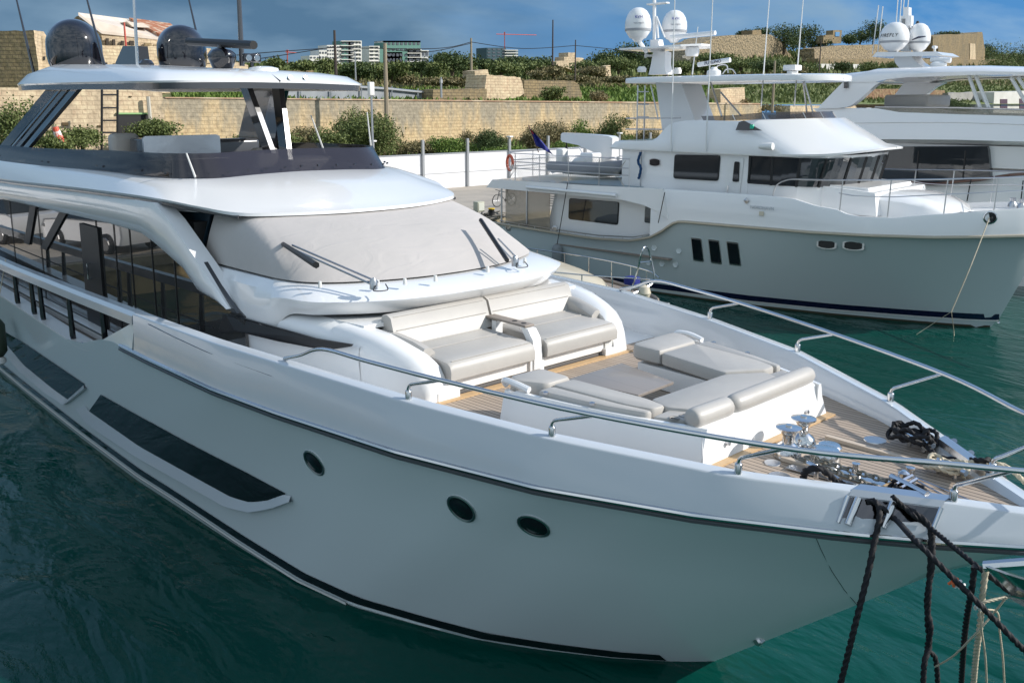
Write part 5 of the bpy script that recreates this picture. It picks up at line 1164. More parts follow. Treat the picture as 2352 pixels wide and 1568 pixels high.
q.rings([[(x, .6-w, z0),(x, .6+w, z0),(x, .6+w*.9, z1),(x, .6-w*.9, z1)] for x, w, z0, z1 in ((p0.x+.35,.22,4.10,4.78),(p0.x+.2,.24,4.08,4.85),(p0.x-.2,.24,4.15,4.88),(p0.x-1.3,.17,4.48,4.92),(p0.x-2.1,.14,4.58,4.93),(p0.x-2.2,.12,4.66,4.88))], True, True)
q.build('deck_crane', GEL, TR, smooth=35)
q = NM(); q.tube([(p0.x-2.0,.6,4.6),(p0.x-2.0,.6,4.4)], .03, 6); q.rev((p0.x-2.0,.6,4.3), [(.001,0),(.05,.04),(.04,.1),(.001,.12)], 8); q.build('crane_hook', BLKM, TR)
q = NM(); q.rev(NL(1335,400,y=-.5), [(.3,0),(.32,.1),(.32,.5),(.2,.6),(.001,.62)], 16); q.build('raft_canister', GELM, TR, smooth=40)
# dinghy carried on the upper deck
DG = thing('dinghy', tuple(NF @ Vector((-13.4, -.3, 3.4))), 'grey inflatable dinghy with folded console stowed on the upper aft deck', 'dinghy', R(4))
DF = NF @ Matrix.Translation((-13.4,-.3,3.42))
def DM(): return MB(DF)
for s in (-1, 1):
    DM().tube(cr_([(-1.75,s*.72,.32),(-.5,s*.76,.33),(.9,s*.68,.40),(1.5,s*.36,.50),(1.72,s*.02,.54)],4), [.2]*12+[.17]*5, 12).build('tube', mat('grey_hypalon',(.20,.21,.24),.55), DG, smooth=60)
DM().rings([[(x,-w,z+.2),(x,0,z),(x,w,z+.2)] for x,w,z in ((-1.7,.6,.02),(0,.62,.0),(1.1,.4,.08),(1.65,.05,.35))], True, True, False).build('dinghy_hull', mat('dark_grey_grp',(.13,.14,.13),.4), DG, smooth=0)
DM().box((-.7,-.28,.15),(-.1,.28,.85),.06).tube([(-.5,-.1,.6),(-.85,-.1,1.0)], .03, 6).build('console', GEL, DG)
DM().box((-1.95,-.18,.35),(-1.6,.18,.95),.07).prism([(-1.95,-.05,.4),(-1.7,-.05,.4),(-2.2,-.05,-.0),(-2.3,-.05,.05)], (0,.1,0)).build('outboard_motor', GELM, DG)
# things hanging on the trawler yacht
def hang_ring(u, v, y):
    c_ = NF @ NL(u, v, y=y); n_ = 24
    q = MB(); q.tube([c_+Vector((.15*math.cos(a), -.02, .26*math.sin(a))) for a in [2*math.pi*i/n_ for i in range(n_+1)]], .05, 8, cap=False)
    return q.build('life_ring', mat('orange_white_ring',(.62,.13,.07),.6,var=(2.5,(.8,.75,.7),.55,.6)), None, 'orange horseshoe life buoy hanging on the aft rail of the trawler yacht', 'life buoy')
hang_ring(1172,374,-2.85)
a = NF @ NL(1237,350,x=-16.3); b = NF @ NL(1214,288,x=-16.3)
FP = thing('ensign_flag', tuple(a), 'blue ensign drooping from a raked staff at the trawler yacht stern', 'flag')
MB().tube([a, b], .02, 6).build('flag_staff', WOODR, FP)
g = []
for i in range(9):
    t = i/8; p = b.lerp(a, .12+.62*t); row = []
    for k in range(6):
        kk = k/5*(.05+.62*t**.8); row.append(p+Rt*kk+Vector((0,0,-.55*kk))+Fw*(.07*math.sin(k*2.1+t*5)))
    g.append(row)
MB().slab(g, tuple(Fw*.006)).build('flag_cloth', BLUEF, FP, smooth=60)
MB().slab([[p-Fw*.012 for p in r[:3]] for r in g[:3]], tuple(Fw*.004)).build('flag_canton', RED, FP, smooth=60)
for (t, bt, y, lb) in (((1304,420),(1280,560),-3.02,'dark line dropping from the awning to a grey fender against the grey hull'),((1527,442),(1512,512),-3.05,'dark line holding the grey fender at the step in the bulwark')):
    a, b = NF @ NL(*t,y=y), NF @ NL(*bt,y=y)
    MB().tube([a, b], .015, 5).build('fender_line', BLKM, None, lb, 'rope')
for (u,v,lb) in ((1280,562,'grey fender hanging low against the grey hull behind the cream boat'),(1511,514,'grey fender standing in the curved bulwark step')):
    k_ = 1 if u < 1400 else .62; c_ = NF @ (NL(u,v,y=-2.98) if u < 1400 else NL(u,v,y=-2.62)); c_.z += .0 if u < 1400 else .28
    FQ = thing('boat_fender', (c_.x,c_.y,c_.z-.7), lb, 'fender', 0, 'fenders on the trawler yacht')
    MB().rev((c_.x,c_.y,c_.z-.75), [(.05,0),(.16*k_,.1*k_),(.18*k_,.2*k_),(.18*k_,.62*k_),(.14*k_,.72*k_),(.05,.76*k_),(.001,.76*k_)], 16).build('fender_body', mat('grey_fender_sock',(.22,.24,.25),.8), FQ, smooth=50)
c_ = NF @ NL(1474,350,y=-2.4)
rope('blue_rope', [c_+Vector((0,-.05,.0)), c_+Vector((-.1,-.05,-.3)), c_+Vector((.03,-.06,-.5)), c_+Vector((-.06,-.05,-.85))], .05, mat('blue_rope',(.01,.06,.16),.8), 'blue rope hank hanging on the white wall by the oval port', n=4)
H0 = NF @ Vector((HX, hy-.06, NL(2266,502,y=-1.75).z))
rope('mooring_line', [H0, NF @ NL(2230,610,x=HX-.05), NF @ NL(2185,716,x=HX-.3)], .016, ROPEC, 'thin white line falling from the trawler yacht bow to a knot', n=6)
kn = NF @ NL(2185,716,x=HX-.3)
rope('mooring_line', [kn, az(2140,745,.3), az(2105,768,0), az(2100,772,-.1)], .009, ROPEC, 'thin line trailing left into the water from the knot', n=4)
rope('mooring_line', [kn, az(2191,760,.1), az(2192,785,-.05)], .009, ROPEC, 'thin line trailing straight down into the water from the knot', n=4)
rope('mooring_line', [H0+Vector((.05,0,0)), ad(2315,520,26), ad(2375,552,24), ad(2600,660,20)], .03, mat('grey_rope',(.06,.055,.05),.8), 'dark line running right from the trawler yacht hawse', n=6)

# ================================================================ CREAM MOTOR BOAT between the two yachts
CB = thing('cream_boat', (-17.5, 10.5, 0), 'small cream motor boat lying between the two big yachts', 'boat')
q = MB(); rows = []
for z, k in ((-.2,.8),(.0,.85),(.4,.94),(.8,1.0),(.98,1.02)):
    rows.append([(-14.25-.12*(1-k)*6-u, -tab(u,[0,.3,.8,1.6,2.8,4.5,9],[0,.35,.68,1.0,1.3,1.48,1.5])*k, z) for u in (0,.1,.3,.8,1.6,2.8,4.5,7,9)])
q.grid(rows); q.grid([[(x,21-y if 0 else -y,z) for x,y,z in reversed(r)] for r in rows])
q.v = [(x, y+10.5, z) for x, y, z in q.v]
q.build('hull', CREAM, CB, smooth=50)
hbY = lambda x: tab(-14.25-x,[0,.3,.8,1.6,2.8,4.5,9],[0,.35,.68,1.0,1.3,1.48,1.5])
MB().slab([[(x, 10.5+s*hbY(x)*.98, .96) for s in (-1,1)] for x in (-23,-18,-16,-15,-14.6,-14.4)], (0,0,-.05)).build('deck', TEAKG, CB, smooth=0)
q = MB()
for s in (-1,1): q.tube([(x,10.5+s*hbY(x)*1.01,.99) for x in (-23,-20,-18,-17,-16,-15.2,-14.8,-14.5,-14.27)], .05, 6)
q.build('toe_rail', TEAKG, CB)
q = MB(); secs = []
for x,w,z in ((-16.1,.35,1.02),(-16.6,.62,1.22),(-17.6,.85,1.36),(-19,1.0,1.5),(-20,1.05,1.62),(-23,1.1,1.7)): secs.append([(x,10.5-w,.95),(x,10.5-w*.92,z-.08),(x,10.5-w*.75,z),(x,10.5,z+.05),(x,10.5+w*.75,z),(x,10.5+w*.92,z-.08),(x,10.5+w,.95)])
q.rings(secs, True, True, False).build('coach_roof', CREAM, CB, smooth=40)
q = MB()
for s in (-1,1):
    pts = [(x,10.5+s*(hbY(x)-.04),1.52+.02*(x+20)) for x in (-23,-21,-19,-17.5,-16.5,-15.6,-14.9)]+[(-14.35,10.5+s*.15,1.6)]
    q.tube(cr_(pts,3), .018, 6)
q.build('boat_rail', CHROME, CB)
for s in (-1,1):
    for x in (-21.5,-20.2,-19,-17.9,-16.9,-16,-15.2):
        MB().tube([(x,10.5+s*(hbY(x)-.04),.98),(x,10.5+s*(hbY(x)-.04),1.52+.02*(x+20))], .016, 6).build('rail_post', CHROME, CB)
a, t_, b = ax(1446,677,-14.6), ax(1481,570,-14.3), ax(1503,640,-14.2)
q = MB(); q.tube(cr_([ax(1445,678,-14.6), ax(1462,630,-14.5), ax(1474,580,-14.3), ax(1482,567,-14.3), ax(1491,578,-14.3), ax(1503,632,-14.2), ax(1497,652,-14.2), ax(1450,676,-14.2)],4), .022, 6).tube([ax(1470,603,-14.4), ax(1495,601,-14.3)], .018, 6)
q.build('bow_ladder', CHROME, CB)
q = MB(); c_ = ax(1450,645,-14.9); q.box((c_.x-.15,c_.y-.15,c_.z-.1),(c_.x+.2,c_.y+.15,c_.z+.12),.05); q.build('folded_blue_cover', BLUEF, CB)
c_ = ax(1480,668,-14.15); MB().rev((c_.x,c_.y,c_.z-.25), [(.001,0),(.12,.05),(.17,.2),(.12,.36),(.001,.42)], 16).build('cream_fender', CREAM, None, 'round cream fender at the bow of the small cream boat', 'fender')
MB().box((-14.7,10.3,.9),(-14.0,10.7,1.0),.03).tube([(-14.2,10.5,1.0),(-13.8,10.5,.9)], .04, 6).build('bow_roller', STEEL, CB)

# ================================================================ WHITE YACHT ON THE RIGHT
FF, FL_ = mk_frame((-8.9, 18.3, 0), 4)
FY = thing('white_yacht', tuple(FF @ Vector((-4, 8.8, 0))), 'large white yacht with hardtop and FIREFLY dome behind the trawler yacht', 'yacht', R(4))
fm = lambda: MB(FF)
YS = 6.6
def fpoly(px, y=YS, d=.3, nm='panel', m=GEL, sm=0, n=None, par=FY):
    P_ = [FL_(u, v, y=y) for u, v in px]
    return fm().prism(P_, (0, d, 0)).build(nm, m, par, smooth=sm)
# hull and lower side
q = fm(); rows = []
a = FL_(1930,326,y=YS); b = FL_(2352,326,y=YS); xa, xb = -12.5, b.x+6
zb = a.z
rows = [[(xa, YS+.15, -.2),(xb-7, YS+.15,-.2),(xb-3.5, YS+1.2,-.2),(xb-1.2,YS+2.9,-.2)],[(xa, YS+.05, 2.6),(xb-6.5, YS+.05,2.6),(xb-2, YS+.9,2.7),(xb,YS+2.9,2.9)],[(xa, YS+.25, 3.8),(xb-6.5, YS+.25,3.8),(xb-2, YS+1.0,4.0),(xb,YS+2.9,4.0)]]
q.grid([cr_(r,4) for r in rows]); q.grid([[(x, 2*(YS+2.9)-y, z) for x,y,z in reversed(cr_(r,4))] for r in rows]); q.build('hull', GEL, FY, smooth=40)
fm().box((xa,YS+.2,3.9),(xb-4.5,YS+5.6,zb)).build('main_deckhouse', GELM, FY, smooth=0)
W_ = fpoly([(1930,336),(2019,337),(2267,336),(2270,345),(2275,406),(2251,411),(2146,421),(2050,414),(1930,404)], YS-.02, .30, 'saloon_window', TGL)
for u in (2108, 2215): 
    p = FL_(u,380,y=YS); fm().box((p.x-.02,YS-.05,p.z-.5),(p.x+.02,YS-.025,p.z+.5)).build('window_joint', BLKM, W_, smooth=0)
fm().tube([FL_(u,v,y=YS-.05) for u,v in ((1930,406),(2050,416),(2146,423),(2251,413),(2320,402),(2420,396))], .05, 6).build('wooden_band', WOODR, FY)
for u0,v0,u1,v1 in ((2078,417,2076,438),(2230,412,2221,462),(2350,415,2345,460)): fm().tube([FL_(u0,v0,y=YS-.1),FL_(u1,v1,y=YS-.1)], .02, 5).build('side_line', BLKM, FY)
# flange, coaming
T1 = [FL_(u,v,y=YS) for u,v in ((1870,249),(2010,249),(2062,258),(2200,263),(2352,267),(2520,275))]
T2 = [FL_(u,v,y=YS) for u,v in ((1905,283),(2010,282),(2062,281),(2200,281),(2352,286),(2520,296))]
T3 = [FL_(u,v,y=YS) for u,v in ((1930,320),(2010,320),(2062,320),(2200,321),(2352,325),(2520,334))]
T4 = [FL_(u,v,y=YS) for u,v in ((1930,329),(2010,330),(2062,330),(2200,332),(2352,336),(2520,345))]
g = [[(p.x,YS+.45,p.z) for p in T1],[(p.x,YS+.12,p.z+.0) for p in T1],[(p.x,YS+.0,p.z) for p in T2],[(p.x,YS+.03,p.z-.02) for p in T2],[(p.x,YS-.12,p.z) for p in T3],[(p.x,YS+.25,p.z) for p in T4]]
q = fm(); q.grid(g); q.grid([[(x,2*(YS+2.9)-y,z) for x,y,z in reversed(r)] for r in g]); q.slab([[(x,y,T3[0].z+.1) for y in (YS+.1,YS+5.6)] for x in (T2[0].x,T1[-1].x)], (0,0,-.1))
q.prism([(T1[0].x,YS+.1,T1[0].z),(T2[0].x,YS+.1,T2[0].z),(T4[0].x,YS+.2,T4[0].z),(T4[0].x,YS+5.6,T4[0].z),(T1[0].x,YS+5.7,T1[0].z)], (-.1,0,0))
q.build('upper_deck', GEL, FY, smooth=25)
pts = [FL_(u,v,y=YS+.15) for u,v in ((2010,246),(2100,247),(2200,248),(2352,252),(2520,258))]; q = fm()
q.slab([[p for p in pts],[FL_(u,v,y=YS+.15) for u,v in ((2010,250),(2070,258),(2200,264),(2352,268),(2520,276))]], (0,.02,0)); q.build('fly_windscreen', mat('clear_screen',(.30,.28,.22),.1,alpha=.5), FY, smooth=0)
q = fm(); q.tube(pts, .03, 6); q.build('screen_rail', STEEL, FY)
# hardtop
TP = [(1887,186),(1901,176),(1970,168),(1991,163),(2060,160),(2153,157),(2250,156),(2352,159),(2480,168)]
BT = [(1887,188),(1905,189),(1970,190),(2010,189),(2035,183),(2080,178),(2250,172),(2352,172),(2480,182)]
tp = [FL_(u,v,y=YS) for u,v in TP]; bt = [FL_(u,v,y=YS) for u,v in BT]
g = [[(p.x,YS+.5,p.z+.03) for p in bt],[(p.x,YS,p.z) for p in bt],[(p.x,YS-.02,lerp(b_.z,p.z,.5)) for p,b_ in zip(tp,bt)],[(p.x,YS+.15,p.z) for p in tp],[(p.x,YS+1.0,p.z+.10) for p in tp],[(p.x,YS+2.9,p.z+.14) for p in tp]]
q = fm(); q.grid(g); q.grid([[(x,2*(YS+2.9)-y,z) for x,y,z in reversed(r)] for r in g]); q.slab([[(p.x,y,p.z+.05) for p in bt] for y in (YS+.5, YS+5.3)], (0,0,.02))
q.build('hardtop', GEL, FY, smooth=50)
leg = [(1935,190),(2022,189),(2010,196),(1998,207),(1975,228),(1958,241),(1945,246),(1925,249),(1878,250),(1888,238),(1912,213)]
fpoly(leg, YS+.03, .35, 'hardtop_leg')
P_ = [FL_(u,v,y=YS+5.3) for u,v in ((2075,192),(2170,190),(2148,200),(2130,215),(2112,236),(2100,243),(2080,247),(2030,247),(2055,218))]
fm().prism(P_, (0,.35,0)).build('hardtop_leg', GEL, FY, smooth=0)
for t, bb, y in (((2225,174),(2256,262),YS+.3),((2241,174),(2277,263),YS+.3),((2322,178),(2356,236),YS+.3),((2338,178),(2380,240),YS+.3)):
    fm().tube([FL_(*t,y=y),FL_(*bb,y=y)], .06, 6).build('hardtop_strut', GELM, FY)
fpoly([(1938,189),(1946,188),(1947,202),(1938,203)], YS-.1, .1, 'side_lamp', BLK)
q = fm(); q.box((FL_(2040,250,y=YS+2).x,YS+1.5,5.9),(FL_(2140,250,y=YS+2).x,YS+4,6.35),.1); q.build('fly_lounge', CUSH, FY)
# radar arch platform
PP = [FL_(u,v,y=YS+2) for u,v in ((2003,131),(2013,120),(2150,119),(2166,127),(2150,129))]
fm().prism(PP, (0,1.8,0)).build('mast_platform', GEL, FY, smooth=0)
fpoly([(2052,131),(2094,131),(2104,143),(2124,156),(2066,157),(2056,145)], YS+2.4, 1.0, 'mast_leg', GEL)
YD = YS+2.2
c_ = FL_(2052,118,y=YD); wd = wdome(FF, (c_.x,c_.y,c_.z+.04), .53, 1.02, FY)
# text faces the camera side of the dome
vd = (FF.inverted().to_3x3() @ (CAM-(FF @ c_))); vd.z = 0; vd.normalize(); ang = math.atan2(vd.y, vd.x)-R(28)
for i, ch in enumerate('FIREFLY'):
    a_ = ang+R((i-3)*11.0); rr_ = .53*1.0
    M4 = Matrix.Translation((c_.x+math.cos(a_)*rr_, c_.y+math.sin(a_)*rr_, c_.z+.04+1.02*.5)) @ Matrix.Rotation(a_+math.pi/2,4,'Z') @ Matrix.Rotation(R(88),4,'X')
    text_mesh(ch, .18, M4, 'lettering', BLKM, wd, FF, shear=.25)
c_ = FL_(2108,118,y=YD+.9); w2 = wdome(FF, (c_.x,c_.y,c_.z+.03), .42, 1.0, FY)
fm().tube([FL_(2095,92,y=YD+.3),FL_(2110,86,y=YD+.3),FL_(2126,84,y=YD+.5)], [.02,.04,.02], 4).build('blue_mark', NAVY, FY)
fm().rev(FL_(2107,62,y=YD+.9), [(.06,0),(.07,.12),(.05,.2),(.001,.22)], 10).build('beacon', BLKM, FY)
def fbox(u0,v0,u1,v1,y,d,nm,m=GEL):
    return fpoly([(u0,v0),(u1,v0),(u1,v1),(u0,v1)], y, d, nm, m)
fbox(2068,37,2086,118,YD+.6,.3,'mast_column'); fbox(2074,17,2087,37,YD+.6,.3,'mast_head'); fbox(2084,36,2093,60,YD+.55,.25,'mast_housing')
for k in range(7): fbox(2071,44+k*2.2,2079,45+k*2.2,YD+.58,.02,'mast_vent',DGREY)
for (t, bb) in (((2018,13),(2004,124)),((2028,15),(2016,121)),((2064,-20),(2058,58)),((2072,-20),(2066,58)),((2078,-10),(2075,18)),((2088,-12),(2085,18))):
    fm().tube([FL_(*bb,y=YD),FL_(*t,y=YD)], .02, 5).build('whip_antenna', GELM, FY)
fm().tube([FL_(2138,137,y=YS+2),FL_(2184,139,y=YS+2)], .09, 8).rev(FL_(2155,156,y=YS+2), [(.28,0),(.28,.15),(.15,.24),(.001,.25)], 14).build('radar_scanner', GEL, FY)
fm().box(tuple(FL_(2139,112,y=YS+2)), tuple(FL_(2155,106,y=YS+2.3)), .04).tube([FL_(2147,119,y=YS+2.1),FL_(2147,112,y=YS+2.1)], .04, 6).build('camera_light', GEL, FY)
# ================================================================ WATER, QUAY, LAND
q = MB(); q.grid([[(x, y, 0) for y in (-400, -60, 0, 60, 500)] for x in (-36, 60, 300)]); q.build('water', WATER, None, None, None, None, 'structure', smooth=0)
QZ = 1.25
q = MB(); q.slab([[(x, y, QZ) for y in (-120, 0, 60, 140)] for x in (-29.3, -29.4, -47)], (0,0,-3)); q.build('quay', CONC, None, None, None, None, 'structure', smooth=0)
MB().box((-29.25,-120,QZ-.35),(-29.0,140,QZ-.02)).build('quay_edge', mat('quay_edge_stone',(.36,.30,.20),.9,var=(1.2,(.2,.16,.1),.4,.65)), None, None, None, None, 'structure', smooth=0)
MB().box((-29.24,-120,-1.5),(-29.18,140,QZ-.36)).build('quay_wall', mat('quay_stone',(.45,.34,.17),.9,var=(.8,(.16,.12,.06),.38,.6)), None, None, None, None, 'structure', smooth=0)
# ground behind the fence, rising to the ridge: heights by depth and column
XK = .81
def bd(u, v, d): return ax(u, v, -XK*d)
def bdep(u, d): r = ray(u, 240); return XK*d/(-r.x)*(r.x*Fw.x+r.y*Fw.y)
gd = [40, 52, 62, 76.5, 78, 95, 120, 150, 185, 230, 300, 420, 700, 1500]
def gz(d, u):
    r_ = tab(u, [-300, 300, 700, 1200, 1500, 1750, 2000, 2300, 2800], [152,158,166,160,150,128,128,132,120])
    prof = 0
    if d <= 76.5: return tab(d, [40,51.5,60,76.5], [1.2,1.3,1.9,2.4])
    ridge = CAMH+(240-r_)*bdep(u,185)/2121.
    if d <= 185: return tab(d, [76.6,95,120,150,185], [5.9,lerp(5.9,ridge,.13),lerp(5.9,ridge,.36),lerp(5.9,ridge,.72),ridge])
    return tab(d, [185,230,300,700,1500], [ridge,ridge+.4,ridge-1,ridge-4,ridge])
def gpt(d, u, z=None):
    d_ = min(bdep(u, d), 3.5*d+40); x = (u-1176)/2121.*d_; p = CAM+Fw*d_+Rt*x; p.z = gz(d, u) if z is None else z; return p
us_ = list(np.linspace(-900, 2950, 87))
q = MB(); g = []
for d in (51.2, 54, 58, 63, 70, 76.4):
    g.append([gpt(d, u)+Vector((0,0,.25*noise.noise(Vector((d*.3, u*.02, 0))))) for u in us_])
q.grid(g); q.build('scrub_ground', GROUND, None, None, None, None, 'structure', smooth=60)
q = MB(); g = []
for d in (77.4, 84, 90, 96, 104, 112, 120, 130, 140, 150, 162, 174, 185, 205, 230, 300, 500, 900, 1500):
    g.append([gpt(d, u)+Vector((0,0,(.55 if 90 < d < 300 else 0)*noise.noise(Vector((d*.09, u*.018, 1))))) for u in us_])
q.grid(g); q.build('hillside', SCRUB, None, None, None, None, 'structure', smooth=60)
# ---- white hoarding along the quay
FX = -41.2
FENCE = thing('hoarding', (FX, 20, QZ), 'long white panel hoarding with tall steel posts along the quay', 'fence')
ys = [ax(u, 400, FX).y for u in (970.8, 1073, 1168.8, 1257, 1343, 1419)]
st_ = (ys[-1]-ys[0])/5; allY = [ys[0]-st_*k for k in range(1, 26)][::-1]+ys+[ys[-1]+st_*k for k in range(1, 12)]
MB().box((FX-.06, allY[0], QZ), (FX, allY[-1], 3.20)).build('panel', WALLW, FENCE, smooth=0)
MB().box((FX-.07, allY[0], 2.1), (FX+.012, allY[-1], 2.13)).build('panel_joint', GALV, FENCE, smooth=0)
MB().box((FX-.1, allY[0], 3.20), (FX+.03, allY[-1], 3.26)).build('top_rail', GALV, FENCE, smooth=0)
for y in allY: MB().box((FX-.02,y-.07,QZ),(FX+.12,y+.07,4.05)).build('post', GALV, FENCE, smooth=0)
for y in allY[::3]: MB().box((FX-.05,y-.15,4.03),(FX+.25,y+.15,4.12),.02).build('post_lamp', RUBW, FENCE)
# ---- clutter on the quay
PB = az(1107,503,QZ); PBX = PB.x
SB = thing('shore_power_box', (PBX-.1, PB.y, QZ), 'grey service pedestal on legs at the quay edge behind the boats', 'service box')
y0 = ax(1097,450,PBX).y; y1 = ax(1113,450,PBX).y; zt = ax(1100,464,PBX).z
MB().box((PBX-.3,y0,QZ+.3),(PBX,y1,zt),.02).build('box_body', mat('beige_cabinet',(.42,.42,.33),.6), SB)
MB().box((PBX,y0+.06,QZ+.36),(PBX+.015,y1-.03,zt-.05)).build('box_door', mat('pale_cabinet_door',(.60,.62,.55),.5), SB, smooth=0)
for y in (y0+.05,y1-.05): MB().box((PBX-.15,y-.02,QZ),(PBX-.1,y+.02,QZ+.31)).build('box_leg', GALV, SB)
pb_ = az(1129,503,QZ); BXX = pb_.x; yb = pb_.y
BO = thing('bollard', (BXX, yb, QZ), 'black mooring bollard with yellow top on the quay edge', 'bollard')
MB().rev((BXX,yb,QZ), [(.15,0),(.12,.04),(.12,.39),(.13,.42)], 18).build('bollard_post', BLKM, BO, smooth=40); MB().rev((BXX,yb,QZ+.42), [(.14,0),(.14,.04),(.001,.05)], 18).build('bollard_cap', mat('yellow_paint',(.65,.42,.02),.6), BO)
for i,(u,v,lb) in enumerate(((1092,500,'tangled dark hoses and rope heaped on the quay by the pedestal'),(1140,500,'rope and rubble heap on the quay right of the bollard'))):
    q = MB(); c_ = az(u,v,QZ)
    for k in range(16):
        p = c_+Vector((rng.normal()*.35, rng.normal()*.6, .05)); q.tube(cr_([p, p+Vector((rng.normal()*.3,rng.normal()*.4,.12)), p+Vector((rng.normal()*.4,rng.normal()*.5,0))],3), .035, 5)
    q.build('hose_heap', mat('heap_%s'%('dark','grey')[i],((.05,.05,.045),(.22,.2,.17))[i],.9), None, lb, 'hoses')
# ---- bicycle leaning by the quay
BX = az(1142,476,QZ).x; w1c = ax(1142,462,BX); wr = .29
BK = thing('bicycle', (BX, w1c.y+.45, QZ), 'black bicycle parked on the quay behind the aft deck of the trawler yacht', 'bicycle')
for dy in (0, .92):
    q = MB(); n_ = 28; q.tube([(BX, w1c.y+dy+wr*math.cos(2*math.pi*i/n_), QZ+wr+.02+wr*math.sin(2*math.pi*i/n_)) for i in range(n_+1)], .022, 6, cap=False); W_ = q.build('wheel', BLKM, BK)
    q = MB()
    for k in range(8): a_ = math.pi*k/8; q.tube([(BX,w1c.y+dy-wr*math.cos(a_),QZ+wr+.02-wr*math.sin(a_)),(BX,w1c.y+dy+wr*math.cos(a_),QZ+wr+.02+wr*math.sin(a_))], .003, 3)
    q.build('spokes', STEEL, W_)
Y = w1c.y; zz = QZ+wr+.02; q = MB()
for a_, b_ in (((Y,zz),(Y+.12,zz+.42)),((Y+.12,zz+.42),(Y+.66,zz+.34)),((Y+.92,zz),(Y+.66,zz+.34)),((Y+.92,zz),(Y+.50,zz-.02)),((Y+.50,zz-.02),(Y+.68,zz+.44)),((Y+.50,zz-.02),(Y+.14,zz+.34))): q.tube([(BX,a_[0],a_[1]),(BX,b_[0],b_[1])], .017, 6)
q.build('frame', BLK, BK); MB().box((BX-.05,Y+.60,zz+.44),(BX+.05,Y+.80,zz+.48),.01).build('saddle', BLKM, BK); MB().tube([(BX-.22,Y+.08,zz+.5),(BX,Y+.12,zz+.46),(BX+.22,Y+.08,zz+.5)], .014, 6).build('handlebar', BLKM, BK); MB().rev((BX+.03,Y+.5,zz-.02), [(.07,0),(.07,.01),(.001,.01)], 14, (1,0,0)).build('crank', BLKM, BK)
# ---- cars parked on the quay (seen mirrored in the saloon glass)
WHITE = mat('white_car_paint', (.75,.75,.76), .2, coat=.8)
def car(x, y, rz, label, paint):
    CR = thing('parked_car', (x, y, QZ), label, 'car', rz, 'cars parked on the quay')
    F_ = WM[CR]; M_ = lambda: MB(F_)
    prof = [(-2.0,.32),(-2.08,.75),(-1.95,1.02),(-.9,1.10),(-.35,1.52),(1.3,1.56),(1.9,1.12),(2.02,.7),(1.95,.32)]
    secs = []
    for y_, k in ((-.86,.0),(-.90,.06),(-.90,.5),(.90,.5),(.90,.06),(.86,.0)): pass
    body = [[(x_, s*w_, z) for x_, z in [(-2.0,.32),(-2.08,.72),(-1.9,.98),(-.95,1.06),(1.6,1.08),(2.02,.98),(2.05,.6),(1.95,.32)]] for s, w_ in ((-1,.82),(-1,.90),(1,.90),(1,.82))]
    M_().rings(body, True, True).build('body', paint, CR, smooth=30)
    top = [[(-.95,s*w0,1.05),(-.35,s*w1,1.5),(1.25,s*w1,1.54),(1.7,s*w0,1.07)] for s,w0,w1 in ((-1,.84,.66),(1,.84,.66))]
    M_().rings(top, True, True).build('cabin', GLASS, CR, smooth=0)
    M_().box((-.33,-.66,1.50),(1.24,.66,1.57),.03).build('roof', paint, CR)
    for xw in (-1.3,1.28):
        for s in (-1,1):
            W_ = M_().rev((xw,s*.80,.34), [(.34,-.02),(.34,.10),(.29,.13),(.001,.11)], 20, (0,s,0)).build('wheel', BLKM, CR); M_().rev((xw,s*.92,.34), [(.23,0),(.21,.02),(.001,.01)], 10, (0,s,0)).build('rim', STEEL, W_, smooth=0)
    for s in (-1,1): M_().box((-2.09,s*.5,.68),(-1.98,s*.84,.84),.03).build('headlight', CHROME, CR)
    return CR
# position from the mirrored ray
def mirrored(u, v, z=QZ):
    p = ay(u, v, -2.32); r = ray(u, v); r = Vector((r.x, -r.y, r.z)); t = (z-p.z)/r.z; return p+r*t
m1 = mirrored(235, 590); car(-31.5, -7.3, R(-17), 'white car parked on the quay, seen mirrored in the saloon window', WHITE)
car(-36.2, -5.4, R(-17), 'second white car on the quay, farther left in the mirrored view', WHITE)
# lamp posts
def lamp(u, vt, vb, x, label):
    b = ax(u+5, vb, x); t = ax(u, vt, x); LP = thing('street_lamp', (b.x, b.y, gz(60,u) if x < -42 else QZ), label, 'street lamp')
    MB().tube([(b.x,b.y,QZ),(b.x,b.y,t.z)], [.07,.05], 8).build('pole', GALV, LP); MB().box((b.x-.14,b.y-.16,t.z-.45),(b.x+.10,b.y+.16,t.z+.25),.05).build('lamp_head', RUBW, LP)
    MB().box((b.x-.1,b.y-.09,QZ),(b.x+.1,b.y+.09,QZ+1.9)).build('pole_base', GALV, LP)
lamp(853, 200, 400, -40.6, 'white headed street lamp standing just behind the flybridge')
BK_ = Vector((-1,.0,0))
def jag(pxs, amp=1.1, step=7):
    r = np.random.default_rng(int(abs(pxs[0][0]*7+pxs[0][1]))); out = []
    for a, b in zip(pxs, list(pxs[1:])+[pxs[0]]):
        n_ = max(1, min(40, int(math.hypot(b[0]-a[0], b[1]-a[1])/step))); out.append(a)
        for k in range(1, n_): t = k/n_; out.append((lerp(a[0],b[0],t)+r.normal()*amp*.5, lerp(a[1],b[1],t)+r.normal()*amp*.6))
    return out
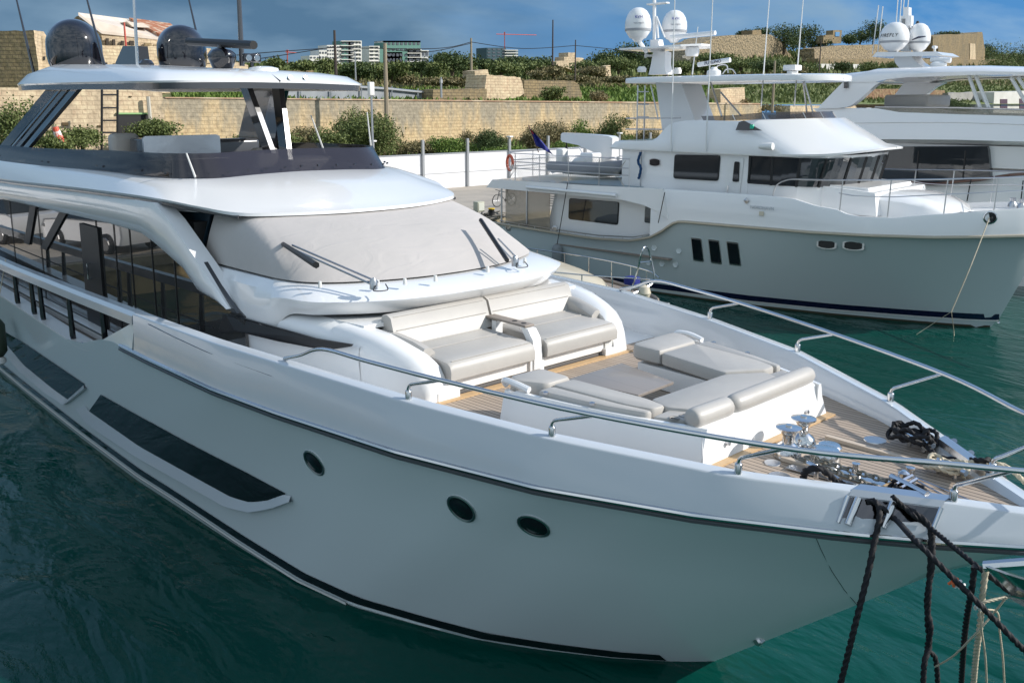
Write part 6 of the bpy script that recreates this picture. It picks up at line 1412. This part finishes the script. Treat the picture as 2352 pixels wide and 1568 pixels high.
# ---- long retaining wall
def wallbox(pxs, d, thick, nm, m, label, cat='wall', zb=None, group=None):
    P_ = [bd(u, v, d) for u, v in pxs]
    return MB().prism(P_, tuple(BK_*thick)).build(nm, m, None, label, cat, group, smooth=0)
RW = thing('retaining_wall', tuple(bd(900,330,77)), 'long dirty limestone retaining wall behind the bushes', 'wall')
MB().prism([bd(u,v,77) for u,v in ((-500,222),(378,226),(1500,237),(1750,240),(1750,352),(-500,352))], tuple(BK_*1.2)).build('wall_face', STONE, RW, smooth=0)
MB().prism([bd(u,v,76.9) for u,v in ((380,223),(1500,234.5),(1750,237.5),(1750,240.5),(1500,237.5),(380,226))], tuple(BK_*1.5)).build('coping', mat('red_coping',(.40,.25,.16),.8,var=(.4,(.58,.46,.33),.45,.6)), RW, smooth=0)
wallbox([(1815,243),(1965,243),(1975,262),(1975,290),(1815,290)], 76, 2, 'garden_wall', STONEL, 'low sandy wall seen under the trawler yacht hardtop')
wallbox([(1655,205),(1710,201),(1712,240),(1655,240)], 79, 2, 'stone_block', STONEL, 'small pale stone block behind the trawler yacht mast')
# broken left section of wall in front
LW = thing('ruined_wall', tuple(bd(200,320,73)), 'bright broken limestone wall with a dark doorway at the left', 'wall')
MB().prism([bd(u,v,73) for u,v in ((-500,196),(150,203),(250,200),(372,206),(374,232),(366,250),(378,262),(372,300),(366,345),(-500,345))], tuple(BK_*1.0)).build('wall_face', STONEL, LW, smooth=0)
MB().prism([bd(u,v,72.9) for u,v in ((272,262),(342,262),(342,340),(272,340))], tuple(BK_*.2)).build('doorway', BLKM, LW, smooth=0)
MB().prism([bd(u,v,72.8) for u,v in ((268,259),(345,259),(345,263),(268,263))], tuple(BK_*.3)).build('door_lintel', mat('green_lintel',(.25,.42,.18),.7), LW, smooth=0)
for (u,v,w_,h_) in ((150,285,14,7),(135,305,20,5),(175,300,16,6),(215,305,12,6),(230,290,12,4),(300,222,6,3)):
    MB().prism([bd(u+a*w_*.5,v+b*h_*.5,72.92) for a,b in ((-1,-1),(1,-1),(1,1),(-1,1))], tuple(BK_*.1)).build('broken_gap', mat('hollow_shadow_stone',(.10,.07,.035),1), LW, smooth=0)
MB().tube([bd(340,222,72.5),bd(347,300,72.5)], .12, 6).build('downpipe', mat('pale_pipe',(.5,.47,.4),.6), LW)
q = MB()
for u in (234, 270): q.tube([bd(u,205,70),bd(u-.5,345,70)], .07, 6)
for v in (218,248,277,305): q.tube([bd(234,v,70),bd(270,v,70)], .05, 6)
q.build('tall_ladder', BLKM, None, 'tall dark ladder standing in front of the ruined wall', 'ladder')
MB().tube([bd(127,292,60),bd(140,332,60)], [.13,.26], 10).build('striped_marker', mat('red_white_marker',(.65,.10,.05),.6,var=(1.0,(.8,.78,.75),.48,.52)), None, 'leaning red and white marker cone behind the yacht', 'marker')
# ---- ruins and buildings on the left
def bld(name, label, d, pxs, thick, m, cat='building', shade=False):
    ad_ = (lambda u, v, d: ad(u, v, bdep(pxs[0][0], d))) if shade else bd
    P_ = [ad_(u, v, d) for u, v in (pxs if m in (PLASTER,) else jag(pxs))]; B_ = thing(name, tuple(bd(sum(p[0] for p in pxs)/len(pxs), max(p[1] for p in pxs), d)), label, cat)
    MB().prism(P_, tuple(BK_*thick)).build('wall', m, B_, smooth=0); return B_
B_ = bld('stone_bastion', 'square limestone bastion with shaded front at the left edge of the picture', 96, [(-200,74),(77,70),(88,152),(88,215),(-200,215)], 10, STONED, shade=True)  # shade of the front painted with the darker stone
MB().prism([bd(77,70,96),bd(100,73,100),bd(108,85,101),(bd(112,215,101)),bd(88,215,96)], tuple(BK_*.3)).build('lit_flank', STONEL, B_, smooth=0)  # sunlit side painted in the paler stone
B_ = bld('stone_rampart', 'pale limestone rampart behind the black domes', 99, [(97,84),(112,84),(125,100),(214,104),(318,106),(400,106),(484,112),(486,134),(506,140),(548,144),(570,150),(570,215),(97,215)], 6, STONEL)
for (u,v) in ((102,134),(245,148),(262,150),(280,150)): MB().prism([bd(u+a*2,v+b*4,98.9) for a,b in ((-1,-1),(1,-1),(1,1),(-1,1))], tuple(BK_*.2)).build('window', BLKM, B_, smooth=0)
RB = thing('gabled_warehouse', tuple(bd(280,120,108)), 'ruined gabled stone warehouse with pale and rusty roof on the left', 'building')
MB().prism([ad(u,v,bdep(232,108)) for u,v in ((150,62),(180,37),(232,77),(240,115),(240,150),(150,150))], tuple(BK_*.5)).build('gable_wall', STONED, RB, smooth=0)  # gable in the darker stone, its shade painted in
f0 = [bd(u,v,108) for u,v in ((232,77),(395,92),(440,120),(440,150),(240,150))]; MB().prism(f0, tuple(BK_*.5)).build('side_wall', STONEL, RB, smooth=0)
MB().prism([bd(180,36,108), bd(297,50,120), bd(372,92,110), bd(392,95,108), bd(234,78,107.8)], (0,0,.25)).build('roof', ROOFT, RB, smooth=0)
MB().prism([bd(297,49,119), bd(392,62,119), bd(438,100,108.5), bd(376,92,108.5)], (0,0,.35)).build('tiled_roof', RUST, RB, smooth=0)
MB().prism([bd(292,50,112), bd(330,54,112), bd(345,64,112), bd(305,62,112)], tuple(BK_*3)).build('roof_dormer', ROOFT, RB, smooth=0)
for (u,v,w_,h_) in ((247,98,3,16),(262,99,3,14),(282,100,3,10),(303,101,5,12),(222,88,5,6),(186,65,4,5),(340,104,8,8),(362,106,8,6)): MB().prism([bd(u+a*w_,v+b*h_*.6,107.6) for a,b in ((-1,-1),(1,-1),(1,1),(-1,1))], tuple(BK_*.2)).build('window', mat('dark_opening',(.05,.04,.03),.9) if w_ < 8 else STONED, RB, smooth=0)
# pale block walls in the middle
bld('stone_block', 'pale limestone block with stepped left edge on the terrace', 82, [(1118,172),(1195,178),(1200,192),(1204,215),(1190,225),(1118,232),(1114,200)], 3, STONEL, 'wall')
bld('stone_block', 'low pale wall end left of the limestone block', 92, [(1090,163),(1120,160),(1124,178),(1110,185),(1090,178)], 2, STONEL, 'wall')
bld('stone_block', 'brown recessed wall with ragged right end on the terrace', 84, [(1204,184),(1318,186),(1330,195),(1336,214),(1340,233),(1204,233)], 2, STONED, 'wall')
bld('stone_block', 'low dirty wall section left of the pale block', 81, [(995,206),(1118,204),(1118,230),(995,230)], 2, STONED, 'wall')
bld('gate_ruin', 'stepped limestone gate ruin among the trees', 120, [(1278,142),(1296,140),(1296,131),(1305,131),(1305,121),(1322,121),(1322,133),(1340,134),(1341,143),(1352,146),(1340,160),(1336,168),(1278,150)], 2, STONEL, 'ruin')
bld('gate_pillar', 'small limestone pillar right of the gate ruin', 105, [(1392,152),(1402,150),(1404,175),(1391,175)], 1, STONEL, 'pillar')
for (u0,v0,u1,v1) in ((640,163,720,185),(812,168,840,178),(905,170,935,182)): bld('garden_wall', 'low brown wall under the trees near column %s of the terrace' % ('left','middle','right')[(640,812,905).index(u0)], 125, [(u0,v0),(u1,v0-1),(u1,v1),(u0,v1)], 1, STONED, 'wall')
# ramp fence
RF = thing('ramp_fence', tuple(bd(800,222,83)), 'grey metal ramp fence on the terrace above the retaining wall', 'fence')
MB().prism([bd(u,v,83) for u,v in ((560,208),(790,198),(1050,218),(1100,224),(1100,232),(560,228))], tuple(BK_*.1)).build('fence_panel', mat('grey_sheet',(.22,.24,.27),.6,var=(.6,(.30,.32,.34),.4,.6)), RF, smooth=0)
MB().tube([bd(780,197,82.8),bd(900,205,82.8),bd(1060,222,82.8)], .12, 6).build('fence_rail', GALV, RF)
for u in (620,690,760,830,900,960,1020): MB().tube([bd(u,tab(u,[560,790,1100],[200,188,216]),82.8),bd(u,230,82.8)], .07, 5).build('fence_post', GALV, RF)
# right-hand hill: earth bank, walls, tower, ruin
bld('earth_bank', 'tan rubble bank rising behind the trawler yacht mast', 150, [(1590,150),(1610,100),(1650,84),(1700,81),(1770,80),(1790,92),(1822,135),(1830,160),(1600,165)], 8, RUBBLE, 'bank')
bld('stone_hut', 'small stone hut on top of the rubble bank', 152, [(1728,70),(1748,69),(1749,84),(1728,84)], 3, STONED, 'hut')
B_ = bld('gate_tower', 'square open topped brick tower on the right hill', 150, [(1914,70),(1934,70),(1932,100),(1912,100)], 2, STONED, 'tower')
MB().prism([bd(u,v,149.8) for u,v in ((1919,74),(1929,74),(1928,84),(1919,84))], tuple(BK_*.3)).build('tower_opening', mat('sky_gap',(.10,.25,.45),.9), B_, smooth=0)
MB().prism([bd(u,v,149.9) for u,v in ((1892,82),(1914,80),(1912,100),(1890,100))], tuple(BK_*2)).build('annex_wall', STONED, B_, smooth=0)
bld('fort_wall', 'long rubble fort wall below the gate tower', 140, [(1870,112),(1925,105),(2140,100),(2140,138),(1990,140),(1870,140)], 4, RUBBLE, 'wall')
bld('fort_wall', 'lower dressed stone wall under the rubble fort wall', 136, [(1880,135),(2300,138),(2300,160),(1880,160)], 3, STONED, 'wall')
B_ = bld('fort_ruin', 'roofless stone fort ruin at the far right behind the white yacht', 138, [(2143,84),(2170,80),(2240,78),(2246,74),(2256,74),(2262,110),(2262,150),(2143,150)], 5, STONED, 'ruin')
MB().prism([bd(u,v,137.5) for u,v in ((2155,110),(2228,100),(2232,100),(2232,150),(2155,150))], tuple(BK_*.4)).build('front_wall', STONED, B_, smooth=0)
MB().prism([bd(u,v,137.3) for u,v in ((2228,100),(2240,101),(2242,150),(2228,150))], tuple(BK_*.4)).build('lit_corner', STONEL, B_, smooth=0)  # paler stone paints this corner as lit
WB = bld('white_building', 'white flat roofed building at the right edge with brown doors', 78, [(2284,212),(2430,208),(2430,262),(2281,262)], 6, PLASTER)
for (u0,u1,v0) in ((2298,2314,228),(2342,2356,227)): MB().prism([bd(u,v,77.9) for u,v in ((u0,v0),(u1,v0),(u1,252),(u0,252))], tuple(BK_*.15)).build('door', WOODR, WB, smooth=0)
bld('grey_wall', 'grey rendered wall beside the white building', 82, [(2178,214),(2286,210),(2284,262),(2178,262)], 1, mat('grey_render',(.27,.26,.25),.9,var=(.5,(.34,.33,.31),.4,.6)), 'wall')
bld('pale_low_wall', 'pale low wall on the slope between the two yachts masts', 132, [(1886,147),(1975,148),(1975,160),(1886,160)], 1, PLASTER, 'wall')
bld('brown_bank', 'reddish brown stone bank seen under the white yacht hardtop', 84, [(1985,205),(2110,205),(2170,208),(2170,262),(1960,262)], 3, mat('red_earth_stone',(.23,.13,.075),.95,bump=(2,1,.4),var=(1.2,(.30,.22,.12),.4,.65)), 'bank')
# ---- apartment blocks far behind (each with floors of windows)
GRN = mat('green_facade', (.07,.18,.15), .6); WIN = mat('far_window_glass', (.08,.09,.11), .3)
def flats(label, d, parts):
    u_ = sum(p[0]+p[2] for p in parts)/len(parts)/2
    A_ = thing('apartment_block', tuple(bd(u_, 190, d)), label, 'building', 0, 'apartment blocks on the skyline')
    for (u0,v0,u1,v1,m,nx,ny,kind) in parts:
        MB().prism([bd(u,v,d) for u,v in ((u0,v0),(u1,v0),(u1,v1),(u0,v1))], tuple(BK_*12)).build('wall', m, A_, smooth=0)
        if nx:
            for i in range(nx):
                for j in range(ny):
                    ua = u0+(u1-u0)*(i+.22)/nx; ub = u0+(u1-u0)*(i+.78)/nx; va = v0+(v1-v0)*(j+.3)/ny; vb = v0+(v1-v0)*(j+.72)/ny
                    MB().prism([bd(u,v,d-.4) for u,v in ((ua,va),(ub,va),(ub,vb),(ua,vb))], tuple(BK_*.3)).build('window', WIN, A_, smooth=0)
        if kind:
            q = MB()
            for j in range(ny+1):
                v_ = v0+(v1-v0)*j/ny; q.prism([bd(u,v,d-2.2) for u,v in ((u0,v_),(u1,v_),(u1,v_+1.6),(u0,v_+1.6))], tuple(BK_*2))
            q.build('balconies', PLASTER, A_, smooth=0)
flats('white and green apartment block, left of the two on the skyline', 700, [(711,128,735,165,PLASTER,3,4,0),(733,116,752,170,PLASTER,3,5,0),(751,104,785,170,PLASTER,6,8,0),(784,94,812,168,GRN,3,7,1),(808,94,831,168,PLASTER,3,8,1),(800,96,808,168,GRN,0,0,0)])
flats('wider green and white apartment block, right of the two on the skyline', 720, [(848,106,872,165,PLASTER,2,7,1),(868,112,882,160,GRN,0,0,0),(880,94,966,160,GRN,9,5,0),(886,120,924,165,PLASTER,5,4,0),(936,112,968,170,PLASTER,2,6,1),(880,94,966,98,PLASTER,0,0,0),(968,116,985,165,mat('grey_facade',(.2,.22,.24),.7),2,3,1)])
flats('dark glazed building under the red crane on the skyline', 640, [(1118,110,1162,140,mat('dark_glass_facade',(.035,.07,.085),.3),4,4,0),(1160,115,1190,140,mat('mid_glass_facade',(.12,.16,.18),.4),0,4,1)])
CG = mat('crane_red', (.55,.10,.07), .6)
def crane(u, vt, vb, ul, ur, d, label):
    K = thing('tower_crane', tuple(bd(u,vb,d)), label, 'crane', 0, 'tower cranes on the skyline')
    MB().tube([bd(u,vb,d),bd(u,vt,d)], .45*d/700, 4).build('crane_mast', CG, K); MB().tube([bd(ul,vt+1,d),bd(ur,vt+3,d)], .28*d/700, 4).build('crane_jib', CG, K)
    MB().tube([bd(u,vt-4,d),bd(u,vt,d)], .8*d/700, 4).build('crane_head', CG, K)
crane(1159, 78, 112, 1140, 1232, 640, 'red tower crane above the dark glazed building')
crane(660, 119, 150, 656, 684, 800, 'small distant red crane left of the apartment blocks')
# poles and wires
def pole(u, vt, vb, d, m, label, r=.13, arm=False):
    P_ = thing('utility_pole', tuple(bd(u,vb,d)), label, 'pole', 0, 'utility poles on the terrace')
    a, b = bd(u,vt,d), bd(u,vb,d); MB().tube([(a.x,a.y,b.z),(a.x,a.y,a.z)], [r*1.2,r*.8], 8).build('pole_shaft', m, P_)
    if arm: MB().box((a.x-.1,a.y-.1,a.z-.5),(a.x+.1,a.y+.1,a.z-.2)).build('pole_head', m, P_)
PW_ = mat('weathered_pole', (.30,.25,.18), .9); PD = mat('dark_pole', (.06,.045,.04), .8)
pole(768,70,185,90,PD,'tall dark pole in front of the left apartment block'); pole(884,100,285,72,PW_,'pale wooden pole rising in front of the retaining wall',.16)
pole(1082,88,178,100,PW_,'pale pole beside the round trees'); pole(1270,46,150,110,PD,'slender dark blue pole against the storm sky',.1); pole(1322,92,185,95,PD,'thin reddish pole beside the gate ruin',.08)
pole(285,52,150,88,CG,'thin red pole in front of the warehouse',.08); pole(1533,140,225,84,PD,'dark pole left of the trawler yacht mast',.14); pole(1886,90,168,100,PD,'dark leaning pole near the fort wall',.1)
pole(1780,140,260,72,PW_,'pale wooden pole right of the trawler yacht mast',.14); pole(815,118,185,96,GALV,'thin grey pole between the trees',.07); pole(1013,178,225,80,GALV,'small lamp pole on the terrace',.09,True)
for k,(pts_) in enumerate((((432,148),(560,140),(768,108)),((432,138),(600,122),(768,110)),((768,110),(1000,112),(1082,97)),((1082,97),(1200,112),(1322,105)),((1322,105),(1450,120),(1533,150)),((1082,100),(980,120),(884,112)))):
    MB().tube(cr_([bd(u,v,90) for u,v in pts_],6), .035, 4).build('overhead_wire', BLKM, None, ('upper wire left of the dark pole','lower wire left of the dark pole','wire from the dark pole to the pale pole','wire from the pale pole to the reddish pole','wire running right from the reddish pole','wire from the pale pole to the wooden pole')[k], 'cable')

# ================================================================ VEGETATION
def leaf_cloud(blobs, n, size, seed, flat=.6):
    r = np.random.default_rng(seed); V = []; F = []
    B_ = np.array([b[:3] for b in blobs]); S_ = np.array([b[3:6] for b in blobs]); wts = (S_[:,0]*S_[:,1]*S_[:,2])**.66; wts /= wts.sum()
    idx = r.choice(len(blobs), n, p=wts); d = r.normal(size=(n,3)); d /= np.linalg.norm(d,axis=1)[:,None]
    rad = r.random(n)**.45; 
    lump = np.array([noise.noise(Vector((float(a)*2.3+seed, float(b)*2.3, float(c)*2.3+i))) for (a,b,c), i in zip(d, idx)])
    P_ = B_[idx]+d*S_[idx]*(rad*(1+.45*lump))[:,None]
    P_ += r.normal(size=(n,3))*size*.6
    A_ = r.normal(size=(n,3)); A_ /= np.linalg.norm(A_,axis=1)[:,None]; Bv = np.cross(A_, r.normal(size=(n,3))); Bv /= np.linalg.norm(Bv,axis=1)[:,None]
    sz = size*(.5+r.random(n))[:,None]
    V = np.concatenate([P_-A_*sz*.5, P_+Bv*sz*.32, P_+A_*sz*.5, P_-Bv*sz*.32], 1).reshape(-1,3)
    F = [(4*i,4*i+1,4*i+2,4*i+3) for i in range(n)]
    return V, F
def plant(nm, label, cat, base, w_, h_, m, seed, n=1600, leaf=.16, trunk=True, group=None, nb=9, spread=1.0, z0=.15):
    """w_ = crown half width, h_ = total height (world units)"""
    T_ = thing(nm, tuple(base), label, cat, 0, group); r = np.random.default_rng(seed); blobs = []
    for i in range(nb):
        a_ = r.random()*2*math.pi; rr_ = w_*spread*(.15+.55*r.random()); zc = h_*(z0+.2+(.52-z0*.3)*r.random())
        k = .34+.26*r.random(); blobs.append((base.x+math.cos(a_)*rr_, base.y+math.sin(a_)*rr_, base.z+zc, w_*k, w_*k, min(h_*.30, w_*k*.9)))
    blobs.append((base.x, base.y, base.z+h_*.62, w_*.5, w_*.5, h_*.34))
    V, F = leaf_cloud(blobs, n, leaf, seed)
    me_ = MB(); me_.v = [tuple(v) for v in V]; me_.f = F; o_ = me_.build('crown', m, T_, smooth=0, merge=False)
    if trunk:
        q = MB(); q.tube(cr_([base+Vector((0,0,-.3)), base+Vector((w_*.05,0,h_*.25)), base+Vector((-.03*w_,w_*.05,h_*.5))],3), [max(.05,w_*.07)]*4+[max(.03,w_*.04)]*3, 6)
        for i in range(5):
            b_ = blobs[i]; q.tube([base+Vector((0,0,h_*.22)), Vector(b_[:3])], [max(.03,w_*.035), max(.012,w_*.012)], 5)
        q.build('trunk', BARK, T_)
    return T_
def bush_px(u, vt, vb, wpx, d, m, label, seed, nm='bush', cat='bush', n=1800, leaf=None, z0=.0, base_z=None, group='bushes behind the hoarding', **k):
    b = bd(u, vb, d); t = bd(u, vt, d); wpx = wpx*bdep(u, d)/d
    if base_z is not None: b.z = base_z
    return plant(nm, label, cat, Vector((b.x,b.y,b.z)), wpx*.5*d/2121., t.z-b.z, m, seed, n, leaf or d*.0019, group=group, z0=z0, **k)
# bushes between hoarding and wall
BS = [(843,243,356,178,62,0,'big olive green bush right behind the street lamp',9000),(700,283,352,110,66,2,'yellowish bush left of the big olive bush',2400),(765,290,356,90,60,0,'mid green bush behind the flybridge strut',1800),
 (345,268,312,112,68,0,'light green bush beside the dark doorway',2400),(190,285,335,120,66,0,'green bush above the aft fin of the flybridge',2200),(300,308,335,60,60,1,'dark low bush left of the seat',1200),(40,215,380,150,62,0,'tall bush at the left edge of the picture',3200),(120,300,345,80,58,0,'small green bush behind the striped marker',1500),
 (1120,292,350,100,56,1,'round dark green bush above the hoarding',3000),(1040,310,348,110,58,3,'bright green low bush right of the first fence post',2400),(960,320,352,90,60,2,'dry low bush behind the hoarding',1600),(1255,268,345,140,60,2,'brown dry bush with thin twigs behind the ensign',3600),(1215,290,345,60,57,2,'small brown shrub left of the ensign',1400),
 (1335,268,335,70,62,3,'bright green shrub right of the brown bush',2000),(1408,252,335,92,60,0,'round olive tree left of the flybridge ladder',3200),(1165,330,350,120,54,3,'low weeds with yellow flowers along the hoarding',1500),(1300,318,350,90,54,3,'low green weeds behind the crane post',1200),(1380,320,345,110,56,2,'dry grass tuft under the olive tree',1200),
 (1075,288,345,50,70,2,'climbing plant on the stained wall',500),(560,300,345,120,68,0,'low bush behind the wet bar',1500),(660,292,345,70,64,0,'small bush right of the front strut',1200),(1490,285,340,80,62,2,'dry bush behind the white mast base',1200)]
for i,(u,vt,vb,wp,d,mi,lb,n) in enumerate(BS):
    bush_px(u, vt+4, vb+6, wp*1.12, 54+(d-52)*1.0, LEAF[mi], lb, 100+i, n=int(n*2.2), nb=14)
# trees on the ridge
TS = [(638,130,170,60,120,0),(700,137,165,60,118,0),(752,134,172,50,112,0),(822,140,186,80,104,1),(800,150,180,50,108,1),(900,137,190,80,100,0),(870,150,185,40,104,0),(968,138,178,70,112,1),(1038,114,175,110,110,1),(1000,140,182,60,106,0),(1075,128,176,50,114,0),
 (1115,132,172,90,118,1),(1180,124,172,110,122,1),(1235,126,170,90,124,1),(1220,140,178,80,112,0),(1270,150,182,60,108,2),(1150,140,180,90,108,0),(1390,112,168,110,130,1),(1340,135,178,70,112,0),(1440,92,165,90,140,1),(1480,110,168,90,136,1),(1420,128,172,90,120,0),(1370,150,180,80,106,2),(1500,130,172,80,118,1),
 (1740,58,100,60,158,1),(1800,44,128,100,150,1),(1845,52,130,80,152,1),(1715,66,96,40,160,1),(1640,118,150,120,142,0),(1700,128,165,110,120,0),(1760,135,170,90,112,1),(1590,92,110,70,165,1),(1880,82,130,60,152,1),(2005,36,108,66,150,1),(1975,62,106,60,152,1),(2030,60,108,60,150,1),(1950,76,106,50,152,1),
 (1935,138,170,50,105,1),(2000,138,172,60,104,0),(2050,136,168,60,108,0),(2180,70,90,60,145,1),(2300,85,170,110,140,0),(2350,80,170,90,142,1),(2290,120,175,90,125,0),(2270,92,150,50,150,1),(1860,140,172,70,110,0),(2395,75,170,80,140,1),(1620,140,172,90,112,0),(1560,140,175,80,115,0),(2080,140,170,60,112,2),(1820,145,175,60,108,2),
 (1270,196,236,60,80,0),(1370,205,240,50,79,2),(1230,160,182,60,100,2),(930,176,190,60,100,2),(1000,180,196,80,96,2),(1060,178,200,80,94,2),(1320,172,190,80,98,2),(1420,176,190,90,98,2),(2215,232,262,60,76,1),(2170,222,262,70,77,1),(1745,232,262,110,78,2),(1695,220,250,60,80,2)]
AD = {0:'grey green olive tree',1:'dark evergreen tree',2:'dry scrubby tree'}
def where(u):
    return ('behind the hardtop edge' if u < 700 else 'in front of the apartment blocks' if u < 1000 else 'left of the gate ruin' if u < 1280 else 'left of the trawler yacht mast' if u < 1530 else 'near the rubble bank' if u < 1870 else 'below the gate tower' if u < 2120 else 'beyond the white yacht')
for i,(u,vt,vb,wp,d,mi) in enumerate(TS):
    hgt = ('tall' if vb-vt > 55 else 'low' if vb-vt < 30 else 'middling')
    bush_px(u, vt+5, vb-6, wp*1.1, d, LEAF[mi], '%s %s, number %d from the left along the slope' % (hgt, AD[mi], 1+sorted(t[0]+.001*k for k,t in enumerate(TS)).index(u+.001*i)), 300+i, 'tree', 'tree', n=2600 if wp > 70 else 1700, leaf=d*.0026, group='trees on the slope', z0=.05)
# undergrowth and grass: nobody could count it
def grass(nm, label, n, dr, ur, size, m, seed, hf, kind='stuff'):
    r = np.random.default_rng(seed); V = []; F = []
    for i in range(n):
        d = lerp(dr[0], dr[1], r.random()**.8); u = lerp(ur[0], ur[1], r.random()); p = gpt(d, u); s_ = size*(.4+r.random()); a_ = r.random()*6.28
        dx = Vector((math.cos(a_)*s_*.35, math.sin(a_)*s_*.35, 0)); top = p+Vector((rng.normal()*s_*.3, rng.normal()*s_*.3, s_*hf))
        V += [p-dx, p+dx, top]; F.append((3*i,3*i+1,3*i+2))
    q = MB(); q.v = [tuple(v) for v in V]; q.f = F; return q.build(nm, m, None, label, 'grass', None, kind, smooth=0, merge=False)
grass('undergrowth', 'tangled green undergrowth between the hoarding and the wall', 14000, (53,75), (-100,1650), .55, LEAF[3], 5, 1.1)
grass('dry_undergrowth', 'dry brown stalks among the bushes behind the hoarding', 7000, (53,75), (-100,1650), .55, LEAF[2], 6, 1.3)
grass('slope_grass', 'bright green grass on the terrace and slope', 18000, (79,112), (400,1650), .6, LEAF[3], 8, .8)
grass('slope_scrub', 'olive scrub covering the hillside', 20000, (122,190), (400,2600), 1.2, LEAF[0], 9, 1.1)
grass('dry_slope_grass', 'dry straw coloured grass in patches below the trees', 10000, (104,125), (500,2500), .7, LEAF[2], 10, 1.0)
grass('slope_grass', 'olive grass on the far right slope between the yachts', 14000, (79,112), (1650,2600), .6, LEAF[0], 18, .8)
